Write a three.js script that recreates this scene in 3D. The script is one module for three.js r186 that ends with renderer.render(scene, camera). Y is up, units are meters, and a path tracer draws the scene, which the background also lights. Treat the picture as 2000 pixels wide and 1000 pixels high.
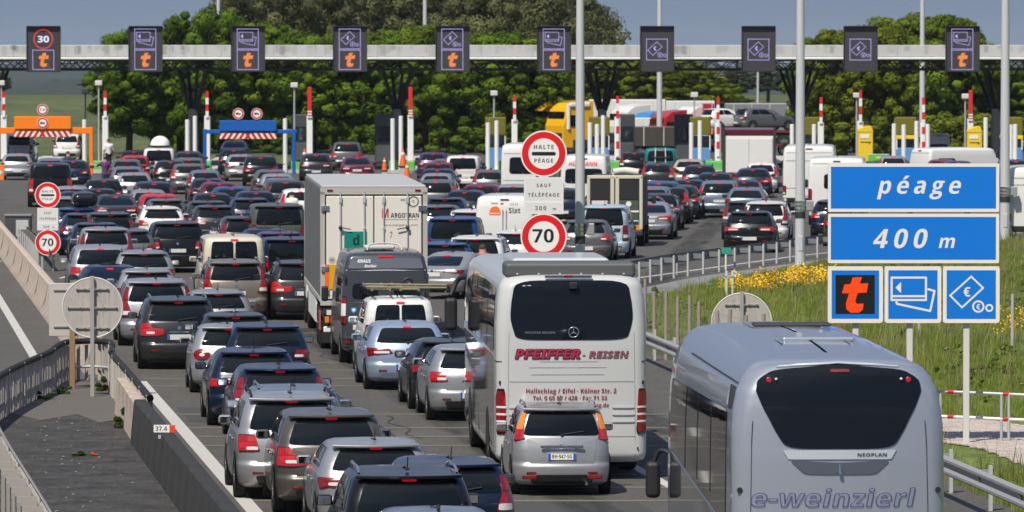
import * as THREE from 'three';
import { RoundedBoxGeometry } from 'three/addons/geometries/RoundedBoxGeometry.js';
import { MarchingCubes } from 'three/addons/objects/MarchingCubes.js';
import * as BGU from 'three/addons/utils/BufferGeometryUtils.js';

// ---------------------------------------------------------------- camera, sky, sun, exposure
const scene = new THREE.Scene();
const HCAM = 7.35, FPX = 12500, HORIZON = 85;            // height of the overpass parapet; long lens
const camera = new THREE.PerspectiveCamera(2 * Math.atan(500 / FPX) * 180 / Math.PI, 2, 1, 20000);
camera.position.set(0, HCAM, 0);
camera.rotation.x = -Math.atan((500 - HORIZON) / FPX);
camera.focus = 108; camera.userData.fStop = 7;
const SUN_AZ = 27, SUN_EL = 54;                          // behind the camera, a little to the left
const sunDir = new THREE.Vector3(-Math.sin(SUN_AZ * Math.PI / 180) * Math.cos(SUN_EL * Math.PI / 180), Math.sin(SUN_EL * Math.PI / 180), Math.cos(SUN_AZ * Math.PI / 180) * Math.cos(SUN_EL * Math.PI / 180));
function makeSky() {
  const W = 512, H = 256, d = new Float32Array(W * H * 4);
  const noise = (x, y) => { const h = (i, j) => { const s = Math.sin(i * 127.1 + j * 311.7) * 43758.5453; return s - Math.floor(s); }; const i = Math.floor(x), j = Math.floor(y), u = x - i, v = y - j, a = u * u * (3 - 2 * u), b = v * v * (3 - 2 * v); return (h(i, j) * (1 - a) + h(i + 1, j) * a) * (1 - b) + (h(i, j + 1) * (1 - a) + h(i + 1, j + 1) * a) * b; };
  for (let r = 0; r < H; r++) for (let c = 0; c < W; c++) {
    const el = ((r + 0.5) / H - 0.5) * Math.PI, az = ((c + 0.5) / W - 0.5) * 2 * Math.PI, y = Math.sin(el);
    const dx = Math.cos(az) * Math.cos(el), dz = Math.sin(az) * Math.cos(el);
    const t = Math.pow(Math.max(0, y), 0.45);
    let R = 0.225 * (1 - t) + 0.045 * t, G = 0.284 * (1 - t) + 0.115 * t, B = 0.375 * (1 - t) + 0.31 * t;
    const k = 0.55 / (Math.max(y, 0.05) + 0.12), n = noise(dx * k * 2 + 9, dz * k * 2 + 4) * 0.55 + noise(dx * k * 5 + 2, dz * k * 5) * 0.3 + noise(dx * k * 11, dz * k * 11) * 0.15;
    const cl = Math.min(1, Math.max(0, (n - 0.5) / 0.22)) * Math.min(1, Math.max(0, (y - 0.12) / 0.25)) * 0.38;   // scattered fair-weather cloud
    const cosS = dx * sunDir.x + y * sunDir.y + dz * sunDir.z, glow = 0.35 * Math.pow(Math.max(0, cosS), 12);
    R += glow; G += glow; B += glow;
    R += (0.95 - R) * cl; G += (0.97 - G) * cl; B += (1.0 - B) * cl;
    const o = (r * W + c) * 4; d[o] = R; d[o + 1] = G; d[o + 2] = B; d[o + 3] = 1;
  }
  const t = new THREE.DataTexture(d, W, H, THREE.RGBAFormat, THREE.FloatType);
  t.mapping = THREE.EquirectangularReflectionMapping; t.magFilter = THREE.LinearFilter; t.minFilter = THREE.LinearFilter; t.needsUpdate = true;
  return t;
}
scene.background = makeSky(); scene.environment = scene.background;
const sun = new THREE.DirectionalLight(new THREE.Color(1, 0.95, 0.83), 5.0);
sun.position.copy(sunDir).multiplyScalar(400).add(new THREE.Vector3(0, 0, -220));
sun.target.position.set(0, 0, -220); scene.add(sun, sun.target);
sun.castShadow = true; sun.shadow.mapSize.set(4096, 4096);
Object.assign(sun.shadow.camera, { left: -160, right: 160, top: 260, bottom: -260, near: 10, far: 1200 });
scene.fog = new THREE.FogExp2(new THREE.Color(0.75, 0.82, 0.92), 0.00004);
const renderer = new THREE.WebGLRenderer({ antialias: true });
renderer.setSize(1024, 512); renderer.shadowMap.enabled = true;
renderer.toneMapping = THREE.LinearToneMapping; renderer.toneMappingExposure = 1;

// ---------------------------------------------------------------- helpers
let seed = 12345;
const rnd = () => { seed = (seed + 0x6d2b79f5) | 0; let t = Math.imul(seed ^ (seed >>> 15), 1 | seed); t = (t + Math.imul(t ^ (t >>> 7), 61 | t)) ^ t; return ((t ^ (t >>> 14)) >>> 0) / 4294967296; };
const rr = (a, b) => a + (b - a) * rnd();
const V = (x, y, z) => new THREE.Vector3(x, y, z);
const R = (d) => d * Math.PI / 180;
const clamp = (x, a, b) => Math.min(b, Math.max(a, x));
const lerp = (a, b, t) => a + (b - a) * t;
const used = {};
function numbered(n) { used[n] = (used[n] || 0) + 1; return used[n] === 1 ? n : n + '_' + String(used[n] - 1).padStart(3, '0'); }
// where a thing stands: distance D along the road and offset x; a ground point is found from the survey of the photograph
const dist = (sc) => FPX / sc;                            // sc: pixels per metre in the photograph
const gx = (px, D) => (px - 1000) * D / FPX;
const gD = (py) => FPX * HCAM / (py - HORIZON);
const ground = (px, py) => { const D = gD(py); return [gx(px, D), D]; };
const hAt = (py, D) => HCAM - (py - HORIZON) * D / FPX;
function std(r, g, b, rough = 0.7, metal = 0, extra = {}) {
  const m = new THREE.MeshStandardMaterial({ roughness: rough, metalness: metal, ...extra }); m.color.setRGB(r, g, b); return m;
}
function phys(r, g, b, o) { const m = new THREE.MeshPhysicalMaterial(o); m.color.setRGB(r, g, b); return m; }
function mesh(name, geo, mat, parent, label) {
  const m = new THREE.Mesh(Array.isArray(geo) ? merge(geo) : geo, mat);
  m.name = parent === scene ? numbered(name) : name; m.castShadow = m.receiveShadow = true;
  if (label) m.userData.label = label;
  parent.add(m); return m;
}
function thing(name, label, category, x, D, turn = 0, group, y = 0) {
  const o = new THREE.Group(); o.name = numbered(name); scene.add(o);
  o.position.set(x, y, -D); o.rotation.y = turn; o.userData = { label, category };
  if (group) o.userData.group = group;
  return o;
}
function struct(name, geo, mat) { const m = mesh(name, geo, mat, scene); m.userData.kind = 'structure'; return m; }
function merge(list) {
  const a = list.map((g) => { let q = g.index ? g.toNonIndexed() : g; for (const k of Object.keys(q.attributes)) if (!['position', 'normal', 'uv'].includes(k)) q.deleteAttribute(k); if (!q.attributes.uv) q.setAttribute('uv', new THREE.BufferAttribute(new Float32Array(q.attributes.position.count * 2), 2)); return q; });
  return BGU.mergeGeometries(a);
}
const box = (w, h, d, x = 0, y = 0, z = 0) => new THREE.BoxGeometry(w, h, d).translate(x, y, z);
const rbox = (w, h, d, r, x = 0, y = 0, z = 0) => new RoundedBoxGeometry(w, h, d, 2, r).translate(x, y, z);
const cyl = (r0, r1, h, n, x = 0, y = 0, z = 0) => new THREE.CylinderGeometry(r0, r1, h, n).translate(x, y, z);
function bar(a, b, r, n = 8, r2 = r) {
  const d = b.clone().sub(a), L = d.length(), g = new THREE.CylinderGeometry(r2, r, L, n);
  g.applyQuaternion(new THREE.Quaternion().setFromUnitVectors(V(0, 1, 0), d.normalize())); g.translate((a.x + b.x) / 2, (a.y + b.y) / 2, (a.z + b.z) / 2); return g;
}
const tube = (pts, r, n = 24, k = 6) => new THREE.TubeGeometry(new THREE.CatmullRomCurve3(pts), n, r, k);
function canvasTex(w, h, draw, srgb = true) {
  const c = document.createElement('canvas'); c.width = w; c.height = h; const x = c.getContext('2d'); draw(x, w, h);
  const t = new THREE.CanvasTexture(c); if (srgb) t.colorSpace = THREE.SRGBColorSpace; t.needsUpdate = true; return t;
}
function spaced(x, s, cx, y, gap) {          // letter-spaced text centred on cx
  let w = 0; for (const ch of s) w += x.measureText(ch).width + gap; w -= gap; let p = cx - w / 2;
  for (const ch of s) { x.fillText(ch, p, y); p += x.measureText(ch).width + gap; }
}
function fitText(x, s, cx, y, w, h, font) {  // text stretched to a given width and cap height
  x.font = font.replace('#', '100'); const tw = x.measureText(s).width; x.save(); x.translate(cx, y); x.scale(w / tw, h / 73); x.textAlign = 'center'; x.fillText(s, 0, 0); x.restore(); x.textAlign = 'left';
}
// value noise textures for grounds (colour in sRGB bytes, tileable)
function noiseTex(size, cells, tone, rep) {
  const lat = cells.map(([n]) => Array.from({ length: n * n }, () => rnd()));
  const d = new Uint8Array(size * size * 4);
  for (let y = 0; y < size; y++) for (let x = 0; x < size; x++) {
    let s = 0; cells.forEach(([n, amp], k) => { const fx = x / size * n, fy = y / size * n, i = Math.floor(fx), j = Math.floor(fy), u = fx - i, v = fy - j, a = u * u * (3 - 2 * u), b = v * v * (3 - 2 * v), L = lat[k], g = (p, q) => L[((q + n) % n) * n + (p + n) % n]; s += amp * ((g(i, j) * (1 - a) + g(i + 1, j) * a) * (1 - b) + (g(i, j + 1) * (1 - a) + g(i + 1, j + 1) * a) * b - 0.5); });
    const c = tone(s, x, y), o = (y * size + x) * 4; d[o] = c[0]; d[o + 1] = c[1]; d[o + 2] = c[2]; d[o + 3] = 255;
  }
  const t = new THREE.DataTexture(d, size, size); t.wrapS = t.wrapT = THREE.RepeatWrapping; t.magFilter = THREE.LinearFilter; t.colorSpace = THREE.SRGBColorSpace; t.needsUpdate = true;
  if (rep) t.repeat.set(rep, rep); return t;
}
function sheet(pts, y, uvScale = 1) {        // flat polygon on the ground, pts in (x, D), uv in metres * uvScale
  const s = new THREE.Shape(pts.map(([x, D]) => new THREE.Vector2(x, D))), g = new THREE.ShapeGeometry(s), p = g.attributes.position, uv = g.attributes.uv;
  for (let i = 0; i < p.count; i++) { const x = p.getX(i), D = p.getY(i); p.setXYZ(i, x, y, -D); uv.setXY(i, x * uvScale, D * uvScale); }
  g.computeVertexNormals(); const n = g.attributes.normal; for (let i = 0; i < n.count; i++) n.setXYZ(i, 0, 1, 0);
  if (g.index) { const a = g.index.array; const v = (k) => V().fromBufferAttribute(p, k); if (a.length && v(a[1]).sub(v(a[0])).cross(v(a[2]).sub(v(a[0]))).y < 0) for (let i = 0; i < a.length; i += 3) { const t = a[i]; a[i] = a[i + 1]; a[i + 1] = t; } }
  return g;
}
const M = {
  steel: std(0.42, 0.43, 0.44, 0.45, 0.7), galv: std(0.5, 0.51, 0.52, 0.55, 0.35), white: std(0.78, 0.78, 0.76, 0.5), black: std(0.015, 0.015, 0.017, 0.55), rubber: std(0.012, 0.012, 0.013, 0.85),
  concrete: std(0.42, 0.38, 0.34, 0.9), dark: std(0.03, 0.03, 0.033, 0.6), red: std(0.5, 0.015, 0.015, 0.45), orange: std(0.85, 0.16, 0.0, 0.5), blue: std(0.0, 0.09, 0.36, 0.5), chrome: std(0.75, 0.75, 0.76, 0.12, 1),
};
// ---------------------------------------------------------------- ground, roads, markings
const leftEdge = (D) => -4.15 - 0.104 * (D - 100);                    // left white line of the carriageway
const medianX = (D) => -6.7 - 0.104 * (D - 118);                      // line of the concrete median
const EDGE = [[40, 12.5], [60, 10.7], [100, 7.2], [146, 3.15], [168, 1.25], [178, 0.9], [185, 1.75], [193, 3.25], [200.6, 4.8], [209, 7.2], [221, 10.6], [235, 15.6], [247, 20], [262, 26], [290, 38], [330, 56]];
const edgeCurve = new THREE.CatmullRomCurve3(EDGE.map(([D, x]) => V(x, 0, -D)), false, 'centripetal');
const edgeX = (D) => { for (let i = 0; i < EDGE.length - 1; i++) if (D <= EDGE[i + 1][0]) return lerp(EDGE[i][1], EDGE[i + 1][1], clamp((D - EDGE[i][0]) / (EDGE[i + 1][0] - EDGE[i][0]), 0, 1)); return 60; };

const grassTex = noiseTex(512, [[8, 0.5], [32, 0.5], [96, 0.6], [256, 0.8]], (s) => { const k = 1 + s * 0.55; return [84 * k, 100 * k, 34 * k]; });
const asphaltTex = noiseTex(512, [[5, 0.18], [17, 0.16], [64, 0.14], [256, 0.45]], (s) => { const k = 1 + s * 0.42; return [79 * k, 76 * k, 72 * k]; });
asphaltTex.repeat.set(0.11, 0.045); grassTex.repeat.set(0.12, 0.05);
const gravelTex = noiseTex(512, [[7, 0.5], [40, 0.5], [128, 0.5], [256, 0.7]], (s) => { const k = 1 + s * 0.9; return [54 * k, 52 * k, 51 * k]; });
gravelTex.repeat.set(0.35, 0.3);
const fieldTex = noiseTex(512, [[6, 0.5], [24, 0.5], [90, 0.5], [256, 0.5]], (s) => { const k = 1 + s * 0.4; return [76 * k, 84 * k, 40 * k]; });
fieldTex.repeat.set(0.03, 0.006);
const concTex = noiseTex(256, [[4, 0.4], [16, 0.4], [64, 0.4], [128, 0.4]], (s) => { const k = 1 + s * 0.35; return [184 * k, 168 * k, 154 * k]; });
const sootTex = noiseTex(256, [[3, 0.6], [9, 0.5], [40, 0.4], [128, 0.4]], (s) => { const k = 1 + s * 0.6; return [44 * k, 43 * k, 42 * k]; });
M.grass = std(1, 1, 1, 0.95, 0, { map: grassTex });
M.field = std(1, 1, 1, 0.95, 0, { map: fieldTex });
M.asphalt = std(1, 1, 1, 0.88, 0, { map: asphaltTex, bumpMap: asphaltTex, bumpScale: 0.006 });
M.gravel = std(1, 1, 1, 0.95, 0, { map: gravelTex, bumpMap: gravelTex, bumpScale: 0.02 });
M.barrier = std(1, 1, 1, 0.9, 0, { map: concTex });
M.soot = std(1, 1, 1, 0.9, 0, { map: sootTex });
M.paint = std(0.48, 0.46, 0.43, 0.7); M.worn = std(0.155, 0.142, 0.105, 0.85); M.kerb = std(0.45, 0.43, 0.41, 0.85);

struct('grass_ground', sheet([[-400, 20], [400, 20], [400, 400], [-400, 400]], 0, 1), M.grass);
struct('field', (() => { const g = sheet([[-420, 400], [420, 400], [420, 870], [-420, 870]], 0.0, 1); return g; })(), M.field);
{ // the field ends in a low grassy crest, then the land falls away to far woods
  const g = new THREE.PlaneGeometry(1400, 60, 120, 6).rotateX(-Math.PI / 2), p = g.attributes.position;
  for (let i = 0; i < p.count; i++) { const x = p.getX(i), z = p.getZ(i), t = (30 - z) / 60; p.setY(i, 0.05 * Math.sin(Math.min(1, t * 2) * Math.PI / 2) - 14 * Math.max(0, t - 0.5) + 0.12 * Math.sin(x * 0.06) * Math.min(1, t * 2)); }
  g.translate(0, 0.02, -895); g.computeVertexNormals(); struct('field_crest', g, M.field);
}
{
  const g = new THREE.PlaneGeometry(1800, 3600, 220, 150).rotateX(-Math.PI / 2), p = g.attributes.position;
  for (let i = 0; i < p.count; i++) { const x = p.getX(i), z = p.getZ(i); p.setY(i, -11 + 4 * Math.sin(x * 0.011 + z * 0.003) + 3 * Math.sin(x * 0.043 + 2 + z * 0.01) + rr(-2.6, 2.6)); }
  g.translate(0, 0, -2850); g.computeVertexNormals();
  const m = mesh('far_woodland', g, std(0.028, 0.043, 0.036, 1), scene); m.userData = { kind: 'stuff', label: 'blue hazy woodland far beyond the field', category: 'woodland' };
}
{ // main carriageway, widening to the plaza
  const pts = []; for (let i = 0; i <= 120; i++) { const q = edgeCurve.getPoint(i / 120); pts.push([q.x + 0.9, -q.z]); }
  pts.push([90, 380], [90, 470], [-12, 470], [-14, 400], [-60, 400], [-60, 340], [-45, 240], [-26, 40]);
  struct('road', sheet(pts, 0.006, 1), M.asphalt);
}
const ribbon = (f, D0, D1, w, y, n = 40) => { const a = [], b = []; for (let i = 0; i <= n; i++) { const D = lerp(D0, D1, i / n); a.push([f(D), D]); b.unshift([f(D) + w, D]); } return sheet(a.concat(b), y); };
{
  const g = [ribbon(leftEdge, 50, 139, 0.26, 0.012), ribbon((D) => medianX(D) - 1.3, 141, 330, 0.22, 0.012), ribbon((D) => leftEdge(D) + 7.3, 50, 168, 0.2, 0.012)];
  for (let D = 55; D < 170; D += 13) g.push(ribbon((d) => leftEdge(d) + 3.75, D, D + 3, 0.16, 0.012, 4));
  for (let k = 0; k < 6; k++) for (let D = 200; D < 330; D += 13) g.push(ribbon((d) => 2.5 + (d - 205) * 0.06 - k * 4.1, D, D + 3, 0.15, 0.012, 4));
  g.push(ribbon((D) => edgeX(D) - 0.9, 182, 262, 0.2, 0.012, 60));
  struct('road_marking', merge(g), M.paint);
  const t = []; for (const D of [102.5, 105.6, 108.8, 116.6, 119.3, 122, 126.5, 137, 140, 143.6, 147, 158, 162]) t.push(ribbon((d) => leftEdge(d) + 0.25, D, D + 0.3, 10.6 - Math.max(0, (D - 130) * 0.012), 0.011, 2));
  { // oily wheel tracks, tar joints and patches
    const st = canvasTex(64, 1024, (x) => { for (let i = 0; i < 420; i++) { const a = rnd() * 1024, l = 20 + rnd() * 160; x.fillStyle = `rgba(14,13,13,${0.015 + rnd() * 0.035})`; const c = 32 + (rnd() - 0.5) * 34; x.fillRect(c - 2 - rnd() * 5, a, 3 + rnd() * 9, l); } });
    st.wrapT = THREE.RepeatWrapping; const sm = std(1, 1, 1, 0.7, 0, { map: st, transparent: true }), sg = [];
    const strip = (f, D0, D1, w) => { const n = 30, pos = [], uv = [], idx = []; for (let i = 0; i <= n; i++) { const D = lerp(D0, D1, i / n); for (const s of [0, 1]) { pos.push(f(D) + s * w, 0.0105, -D); uv.push(s, D / 24); } } for (let i = 0; i < n; i++) { const a = i * 2; idx.push(a, a + 1, a + 2, a + 1, a + 3, a + 2); } const g = new THREE.BufferGeometry(); g.setAttribute('position', new THREE.Float32BufferAttribute(pos, 3)); g.setAttribute('uv', new THREE.Float32BufferAttribute(uv, 2)); g.setIndex(idx); g.computeVertexNormals(); return g; };
    for (const o of [1.0, 4.7, 8.6]) sg.push(strip((D) => leftEdge(D) + o, 50, 165, 1.6)); for (let k = 0; k < 5; k++) sg.push(strip((D) => 0.6 + (D - 205) * 0.06 - k * 4.1 + 3.4, 190, 340, 1.8));
    struct('road_stain', merge(sg), sm);
    const jt = [ribbon((D) => leftEdge(D) + 3.95, 50, 168, 0.05, 0.0115, 60), ribbon((D) => leftEdge(D) + 7.75, 50, 168, 0.06, 0.0115, 60)]; for (let i = 0; i < 9; i++) { const D0 = rr(95, 160), x = rr(0.5, 9), p = rr(-0.03, 0.03); jt.push(ribbon((D) => leftEdge(D) + x + (D - D0) * p + 0.12 * Math.sin(D * 1.7 + i), D0, D0 + rr(3, 9), 0.035, 0.0118, 14)); }
    struct('tar_joint', merge(jt), std(0.02, 0.02, 0.02, 0.6));
    struct('road_patch', merge([[98, 103, 4.2, 2.2], [124, 129, 0.4, 1.7], [134, 142, 5.4, 2.4], [150, 154, 7.9, 1.9]].map(([a, b, o, w]) => ribbon((D) => leftEdge(D) + o, a, b, w, 0.0095, 4))), std(0.055, 0.054, 0.053, 0.9));
  }
  struct('rumble_marking', merge(t), M.worn);
}
// gore between the two carriageways
struct('gore_pavement', sheet([[-8.2, 88], [medianX(88) - 0.3, 88], [medianX(118) - 0.3, 118], [-9.0, 139], [-9.7, 139.5], [-10.1, 124], [-9.7, 118]], 0.012), M.gravel);
struct('gore_earth', (() => { const g = sheet([[-9.95, 127], [-9.2, 124.5], [-8.6, 126.5], [-8.0, 123.8], [-7.5, 125.2], [-7.75, 129], [-9.0, 138.6], [-9.7, 139], [-9.9, 132]], 0.016); return g; })(), std(0.105, 0.094, 0.085, 0.95));
{ // verge strip behind the far crash barrier
  const a = [], b = []; for (let i = 0; i <= 60; i++) { const D = lerp(183, 262, i / 60); a.push([edgeX(D) + 0.85, D]); b.unshift([edgeX(D) + 2.4, D]); }
  struct('verge_strip', sheet(a.concat(b), 0.012), std(0.2, 0.2, 0.2, 0.9));
}

// ---------------------------------------------------------------- barriers
function wallProfile(path, prof) {            // sweep a closed cross-section [[side, up], ...] along path [[x, D], ...]
  const n = path.length, m = prof.length, pos = [], uv = [], idx = [];
  for (let i = 0; i < n; i++) {
    const a = path[Math.max(0, i - 1)], b = path[Math.min(n - 1, i + 1)], dx = b[0] - a[0], dD = b[1] - a[1], L = Math.hypot(dx, dD), sx = dD / L, sz = dx / L;
    for (let j = 0; j <= m; j++) { const [s, u] = prof[j % m]; pos.push(path[i][0] + s * sx, u, -(path[i][1]) + s * sz); uv.push(path[i][1] * 0.5, j * 0.3); }
  }
  const k = m + 1; for (let i = 0; i < n - 1; i++) for (let j = 0; j < m; j++) { const p = i * k + j; idx.push(p, p + 1, p + k, p + 1, p + k + 1, p + k); }
  for (const i of [0, n - 1]) for (let j = 1; j < m - 1; j++) idx.push(i * k, i * k + j, i * k + j + 1);
  let g = new THREE.BufferGeometry(); g.setAttribute('position', new THREE.Float32BufferAttribute(pos, 3)); g.setAttribute('uv', new THREE.Float32BufferAttribute(uv, 2)); g.setIndex(idx);
  g = BGU.toCreasedNormals(g, 0.5); return g;
}
const NJ = [[-0.3, 0], [-0.3, 0.08], [-0.17, 0.33], [-0.1, 0.82], [-0.06, 0.85], [0.06, 0.85], [0.1, 0.82], [0.17, 0.33], [0.3, 0.08], [0.3, 0]];
{ // concrete median between the two directions
  const t = thing('median_barrier', 'long pale concrete median wall running from the sign gore to the toll plaza', 'barrier', 0, 0);
  for (let D = 142, k = 0; D < 334; D += 8, k++) mesh('barrier_block', wallProfile([[medianX(D), D], [medianX(D + 7.96), D + 7.96]], NJ), M.barrier, t);
}
{
  const t = thing('parapet_wall', 'dark sooty concrete wall with the white kilometre plate, beside the left lane', 'wall', 0, 0);
  const prof = [[-0.2, 0], [-0.13, 0.78], [-0.1, 0.81], [0.08, 0.81], [0.11, 0.78], [0.17, 0.25], [0.22, 0]];
  for (let D = 80; D < 117; D += 9.4) mesh('wall_block', wallProfile([[medianX(D) - 0.17, D], [medianX(D + 9.37) - 0.17, D + 9.37]], prof), M.soot, t);
  mesh('wall_end', wallProfile([[medianX(117.7) - 0.17, 117.7], [medianX(127) - 0.1, 127]], [[-0.16, 0], [-0.12, 0.72], [0.12, 0.72], [0.16, 0]]), std(1, 1, 1, 0.9, 0, { map: concTex, color: 0xb4a294 }), t);
}
const WB = [[0, 0.42], [0.05, 0.46], [0.05, 0.5], [0, 0.55], [0, 0.6], [0.05, 0.65], [0.05, 0.69], [0, 0.73], [-0.012, 0.73], [0.036, 0.685], [0.036, 0.655], [-0.014, 0.605], [-0.014, 0.545], [0.036, 0.495], [0.036, 0.465], [-0.012, 0.42]];
function crashRail(name, label, path, side, step, mat = M.galv, postMat = M.galvPost) {       // W-beam on spacers and posts
  const t = thing(name, label, 'crash barrier', 0, 0);
  const c = new THREE.CatmullRomCurve3(path.map(([x, D]) => V(x, 0, -D)), false, 'centripetal'), L = c.getLength(), n = Math.ceil(L / 4);
  for (let i = 0; i < n; i++) { const seg = []; for (let k = 0; k <= 4; k++) { const q = c.getPointAt(Math.min(1, (i + k / 4) / n)); seg.push([q.x, -q.z]); } mesh('beam', wallProfile(seg, WB.map(([s, u]) => [s * side, u])), mat, t); }
  const pg = box(0.1, 0.72, 0.055, 0, 0.36, 0), sg = box(0.05, 0.16, 0.34, 0, 0.575, 0);
  for (let s = 0.6; s < L; s += step) { const q = c.getPointAt(s / L), d = c.getTangentAt(s / L), a = Math.atan2(-d.z, d.x); const nx = -side * Math.cos(a - Math.PI / 2), nz = side * Math.sin(a - Math.PI / 2);
    const p = mesh('post', pg, postMat, t); p.position.set(q.x + nx * 0.36, 0, q.z + nz * 0.36); p.rotation.y = a; const k = mesh('spacer', sg, mat, t); k.position.set(q.x + nx * 0.18, 0, q.z + nz * 0.18); k.rotation.y = a; }
  return t;
}
M.galvPost = std(0.48, 0.48, 0.48, 0.6, 0.1);
crashRail('crash_barrier', 'steel crash barrier along the right shoulder beside the coaches', [[11.4, 52], [9.75, 70], [7.2, 100], [5.2, 122.5], [3.15, 146], [1.3, 166]], -1, 4, std(0.34, 0.34, 0.35, 0.6, 0.3));
crashRail('crash_barrier', 'steel crash barrier curving away to the right above the yellow flowers', EDGE.filter(([D]) => D > 176 && D < 265).map(([D, x]) => [x, D]), -1, 2, std(0.2, 0.21, 0.22, 0.6, 0.3));
{ // pale picket guard with black rubber top round the nose of the gore
  const t = thing('picket_guard', 'pale picket guard with a black rubber rail closing the gore below the round sign back', 'guard rail', 0, 0);
  const c = new THREE.CatmullRomCurve3([V(-9.9, 0, -117), V(-10.0, 0, -126), V(-9.75, 0, -134), V(-9.5, 0, -139.5), V(-9.0, 0, -139.6), V(-8.35, 0, -133.5), V(-7.55, 0, -126), V(-6.62, 0, -117)], false, 'centripetal');
  const L = c.getLength(), pk = [];
  for (let s = 0; s < L; s += 0.17) { const q = c.getPointAt(s / L), h = 0.8 + 0.03 * Math.sin(s * 9); pk.push(box(0.075, h, 0.03).rotateY(rr(-0.4, 0.4)).translate(q.x + rr(-0.015, 0.015), h / 2, q.z)); }
  const m = mesh('picket', pk, std(0.4, 0.365, 0.33, 0.85), t); m.userData.kind = 'stuff';
  const top = c.getSpacedPoints(60).map((p) => V(p.x, 0.86, p.z)); mesh('top_rail', tube(top, 0.065, 90, 8), M.rubber, t);
  mesh('lower_rail', tube(c.getSpacedPoints(60).map((p) => V(p.x, 0.3, p.z)), 0.03, 90, 6), M.galv, t);
  const pg = box(0.12, 0.9, 0.12, 0, 0.45, 0); for (let s = 0.5; s < L; s += 3) { const q = c.getPointAt(s / L), p = mesh('post', pg, M.kerb, t); p.position.set(q.x, 0, q.z); }
}
crashRail('crash_barrier', 'weathered steel crash barrier at the lower left edge of the gore', [[-5.6, 82], [-6.55, 90.5], [-8.6, 108], [-9.6, 117]], 1, 2, std(0.36, 0.335, 0.31, 0.75, 0.1), std(0.3, 0.28, 0.25, 0.8));
// ---------------------------------------------------------------- toll plaza
const DP = 372, PX = (px, D = DP) => gx(px, D), PY = (py, D = DP) => hAt(py, D);
{
  const t = thing('toll_canopy', 'long pale flat canopy on dark branching columns across the whole toll plaza', 'canopy', 0, 0);
  const x0 = -37, x1 = 42, xm = (x0 + x1) / 2, w = x1 - x0;
  mesh('roof', box(w, 0.22, 17, xm, 7.02, -(DP + 8.9)), std(0.62, 0.62, 0.61, 0.6), t);
  mesh('fascia', [rbox(w, 0.66, 0.16, 0.03, xm, 6.93, -DP), box(w, 0.04, 0.1, xm, 6.58, -DP - 0.02)], std(0.53, 0.53, 0.53, 0.5), t);
  mesh('gutter', rbox(w, 0.14, 0.24, 0.04, xm, 6.49, -DP + 0.05), std(0.8, 0.8, 0.78, 0.4), t);
  for (let x = x0 + 2; x < x1; x += 3.02) mesh('panel_joint', box(0.022, 0.64, 0.012, x, 6.93, -DP + 0.084), std(0.3, 0.3, 0.3, 0.7), t);
  const cb = []; for (let x = x0 + 1; x < x1 - 6; x += 6) cb.push(tube([V(x, 6.3, -DP - 0.5), V(x + 3, 6.16, -DP - 0.5), V(x + 6, 6.3, -DP - 0.5)], 0.022, 8, 5)); mesh('cable', cb, M.black, t);
  const rs = canvasTex(1024, 32, (c) => { for (let i = 0; i < 240; i++) { c.fillStyle = `rgba(70,62,54,${0.04 + rnd() * 0.13})`; c.fillRect(rnd() * 1024, 0, 1 + rnd() * 4, 6 + rnd() * 26); } });
  mesh('rain_stains', new THREE.PlaneGeometry(w, 0.62).translate(xm, 6.93, -DP + 0.0835), std(1, 1, 1, 0.7, 0, { map: rs, transparent: true }), t);
  const tr = [];
  for (const z of [-DP - 0.9, -DP - 6, -DP - 12]) {
    for (const y of [5.82, 6.38]) tr.push(box(w, 0.12, 0.12, xm, y, z));
    for (let x = x0; x < x1; x += 1.3) tr.push(bar(V(x, 5.82, z), V(x + 0.65, 6.38, z), 0.035, 5), bar(V(x + 0.65, 6.38, z), V(x + 1.3, 5.82, z), 0.035, 5));
  }
  tr.push(box(w, 0.05, 16, xm, 6.72, -DP - 8.5));
  for (let x = x0 + 1; x < x1; x += 3) tr.push(box(0.1, 0.3, 15, x, 6.5, -DP - 8.4));
  mesh('truss', tr, M.dark, t);
  for (const px of [-14, 377, 776, 1176, 1560, 1945]) {
    const x = PX(px, DP + 5), c = mesh('column', cyl(0.26, 0.32, 3.5, 20, x, 1.75, -DP - 5), std(0.3, 0.3, 0.31, 0.8), t);
    for (const [a, b] of [[-0.95, -4], [-0.35, -1.5], [0.35, 1.5], [0.95, 4], [-0.8, 1.5], [0.8, -1.5]]) mesh('strut', bar(V(x + a * 0.2, 3.45, -DP - 5), V(x + a, 5.8, -DP - 5 + b), 0.13, 8, 0.09), M.dark, c);
  }
}
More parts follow.
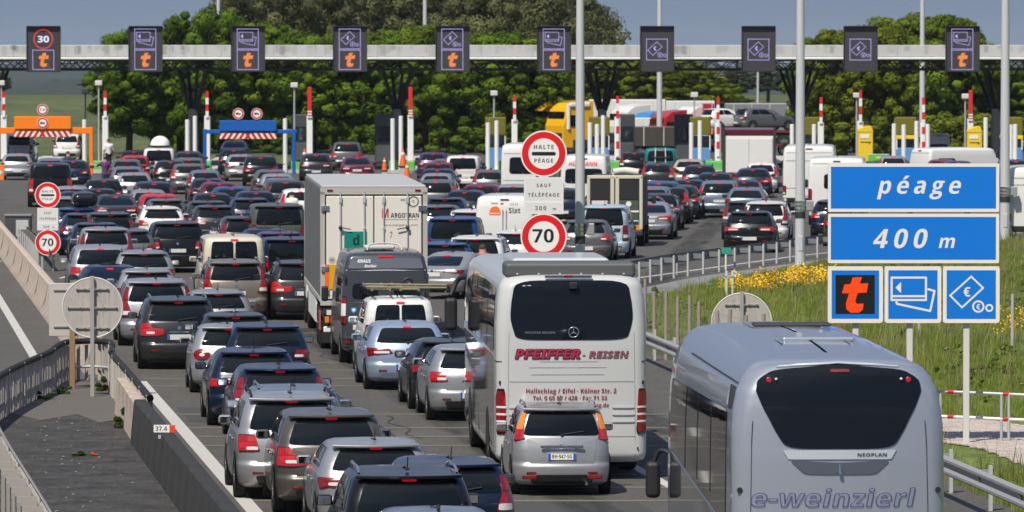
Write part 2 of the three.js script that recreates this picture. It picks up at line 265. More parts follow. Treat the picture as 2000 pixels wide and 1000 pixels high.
// --- lane signals over the lanes: dark boxes with glowing diode pictograms
function tLogo(x, X, Y, S, fill) {
  const P = [[0.43, 0.05], [0.68, 0.04], [0.62, 0.21], [0.84, 0.2], [0.8, 0.44], [0.57, 0.45], [0.5, 0.66], [0.54, 0.73], [0.72, 0.72], [0.7, 0.88], [0.6, 0.96], [0.38, 0.96], [0.27, 0.86], [0.26, 0.72], [0.34, 0.46], [0.16, 0.46], [0.22, 0.23], [0.38, 0.22]];
  x.beginPath(); P.forEach(([a, b], i) => x[i ? 'lineTo' : 'moveTo'](X + a * S, Y + b * S)); x.closePath(); x.fillStyle = fill; x.fill();
}
function cardsIcon(x, X, Y, S, lw, arrow) {
  x.lineWidth = lw; x.lineJoin = 'round';
  x.strokeRect(X + 0.05 * S, Y + 0.13 * S, 0.72 * S, 0.47 * S); x.beginPath(); x.moveTo(X + 0.05 * S, Y + 0.52 * S); x.lineTo(X + 0.77 * S, Y + 0.52 * S); x.stroke();
  x.beginPath(); x.moveTo(X + 0.8 * S, Y + 0.37 * S); x.lineTo(X + 0.95 * S, Y + 0.41 * S); x.lineTo(X + 0.86 * S, Y + 0.83 * S); x.lineTo(X + 0.16 * S, Y + 0.68 * S); x.lineTo(X + 0.15 * S, Y + 0.63 * S); x.stroke();
  if (arrow) { x.beginPath(); x.moveTo(X + 0.25 * S, Y + 0.22 * S); x.lineTo(X + 0.25 * S, Y + 0.46 * S); x.lineTo(X + 0.13 * S, Y + 0.34 * S); x.closePath(); x.fill(); }
}
function coinsIcon(x, X, Y, S, lw, col) {
  x.lineWidth = lw; x.lineJoin = 'miter';
  x.beginPath(); [[0.5, 0.13], [0.75, 0.37], [0.31, 0.78], [0.06, 0.53]].forEach(([a, b], i) => x[i ? 'lineTo' : 'moveTo'](X + a * S, Y + b * S)); x.closePath(); x.stroke();
  x.save(); x.translate(X + 0.41 * S, Y + 0.55 * S); x.font = `bold ${0.28 * S}px sans-serif`; x.textAlign = 'center'; x.fillStyle = col; x.fillText('€', 0, 0); x.restore();
  x.beginPath(); x.arc(X + 0.65 * S, Y + 0.76 * S, 0.11 * S, 0, 7); x.stroke(); x.beginPath(); x.arc(X + 0.88 * S, Y + 0.79 * S, 0.065 * S, 0, 7); x.stroke();
  x.save(); x.translate(X + 0.65 * S, Y + 0.82 * S); x.font = `bold ${0.16 * S}px sans-serif`; x.textAlign = 'center'; x.fillStyle = col; x.fillText('€', 0, 0); x.restore();
}
const LED = '#b9aef2';
const ledTex = {};
for (const kind of ['speed', 'card', 'coin', 'single']) ledTex[kind] = canvasTex(256, 344, (x, w, h) => {
  x.fillStyle = '#000'; x.fillRect(0, 0, w, h); x.strokeStyle = LED; x.fillStyle = LED; x.lineWidth = 6; x.setLineDash([7, 3]);
  if (kind === 'single') { x.strokeRect(44, 92, 166, 166); x.setLineDash([6, 3]); coinsIcon(x, 44, 92, 166, 6, LED); }
  else {
    x.strokeRect(42, 180, 168, 154);
    tLogo(x, 68, 196, 122, '#ff8a1c');
    for (let i = 0; i < 26; i++) { x.fillStyle = i % 2 ? '#ff2a05' : '#ffc05a'; const a = 90 + rnd() * 80, b = 196 + rnd() * 120; x.globalCompositeOperation = 'source-atop'; x.globalAlpha = 0.35; x.fillRect(a, b, 12, 8); x.globalAlpha = 1; x.globalCompositeOperation = 'source-over'; }
    x.fillStyle = '#000'; x.fillRect(46, 184, 44, 146); x.fillRect(178, 184, 28, 146); for (let i = 0; i < 15; i++) { x.globalAlpha = 0.3; x.fillRect(90, 198 + i * 8.4, 90, 2.2); x.fillRect(90 + i * 6.2, 192, 1.6, 130); } x.globalAlpha = 1;
    x.fillStyle = x.strokeStyle = LED;
    if (kind === 'speed') { x.strokeStyle = '#e8281e'; x.lineWidth = 11; x.beginPath(); x.arc(126, 92, 74, 0, 7); x.stroke(); x.fillStyle = '#e9e4ff'; x.setLineDash([]); fitText(x, '30', 126, 118, 96, 52, 'bold #px sans-serif'); }
    else { x.strokeRect(42, 12, 168, 158); x.setLineDash([6, 3]); if (kind === 'card') cardsIcon(x, 50, 18, 150, 6, true); else coinsIcon(x, 46, 12, 158, 6, LED); }
  }
});
const ledMat = {}; for (const k in ledTex) { ledMat[k] = std(0.045, 0.043, 0.05, 0.5, 0, { emissiveMap: ledTex[k], emissiveIntensity: 1.15 }); ledMat[k].emissive.setRGB(1, 1, 1); }
const casing = std(0.045, 0.044, 0.048, 0.55);
[[86, 'speed', 'dark lane signal with a red ringed 30 above an orange t, first from left'], [285, 'card', 'dark lane signal with bank cards over an orange t, second from left'], [485, 'card', 'dark lane signal with cards over an orange t, third from left'],
  [684, 'coin', 'dark lane signal with banknote and coins over an orange t, fourth from left'], [884, 'coin', 'dark lane signal with note and coins over orange t, fifth from left'], [1082, 'card', 'dark lane signal with cards over an orange t just left of the tall lamp post'],
  [1283, 'single', 'dark lane signal showing only note and coins, first right of the near lamp post'], [1481, 'single', 'dark lane signal with single note and coins box, middle of the three such'], [1680, 'single', 'dark lane signal with single note and coins box before the right trees'], [1879, 'card', 'dark lane signal with cards over an orange t, last at the right']].forEach(([px, kind, label]) => {
  const D = DP - 1.6, t = thing('lane_signal', label, 'lane signal', PX(px, D), D, 0, 'lane signals hung on the toll canopy', PY(96, D));
  mesh('housing', rbox(1.95, 2.64, 0.42, 0.04), casing, t);
  mesh('led_display', new THREE.PlaneGeometry(1.86, 2.5).translate(0, 0, 0.214), ledMat[kind], t);
  mesh('visor', [box(1.95, 0.03, 0.25, 0, 1.33, 0.3), box(0.03, 2.6, 0.12, 0.975, 0, 0.26), box(0.03, 2.6, 0.12, -0.975, 0, 0.26)], casing, t);
  mesh('bracket', [box(0.12, 0.12, 1.3, -0.6, -0.4, -0.8), box(0.12, 0.12, 1.3, 0.6, -0.4, -0.8)], M.dark, t);
});
// --- islands, booths, lifting arms, bollards
const stripes = canvasTex(256, 64, (x) => { x.fillStyle = '#e6dccf'; x.fillRect(0, 0, 256, 64); x.fillStyle = '#b3141c'; for (let i = -1; i < 6; i++) for (const s of [-1, 1]) { const p = s < 0 ? 128 - 26 * i - 26 : 128 + 26 * i + 13; x.beginPath(); x.moveTo(p, 0); x.lineTo(p + 13, 0); x.lineTo(p + 13 + s * 16, 64); x.lineTo(p + s * 16, 64); x.fill(); } });
const armRed = std(0.62, 0.02, 0.02, 0.5), greenNose = std(0.1, 0.42, 0.08, 0.6);
const arms = [[8, 178, 225, 'a'], [206, 178, 226, 'a'], [405, 178, 226, 'a'], [605, 170, 226, 'b'], [802, 170, 224, 'b'], [1005, 186, 233, 'a'], [1206, 187, 228, 'c'], [1402, 190, 240, 'c'], [1603, 190, 238, 'a'], [1680, 176, 236, 'a'], [1803, 190, 240, 'c'], [1895, 176, 232, 'b']];
const armWhere = ['at the far left edge by the orange height gauge', 'just right of the orange height gauge', 'left of the blue height gauge', 'right of the blue height gauge, all red on top', 'all red on top, behind the white refrigerated lorry', 'left of the yellow lorry', 'right of the nearest lamp post, before the white trailers', 'left of the white box lorry rear', 'right of the second lamp post', 'above the left yellow payment machine', 'above the blue sign, beside a pale far lamp post', 'above the right yellow payment machine'];
arms.forEach(([px, top, post, kind], i) => {
  const D = 366, t = thing('toll_gate', 'raised red and white lane barrier ' + armWhere[i], 'lane barrier', PX(px, D), D);
  const hp = PY(post, D), ht = PY(top, D), hc = Math.max(1.2, hp - 0.15);
  mesh('cabinet', rbox(0.34, hp, 0.4, 0.04, 0, hp / 2, 0), M.white, t);
  const z = 0.24, y0 = kind === 'c' ? 0.9 : hp - 0.1, n = kind === 'b' ? 1 : Math.round((ht - y0) / 0.42);
  if (kind === 'b') { mesh('red_band', rbox(0.24, (ht - y0) * 0.78, 0.1, 0.03, 0, ht - (ht - y0) * 0.39, z), armRed, t); const b = (ht - y0) * 0.22 / 5; for (let k = 0; k < 5; k++) mesh(k % 2 ? 'red_band' : 'white_band', box(0.25, b * 0.98, 0.1, 0, y0 + b * (k + 0.5), z), k % 2 ? armRed : M.white, t); }
  else { const b = (ht - y0) / n; for (let k = 0; k < n; k++) { const red = (n - 1 - k) % 2 === 0; mesh(red ? 'red_band' : 'white_band', box(0.17, b * 0.99, 0.09, 0, y0 + b * (k + 0.5), z), red ? armRed : M.white, t); } }
});
{
  const ig = rbox(1.7, 0.18, 46, 0.08, 0, 0.09, 0), n0 = new THREE.CylinderGeometry(0.85, 0.85, 0.18, 20, 1, false, -Math.PI / 2, Math.PI).translate(0, 0.09, 23), ng = rbox(1.5, 0.6, 0.5, 0.1, 0, 0.4, 22.4);
  const where = ['at the far left edge', 'right of the orange gauge', 'left of the blue gauge', 'right of the blue gauge', 'behind the white lorry', 'behind the white motorhome', 'right of the nearest lamp post', 'left of the white box lorry', 'right of the second lamp post', 'above the blue toll sign', 'at the right edge'];
  [8, 206, 395, 598, 790, 990, 1196, 1395, 1596, 1790, 1985].forEach((px, i) => {
    const t = thing('toll_island', 'pale raised toll island with a green nose ' + where[i], 'traffic island', PX(px, 366) - (i < 5 ? 0.1 : 0), DP + 14);
    mesh('kerb', [ig, n0], M.kerb, t); mesh('nose_block', ng, greenNose, t);
  });
}
const bolG = merge([cyl(0.125, 0.125, 1, 14, 0, 0.5, 0), new THREE.SphereGeometry(0.125, 14, 6, 0, 6.283, 0, 1.57).scale(1, 0.06, 1).translate(0, 1, 0)]);
[[165, 234, 'right of the orange gauge board'], [366, 234, 'left of the first dark column, by its foot'], [381, 227, 'right at the foot of the first dark column'], [557, 232, 'at the right leg of the blue gauge'], [767, 232, 'left one at the foot of the second dark column'], [783, 227, 'right one at the foot of the second dark column'], [953, 240, 'left one before the olive booth behind the motorhome'], [970, 236, 'right one before the olive booth behind the motorhome'],
  [1152, 240, 'first right of the nearest lamp post'], [1166, 243, 'second right of the nearest lamp post'], [1178, 226, 'tallest, right of the nearest lamp post'], [1350, 240, 'left one before the olive booth in the middle lanes'], [1367, 236, 'right one before the olive booth in the middle lanes'], [1547, 243, 'just left of the second lamp post'], [1590, 243, 'just right of the second lamp post'], [1746, 242, 'left of the yellow trimmed booth'], [1765, 244, 'before the yellow trimmed booth'], [1790, 237, 'right of the yellow trimmed booth'], [1812, 243, 'right of the striped arm over the blue sign'], [1925, 230, 'right of the right yellow payment machine'], [1974, 244, 'right of the third lamp post'], [1983, 243, 'nearest the right edge of the plaza']].forEach(([px, py, w]) => {
  const D = 363, h = PY(py, D), o = mesh('safety_bollard', bolG, M.white, scene); o.position.set(PX(px, D), 0, -D); o.scale.y = h;
  o.userData = { label: 'tall white bollard ' + w, category: 'bollard', group: 'white bollards on the toll islands' };
});
const olive = phys(0.16, 0.14, 0.01, { roughness: 0.25, clearcoat: 0.5 }), boothBlue = std(0.1, 0.25, 0.5, 0.5), yellowP = std(0.8, 0.55, 0.03, 0.4), dglass = phys(0.012, 0.016, 0.02, { roughness: 0.06, clearcoat: 1, clearcoatRoughness: 0.03 });
[[968, 0, 'behind the white motorhome'], [1170, 0, 'right behind the nearest lamp post'], [1367, 0, 'before the red tractor unit'], [1578, 0, 'right beside the second lamp post'], [1768, 1, 'with yellow trim above the blue toll sign'], [1975, 1, 'with yellow trim at the right edge']].forEach(([px, y, w]) => {
  const D = 369, t = thing('toll_booth', 'olive hooded toll booth with blue base ' + w, 'toll booth', PX(px, D), D);
  mesh('hood', rbox(1.2, 1.05, 1.9, 0.08, 0, 2.6, 0), olive, t); if (y) mesh('trim', rbox(1.24, 0.22, 1.94, 0.04, 0, 1.96, 0), yellowP, t);
  mesh('window', box(1.1, 0.66, 1.8, 0, y ? 1.52 : 1.72, 0), dglass, t); mesh('base', rbox(1.16, 1.18, 1.86, 0.03, 0, 0.77, 0), boothBlue, t);
  for (const s of [-1, 1]) mesh('pillar', box(0.06, 0.8, 0.06, s * 0.55, 1.65, 0.92), M.white, t);
});
[[588, 'dark grey toll cabin right of the blue height gauge'], [1222, 'dark grey toll cabin below the white trailers'], [1335, 'dark toll cabin between red tractor and olive booth'], [750, 'dark grey toll cabin left of the second canopy column']].forEach(([px, l]) => {
  const D = 374, t = thing('toll_cabin', l, 'toll cabin', PX(px, D), D);
  mesh('body', rbox(1.05, 3.05, 2, 0.06, 0, 1.7, 0), std(0.05, 0.055, 0.06, 0.5), t); mesh('window', rbox(0.85, 0.85, 0.06, 0.02, 0, 2.1, 1.01), dglass, t); mesh('door_panel', rbox(0.85, 1.1, 0.05, 0.02, 0, 1.0, 1.01), std(0.07, 0.075, 0.08, 0.5), t);
});
[[1690, 245, 'left of the two, beside the white camper roofs'], [1903, 246, 'right of the two, nearer the third lamp post']].forEach(([px, py, w]) => {
  const D = 360, h = PY(py, D), t = thing('payment_machine', 'bright yellow tall payment machine, ' + w, 'payment machine', PX(px, D), D);
  mesh('body', rbox(0.84, h - 0.35, 0.8, 0.06, 0, (h - 0.35) / 2, 0), yellowP, t);
  const s = new THREE.Shape(); s.moveTo(-0.42, 0); s.lineTo(-0.4, 0.12); s.quadraticCurveTo(0.05, 0.36, 0.3, 0.3); s.lineTo(0.42, 0); mesh('hood', new THREE.ExtrudeGeometry(s, { depth: 0.8, bevelEnabled: true, bevelSize: 0.02, bevelThickness: 0.02, bevelSegments: 1 }).translate(0, h - 0.35, -0.4), yellowP, t);
  mesh('label_panel', rbox(0.5, 0.2, 0.03, 0.01, -0.05, h - 0.62, 0.41), M.white, t); mesh('screen_slot', box(0.6, 0.03, 0.03, 0, h - 0.92, 0.41), M.dark, t); mesh('handle', box(0.06, 0.06, 0.04, 0.2, h - 0.97, 0.42), M.dark, t);
});
// --- height gauges with boards and striped skirts
const discTex = (draw) => canvasTex(128, 128, (x) => { x.fillStyle = '#eee8e0'; x.fillRect(0, 0, 128, 128); x.fillStyle = '#b81722'; x.beginPath(); x.arc(64, 64, 60, 0, 7); x.fill(); x.fillStyle = '#efeae4'; x.beginPath(); x.arc(64, 64, 43, 0, 7); x.fill(); x.fillStyle = '#20242a'; draw(x); });
const truckIcon = (x) => { x.fillRect(34, 52, 36, 22); x.fillRect(72, 58, 18, 16); x.beginPath(); x.arc(46, 76, 6, 0, 7); x.arc(80, 76, 6, 0, 7); x.fill(); };
const dHeight = std(1, 1, 1, 0.5, 0, { map: discTex((x) => { x.font = 'bold 40px sans-serif'; x.textAlign = 'center'; x.fillText('2 m', 64, 77); }) }), dTruck = std(1, 1, 1, 0.5, 0, { map: discTex(truckIcon) }), stripeMat = std(1, 1, 1, 0.5, 0, { map: stripes });
function roundSign(name, label, x, D, y, dia, mat, posts) {
  const t = thing(name, label, 'road sign', x, D, 0, undefined, 0);
  mesh('plate', new THREE.CylinderGeometry(dia / 2, dia / 2, 0.03, 40).rotateX(Math.PI / 2).translate(0, y, 0), M.galv, t); mesh('face', new THREE.CircleGeometry(dia / 2 * 0.985, 40).translate(0, y, 0.018), mat, t);
  if (posts) mesh('post', cyl(0.03, 0.03, y, 8, 0, y / 2, -0.05), M.galv, t); return t;
}
function gauge(label, mat, D, b0, b1, by0, by1, r0, r1, ry0, ry1, postPx, discs) {
  const t = thing('height_gauge', label, 'height gauge', 0, 0);
  const bx = (a, b, ya, yb, d, z, m, n) => { const w = PX(b, D) - PX(a, D), h = PY(ya, D) - PY(yb, D); return mesh(n, rbox(w, h, d, 0.03, (PX(a, D) + PX(b, D)) / 2, (PY(ya, D) + PY(yb, D)) / 2, -D + z), m, t); };
  bx(b0, b1, by0, by1, 0.1, 0.12, mat, 'board'); bx(r0, r1, ry0, ry1, 0.16, -0.08, mat, 'beam');
  for (const p of postPx) mesh('post', rbox(0.2, PY(ry0 - 1, D), 0.2, 0.03, PX(p, D), PY(ry0 - 1, D) / 2, -D - 0.08), mat, t);
  const y0 = by1 + 4, y1 = by1 + 15, w = PX(b1, D) - PX(b0, D), h = PY(y0, D) - PY(y1, D);
  const k = mesh('striped_skirt', box(w, h, 0.03, (PX(b0, D) + PX(b1, D)) / 2, PY((y0 + y1) / 2, D), -D + 0.2), stripeMat, t);
  for (const q of [b0 + 10, b1 - 10]) mesh('chain', bar(V(PX(q, D), PY(by1, D), -D + 0.2), V(PX(q, D), PY(y0, D), -D + 0.2), 0.012, 5), M.steel, t);
  for (const [px, py, m, on] of discs) { const d = 0.64, c = mesh('disc', new THREE.CylinderGeometry(d / 2, d / 2, 0.03, 32).rotateX(Math.PI / 2).translate(PX(px, D), PY(py, D), -D + 0.2), M.galv, t); mesh('disc_face', new THREE.CircleGeometry(d / 2 * 0.98, 32).translate(PX(px, D), PY(py, D), -D + 0.222), m, c); }
}
gauge('orange height gauge with a red striped skirt over the far left lane', std(0.92, 0.21, 0.0, 0.5), 358, 28, 139, 227, 252, -6, 182, 249, 261, [-4, 178], [[84, 214, dHeight], [84, 240, dTruck]]);
gauge('blue height gauge with a red striped skirt over the lane left of the lorry', std(0.0, 0.1, 0.42, 0.5), 360, 429, 540, 235, 256, 398, 580, 253, 261, [400, 574], [[466, 222, dTruck], [502, 222, dTruck]]);
// --- small lantern poles, cones
[[193, 162, 'beside the second raised arm from the left'], [167, 178, 'dark, left of the second raised arm', 1], [575, 166, 'beside the red topped arm right of the blue gauge'], [965, 182, 'above the olive booth behind the motorhome'], [1356, 185, 'between red tractor and striped arm'], [1673, 186, 'left of the arm over the left yellow machine'], [1885, 188, 'left of the arm over the right yellow machine'], [3, 162, 'at the far left edge of the picture']].forEach(([px, py, w, dk]) => {
  const D = 371, h = PY(py, D), m = dk ? M.dark : M.galv, t = thing('lantern_pole', 'thin lantern pole ' + w, 'lantern pole', PX(px, D), D);
  mesh('pole', cyl(0.045, 0.06, h, 8, 0, h / 2, 0), m, t); mesh('lantern_head', rbox(0.42, 0.3, 0.35, 0.05, 0, h, 0), dk ? M.dark : std(0.6, 0.6, 0.58, 0.5), t);
});
const coneG = merge([new THREE.LatheGeometry([[0, 0.75], [0.035, 0.75], [0.16, 0.05], [0.16, 0.04]].map(([a, b]) => new THREE.Vector2(a, b)), 16)]), coneM = std(0.75, 0.12, 0.02, 0.6);
[[595, 292, 357, 'left of the white lorry, farther one', 1.35], [597, 322, 345, 'left of the white lorry roof corner, nearer one', 1.3], [787, 292, 357, 'by the foot of the second column', 1.35], [751, 308, 345, 'behind the lorry roof', 1.0], [795, 318, 345, 'right of the striped arm behind the lorry roof', 1.2]].forEach(([px, py, D, w, s]) => {
  const t = thing('traffic_cone', 'orange and white traffic cone ' + w, 'traffic cone', PX(px, D), D, 0, undefined, Math.max(0, PY(py, D) - s * 0.72));
  t.scale.setScalar(s); mesh('cone', coneG, coneM, t); mesh('base', rbox(0.38, 0.05, 0.38, 0.02, 0, 0.025, 0), M.rubber, t);
  for (const [y, r] of [[0.34, 0.108], [0.58, 0.072]]) mesh('white_sleeve', new THREE.CylinderGeometry(r - 0.02, r + 0.01, 0.12, 16, 1, true).translate(0, y, 0), M.white, t);
  if (t.position.y > 0.05) mesh('stand', box(0.3, t.position.y / s, 0.3, 0, -t.position.y / s / 2, 0), M.kerb, t);
});
// ---------------------------------------------------------------- road signs
const SB = '#0072d2', SWh = '#e9dfd6';
const boardTex = (w, h, draw) => canvasTex(w, h, (x) => { x.fillStyle = SWh; x.fillRect(0, 0, w, h); x.fillStyle = SB; draw(x); });
{
  const D = 117, s = FPX / D, X = (px) => gx(px, D), Y = (py) => hAt(py, D);
  const t = thing('toll_sign', 'big blue and white toll sign reading péage 400 m with three payment symbols below', 'road sign', X(1785), D);
  const cx = X(1785);
  const board = (n, a, b, ya, yb, r, tex) => {
    const w = (b - a) / s, h = (yb - ya) / s, m = mesh(n, rbox(w, h, 0.05, 0.022, (X(a) + X(b)) / 2 - cx, (Y(ya) + Y(yb)) / 2, 0), M.galv, t);
    const g = new THREE.ShapeGeometry(roundRect(w * 0.998, h * 0.998, r), 6); const p = g.attributes.position, uv = g.attributes.uv; for (let i = 0; i < p.count; i++) uv.setXY(i, p.getX(i) / w + 0.5, p.getY(i) / h + 0.5);
    g.translate((X(a) + X(b)) / 2 - cx, (Y(ya) + Y(yb)) / 2, 0.028); mesh('face', g, std(1, 1, 1, 0.42, 0, { map: tex }), m);
  };
  const ital = (x, str, px, py, size, gap) => { x.save(); x.font = `bold ${size}px sans-serif`; x.fillStyle = SWh; x.transform(1, 0, -0.22, 1, px, py); spaced(x, str, 0, 0, gap); x.restore(); };
  board('name_board', 1617, 1952, 319, 414, 0.03, boardTex(1024, 290, (x) => { x.fillRect(18, 20, 986, 250); ital(x, 'péage', 540, 180, 140, 24); }));
  board('distance_board', 1617, 1952, 417, 514, 0.03, boardTex(1024, 296, (x) => { x.fillRect(18, 20, 986, 256); ital(x, '400', 425, 205, 158, 30); ital(x, 'm', 706, 205, 112, 0); }));
  board('tag_board', 1617, 1725, 520, 631, 0.06, boardTex(512, 520, (x) => { x.fillRect(36, 38, 440, 444); x.fillStyle = '#131214'; x.fillRect(72, 80, 364, 358); tLogo(x, 76, 84, 356, '#ff4a00'); }));
  board('card_board', 1728, 1839, 520, 631, 0.06, boardTex(512, 512, (x) => { x.fillRect(34, 36, 444, 440); x.fillStyle = x.strokeStyle = SWh; cardsIcon(x, 42, 46, 430, 19, true); }));
  board('cash_board', 1842, 1953, 520, 631, 0.06, boardTex(512, 512, (x) => { x.fillRect(34, 36, 444, 440); x.strokeStyle = SWh; coinsIcon(x, 40, 36, 430, 16, SWh); }));
  for (const px of [1672, 1778, 1889]) mesh('post', rbox(0.115, Y(322), 0.1, 0.015, X(px) - cx, Y(322) / 2, -0.09), std(0.6, 0.58, 0.56, 0.6), t);
  for (const py of [345, 388, 442, 490, 545, 605]) mesh('rail', box(3.05, 0.05, 0.03, 0, Y(py), -0.042), M.galv, t);
}
function roundRect(w, h, r) { const s = new THREE.Shape(), x = -w / 2, y = -h / 2; s.moveTo(x + r, y); s.lineTo(x + w - r, y); s.quadraticCurveTo(x + w, y, x + w, y + r); s.lineTo(x + w, y + h - r); s.quadraticCurveTo(x + w, y + h, x + w - r, y + h); s.lineTo(x + r, y + h); s.quadraticCurveTo(x, y + h, x, y + h - r); s.lineTo(x, y + r); s.quadraticCurveTo(x, y, x + r, y); return s; }
const prohib = (draw) => canvasTex(512, 512, (x) => { x.fillStyle = '#f0e8e2'; x.fillRect(0, 0, 512, 512); x.fillStyle = '#d8141c'; x.beginPath(); x.arc(256, 256, 242, 0, 7); x.fill(); x.fillStyle = '#e9e6e4'; x.beginPath(); x.arc(256, 256, 170, 0, 7); x.fill(); x.fillStyle = '#17181b'; draw(x); });
const haltTex = prohib((x) => { x.font = 'bold 66px sans-serif'; spaced(x, 'HALTE', 256, 206, 8); x.beginPath(); x.roundRect(122, 236, 268, 42, 20); x.fill(); x.font = 'bold 62px sans-serif'; spaced(x, 'PÉAGE', 256, 356, 7); });
const seventyTex = prohib((x) => { fitText(x, '70', 250, 322, 250, 152, 'bold #px sans-serif'); });
const plateTex = canvasTex(512, 460, (x) => { x.fillStyle = '#d9d7d6'; x.fillRect(0, 0, 512, 460); x.strokeStyle = '#f2efec'; x.lineWidth = 8; x.strokeRect(6, 6, 500, 294); x.strokeRect(6, 312, 500, 142); x.fillStyle = '#26272a'; x.font = 'bold 64px sans-serif'; spaced(x, 'SAUF', 256, 124, 12); spaced(x, 'TÉLÉPÉAGE', 256, 244, 9); x.font = 'bold 74px sans-serif'; spaced(x, '300', 216, 414, 14); x.font = 'bold 50px sans-serif'; x.fillText('m', 372, 414); });
const haltM = std(1, 1, 1, 0.45, 0, { map: haltTex }), seventyM = std(1, 1, 1, 0.45, 0, { map: seventyTex }), plateM = std(1, 1, 1, 0.5, 0, { map: plateTex });
function signStack(label, D, px, c1, c2, dia, p0, p1, pw, yFoot = 0) {
  const t = thing('speed_sign_stack', label, 'road sign', gx(px, D), D), Y = (py) => hAt(py, D);
  const disc = (n, py, m) => { const q = mesh(n, new THREE.CylinderGeometry(dia / 2, dia / 2, 0.04, 48).rotateX(Math.PI / 2).translate(0, Y(py), 0), M.galv, t); mesh('face', new THREE.CircleGeometry(dia / 2 * 0.99, 48).translate(0, Y(py), 0.022), m, q); };
  disc('halt_disc', c1, haltM); disc('limit_disc', c2, seventyM);
  const h = Y(p0) - Y(p1), q = mesh('plate', rbox(pw, h, 0.04, 0.018, 0, (Y(p0) + Y(p1)) / 2, 0), M.galv, t); mesh('face', new THREE.PlaneGeometry(pw * 0.99, h * 0.99).translate(0, (Y(p0) + Y(p1)) / 2, 0.022), plateM, q);
  for (const s of [-1, 1]) mesh('post', cyl(0.045, 0.045, Y(c1) + 0.3, 10, s * 0.18, (Y(c1) + 0.3) / 2, -0.08), M.galv, t);
}
signStack('red ringed halte péage and 70 discs on a post before the nearest lamp post', 182, 1062, 300, 462, 1.325, 346, 418, 1.13);
signStack('small red ringed halte péage and 70 discs over the left median wall', 206.5, 93, 381, 474, 0.84, 406, 450, 0.68);
const backMat = std(0.47, 0.43, 0.4, 0.55, 0.15);
function roundBack(label, px, py, dia, D) {
  const t = thing('round_sign_back', label, 'road sign', gx(px, D), D), y = hAt(py, D), r = dia / 2;
  mesh('disc', new THREE.CylinderGeometry(r, r, 0.02, 56).rotateX(Math.PI / 2).translate(0, y, 0), backMat, t);
  mesh('rim', new THREE.TorusGeometry(r, 0.018, 8, 64).translate(0, y, 0), std(0.6, 0.57, 0.54, 0.5), t);
  for (const [dy, w] of [[0.62, 0.6], [0, 0.9], [-0.68, 0.62]]) mesh('stiffener', box(2 * r * w * 0.93, 0.025, 0.035, 0, y + dy * r, 0.03), std(0.33, 0.31, 0.29, 0.6), t);
  mesh('post', rbox(0.085, y + r * 1.06, 0.06, 0.01, 0, (y + r * 1.06) / 2, 0.08), std(0.36, 0.34, 0.32, 0.6, 0.2), t);
  { const rv = []; for (const [dy, w] of [[0.62, 0.5], [0, 0.8], [-0.68, 0.5]]) for (const q of [-1, -0.5, 0.5, 1]) rv.push(new THREE.CylinderGeometry(0.012, 0.012, 0.02, 8).rotateX(Math.PI / 2).translate(q * r * w, y + dy * r, 0.05)); mesh('rivet', rv, M.dark, t); }
  { const gr = canvasTex(256, 256, (c) => { for (let i = 0; i < 160; i++) { c.fillStyle = `rgba(60,50,42,${0.02 + rnd() * 0.05})`; const a = rnd() * 256, b = rnd() * 200; c.fillRect(a, b, 2 + rnd() * 5, 20 + rnd() * 70); } }); mesh('dirt_streaks', new THREE.CircleGeometry(r * 0.98, 40).translate(0, y, 0.0125), std(1, 1, 1, 0.8, 0, { map: gr, transparent: true }), t); }
  mesh('clamp', [box(0.14, 0.05, 0.05, 0, y + 0.62 * r, 0.07), box(0.14, 0.05, 0.05, 0, y, 0.07), box(0.14, 0.05, 0.05, 0, y - 0.68 * r, 0.07)], M.steel, t);
}
roundBack('back of a big round sign on a post in the left gore', 180, 601, 1.245, 133);
roundBack('back of a big round sign behind the wire fence, above the silver coach', 1449, 632, 1.34, 141.5);
{
  const D = 136, t = thing('square_sign_back', 'back of a square sign on a brown post, left behind the round sign back', 'road sign', gx(141, D), D), y = hAt(605, D);
  mesh('panel', rbox(1.0, 1.13, 0.03, 0.012, 0, y, 0), std(0.52, 0.47, 0.44, 0.55, 0.1), t);
  for (const dy of [0.42, -0.36]) mesh('stiffener', box(0.8, 0.025, 0.03, 0, y + dy, 0.03), std(0.3, 0.28, 0.26, 0.6), t);
  mesh('post', rbox(0.12, y + 0.3, 0.1, 0.015, 0, (y + 0.3) / 2, 0.07), std(0.28, 0.17, 0.09, 0.8), t);
}
const kmTex = canvasTex(256, 80, (x) => { x.fillStyle = '#e8e4e0'; x.fillRect(0, 0, 190, 80); x.fillStyle = '#e04a14'; x.fillRect(190, 0, 66, 80); x.fillStyle = '#1a1a1c'; x.font = 'bold 70px sans-serif'; spaced(x, '37.4', 92, 65, 2); });
function kmPlate(label, px, py, D, w, foot) {
  const t = thing('kilometre_plate', label, 'kilometre plate', gx(px, D), D), y = hAt(py, D);
  mesh('panel', rbox(w, w * 0.36, 0.025, 0.01, 0, y, 0), M.galv, t); mesh('face', new THREE.PlaneGeometry(w * 0.98, w * 0.34).translate(0, y, 0.014), std(1, 1, 1, 0.5, 0, { map: kmTex }), t); mesh('post', rbox(0.05, y - foot, 0.03, 0.008, -0.08, foot + (y - foot) / 2, -0.03), M.galv, t);
}
kmPlate('small white and red kilometre plate by the dark left parapet wall', 320, 838, 106.5, 0.36, 0.76);
kmPlate('small white and red kilometre plate over the far right crash barrier', 1327, 503, 203, 0.46, 0);
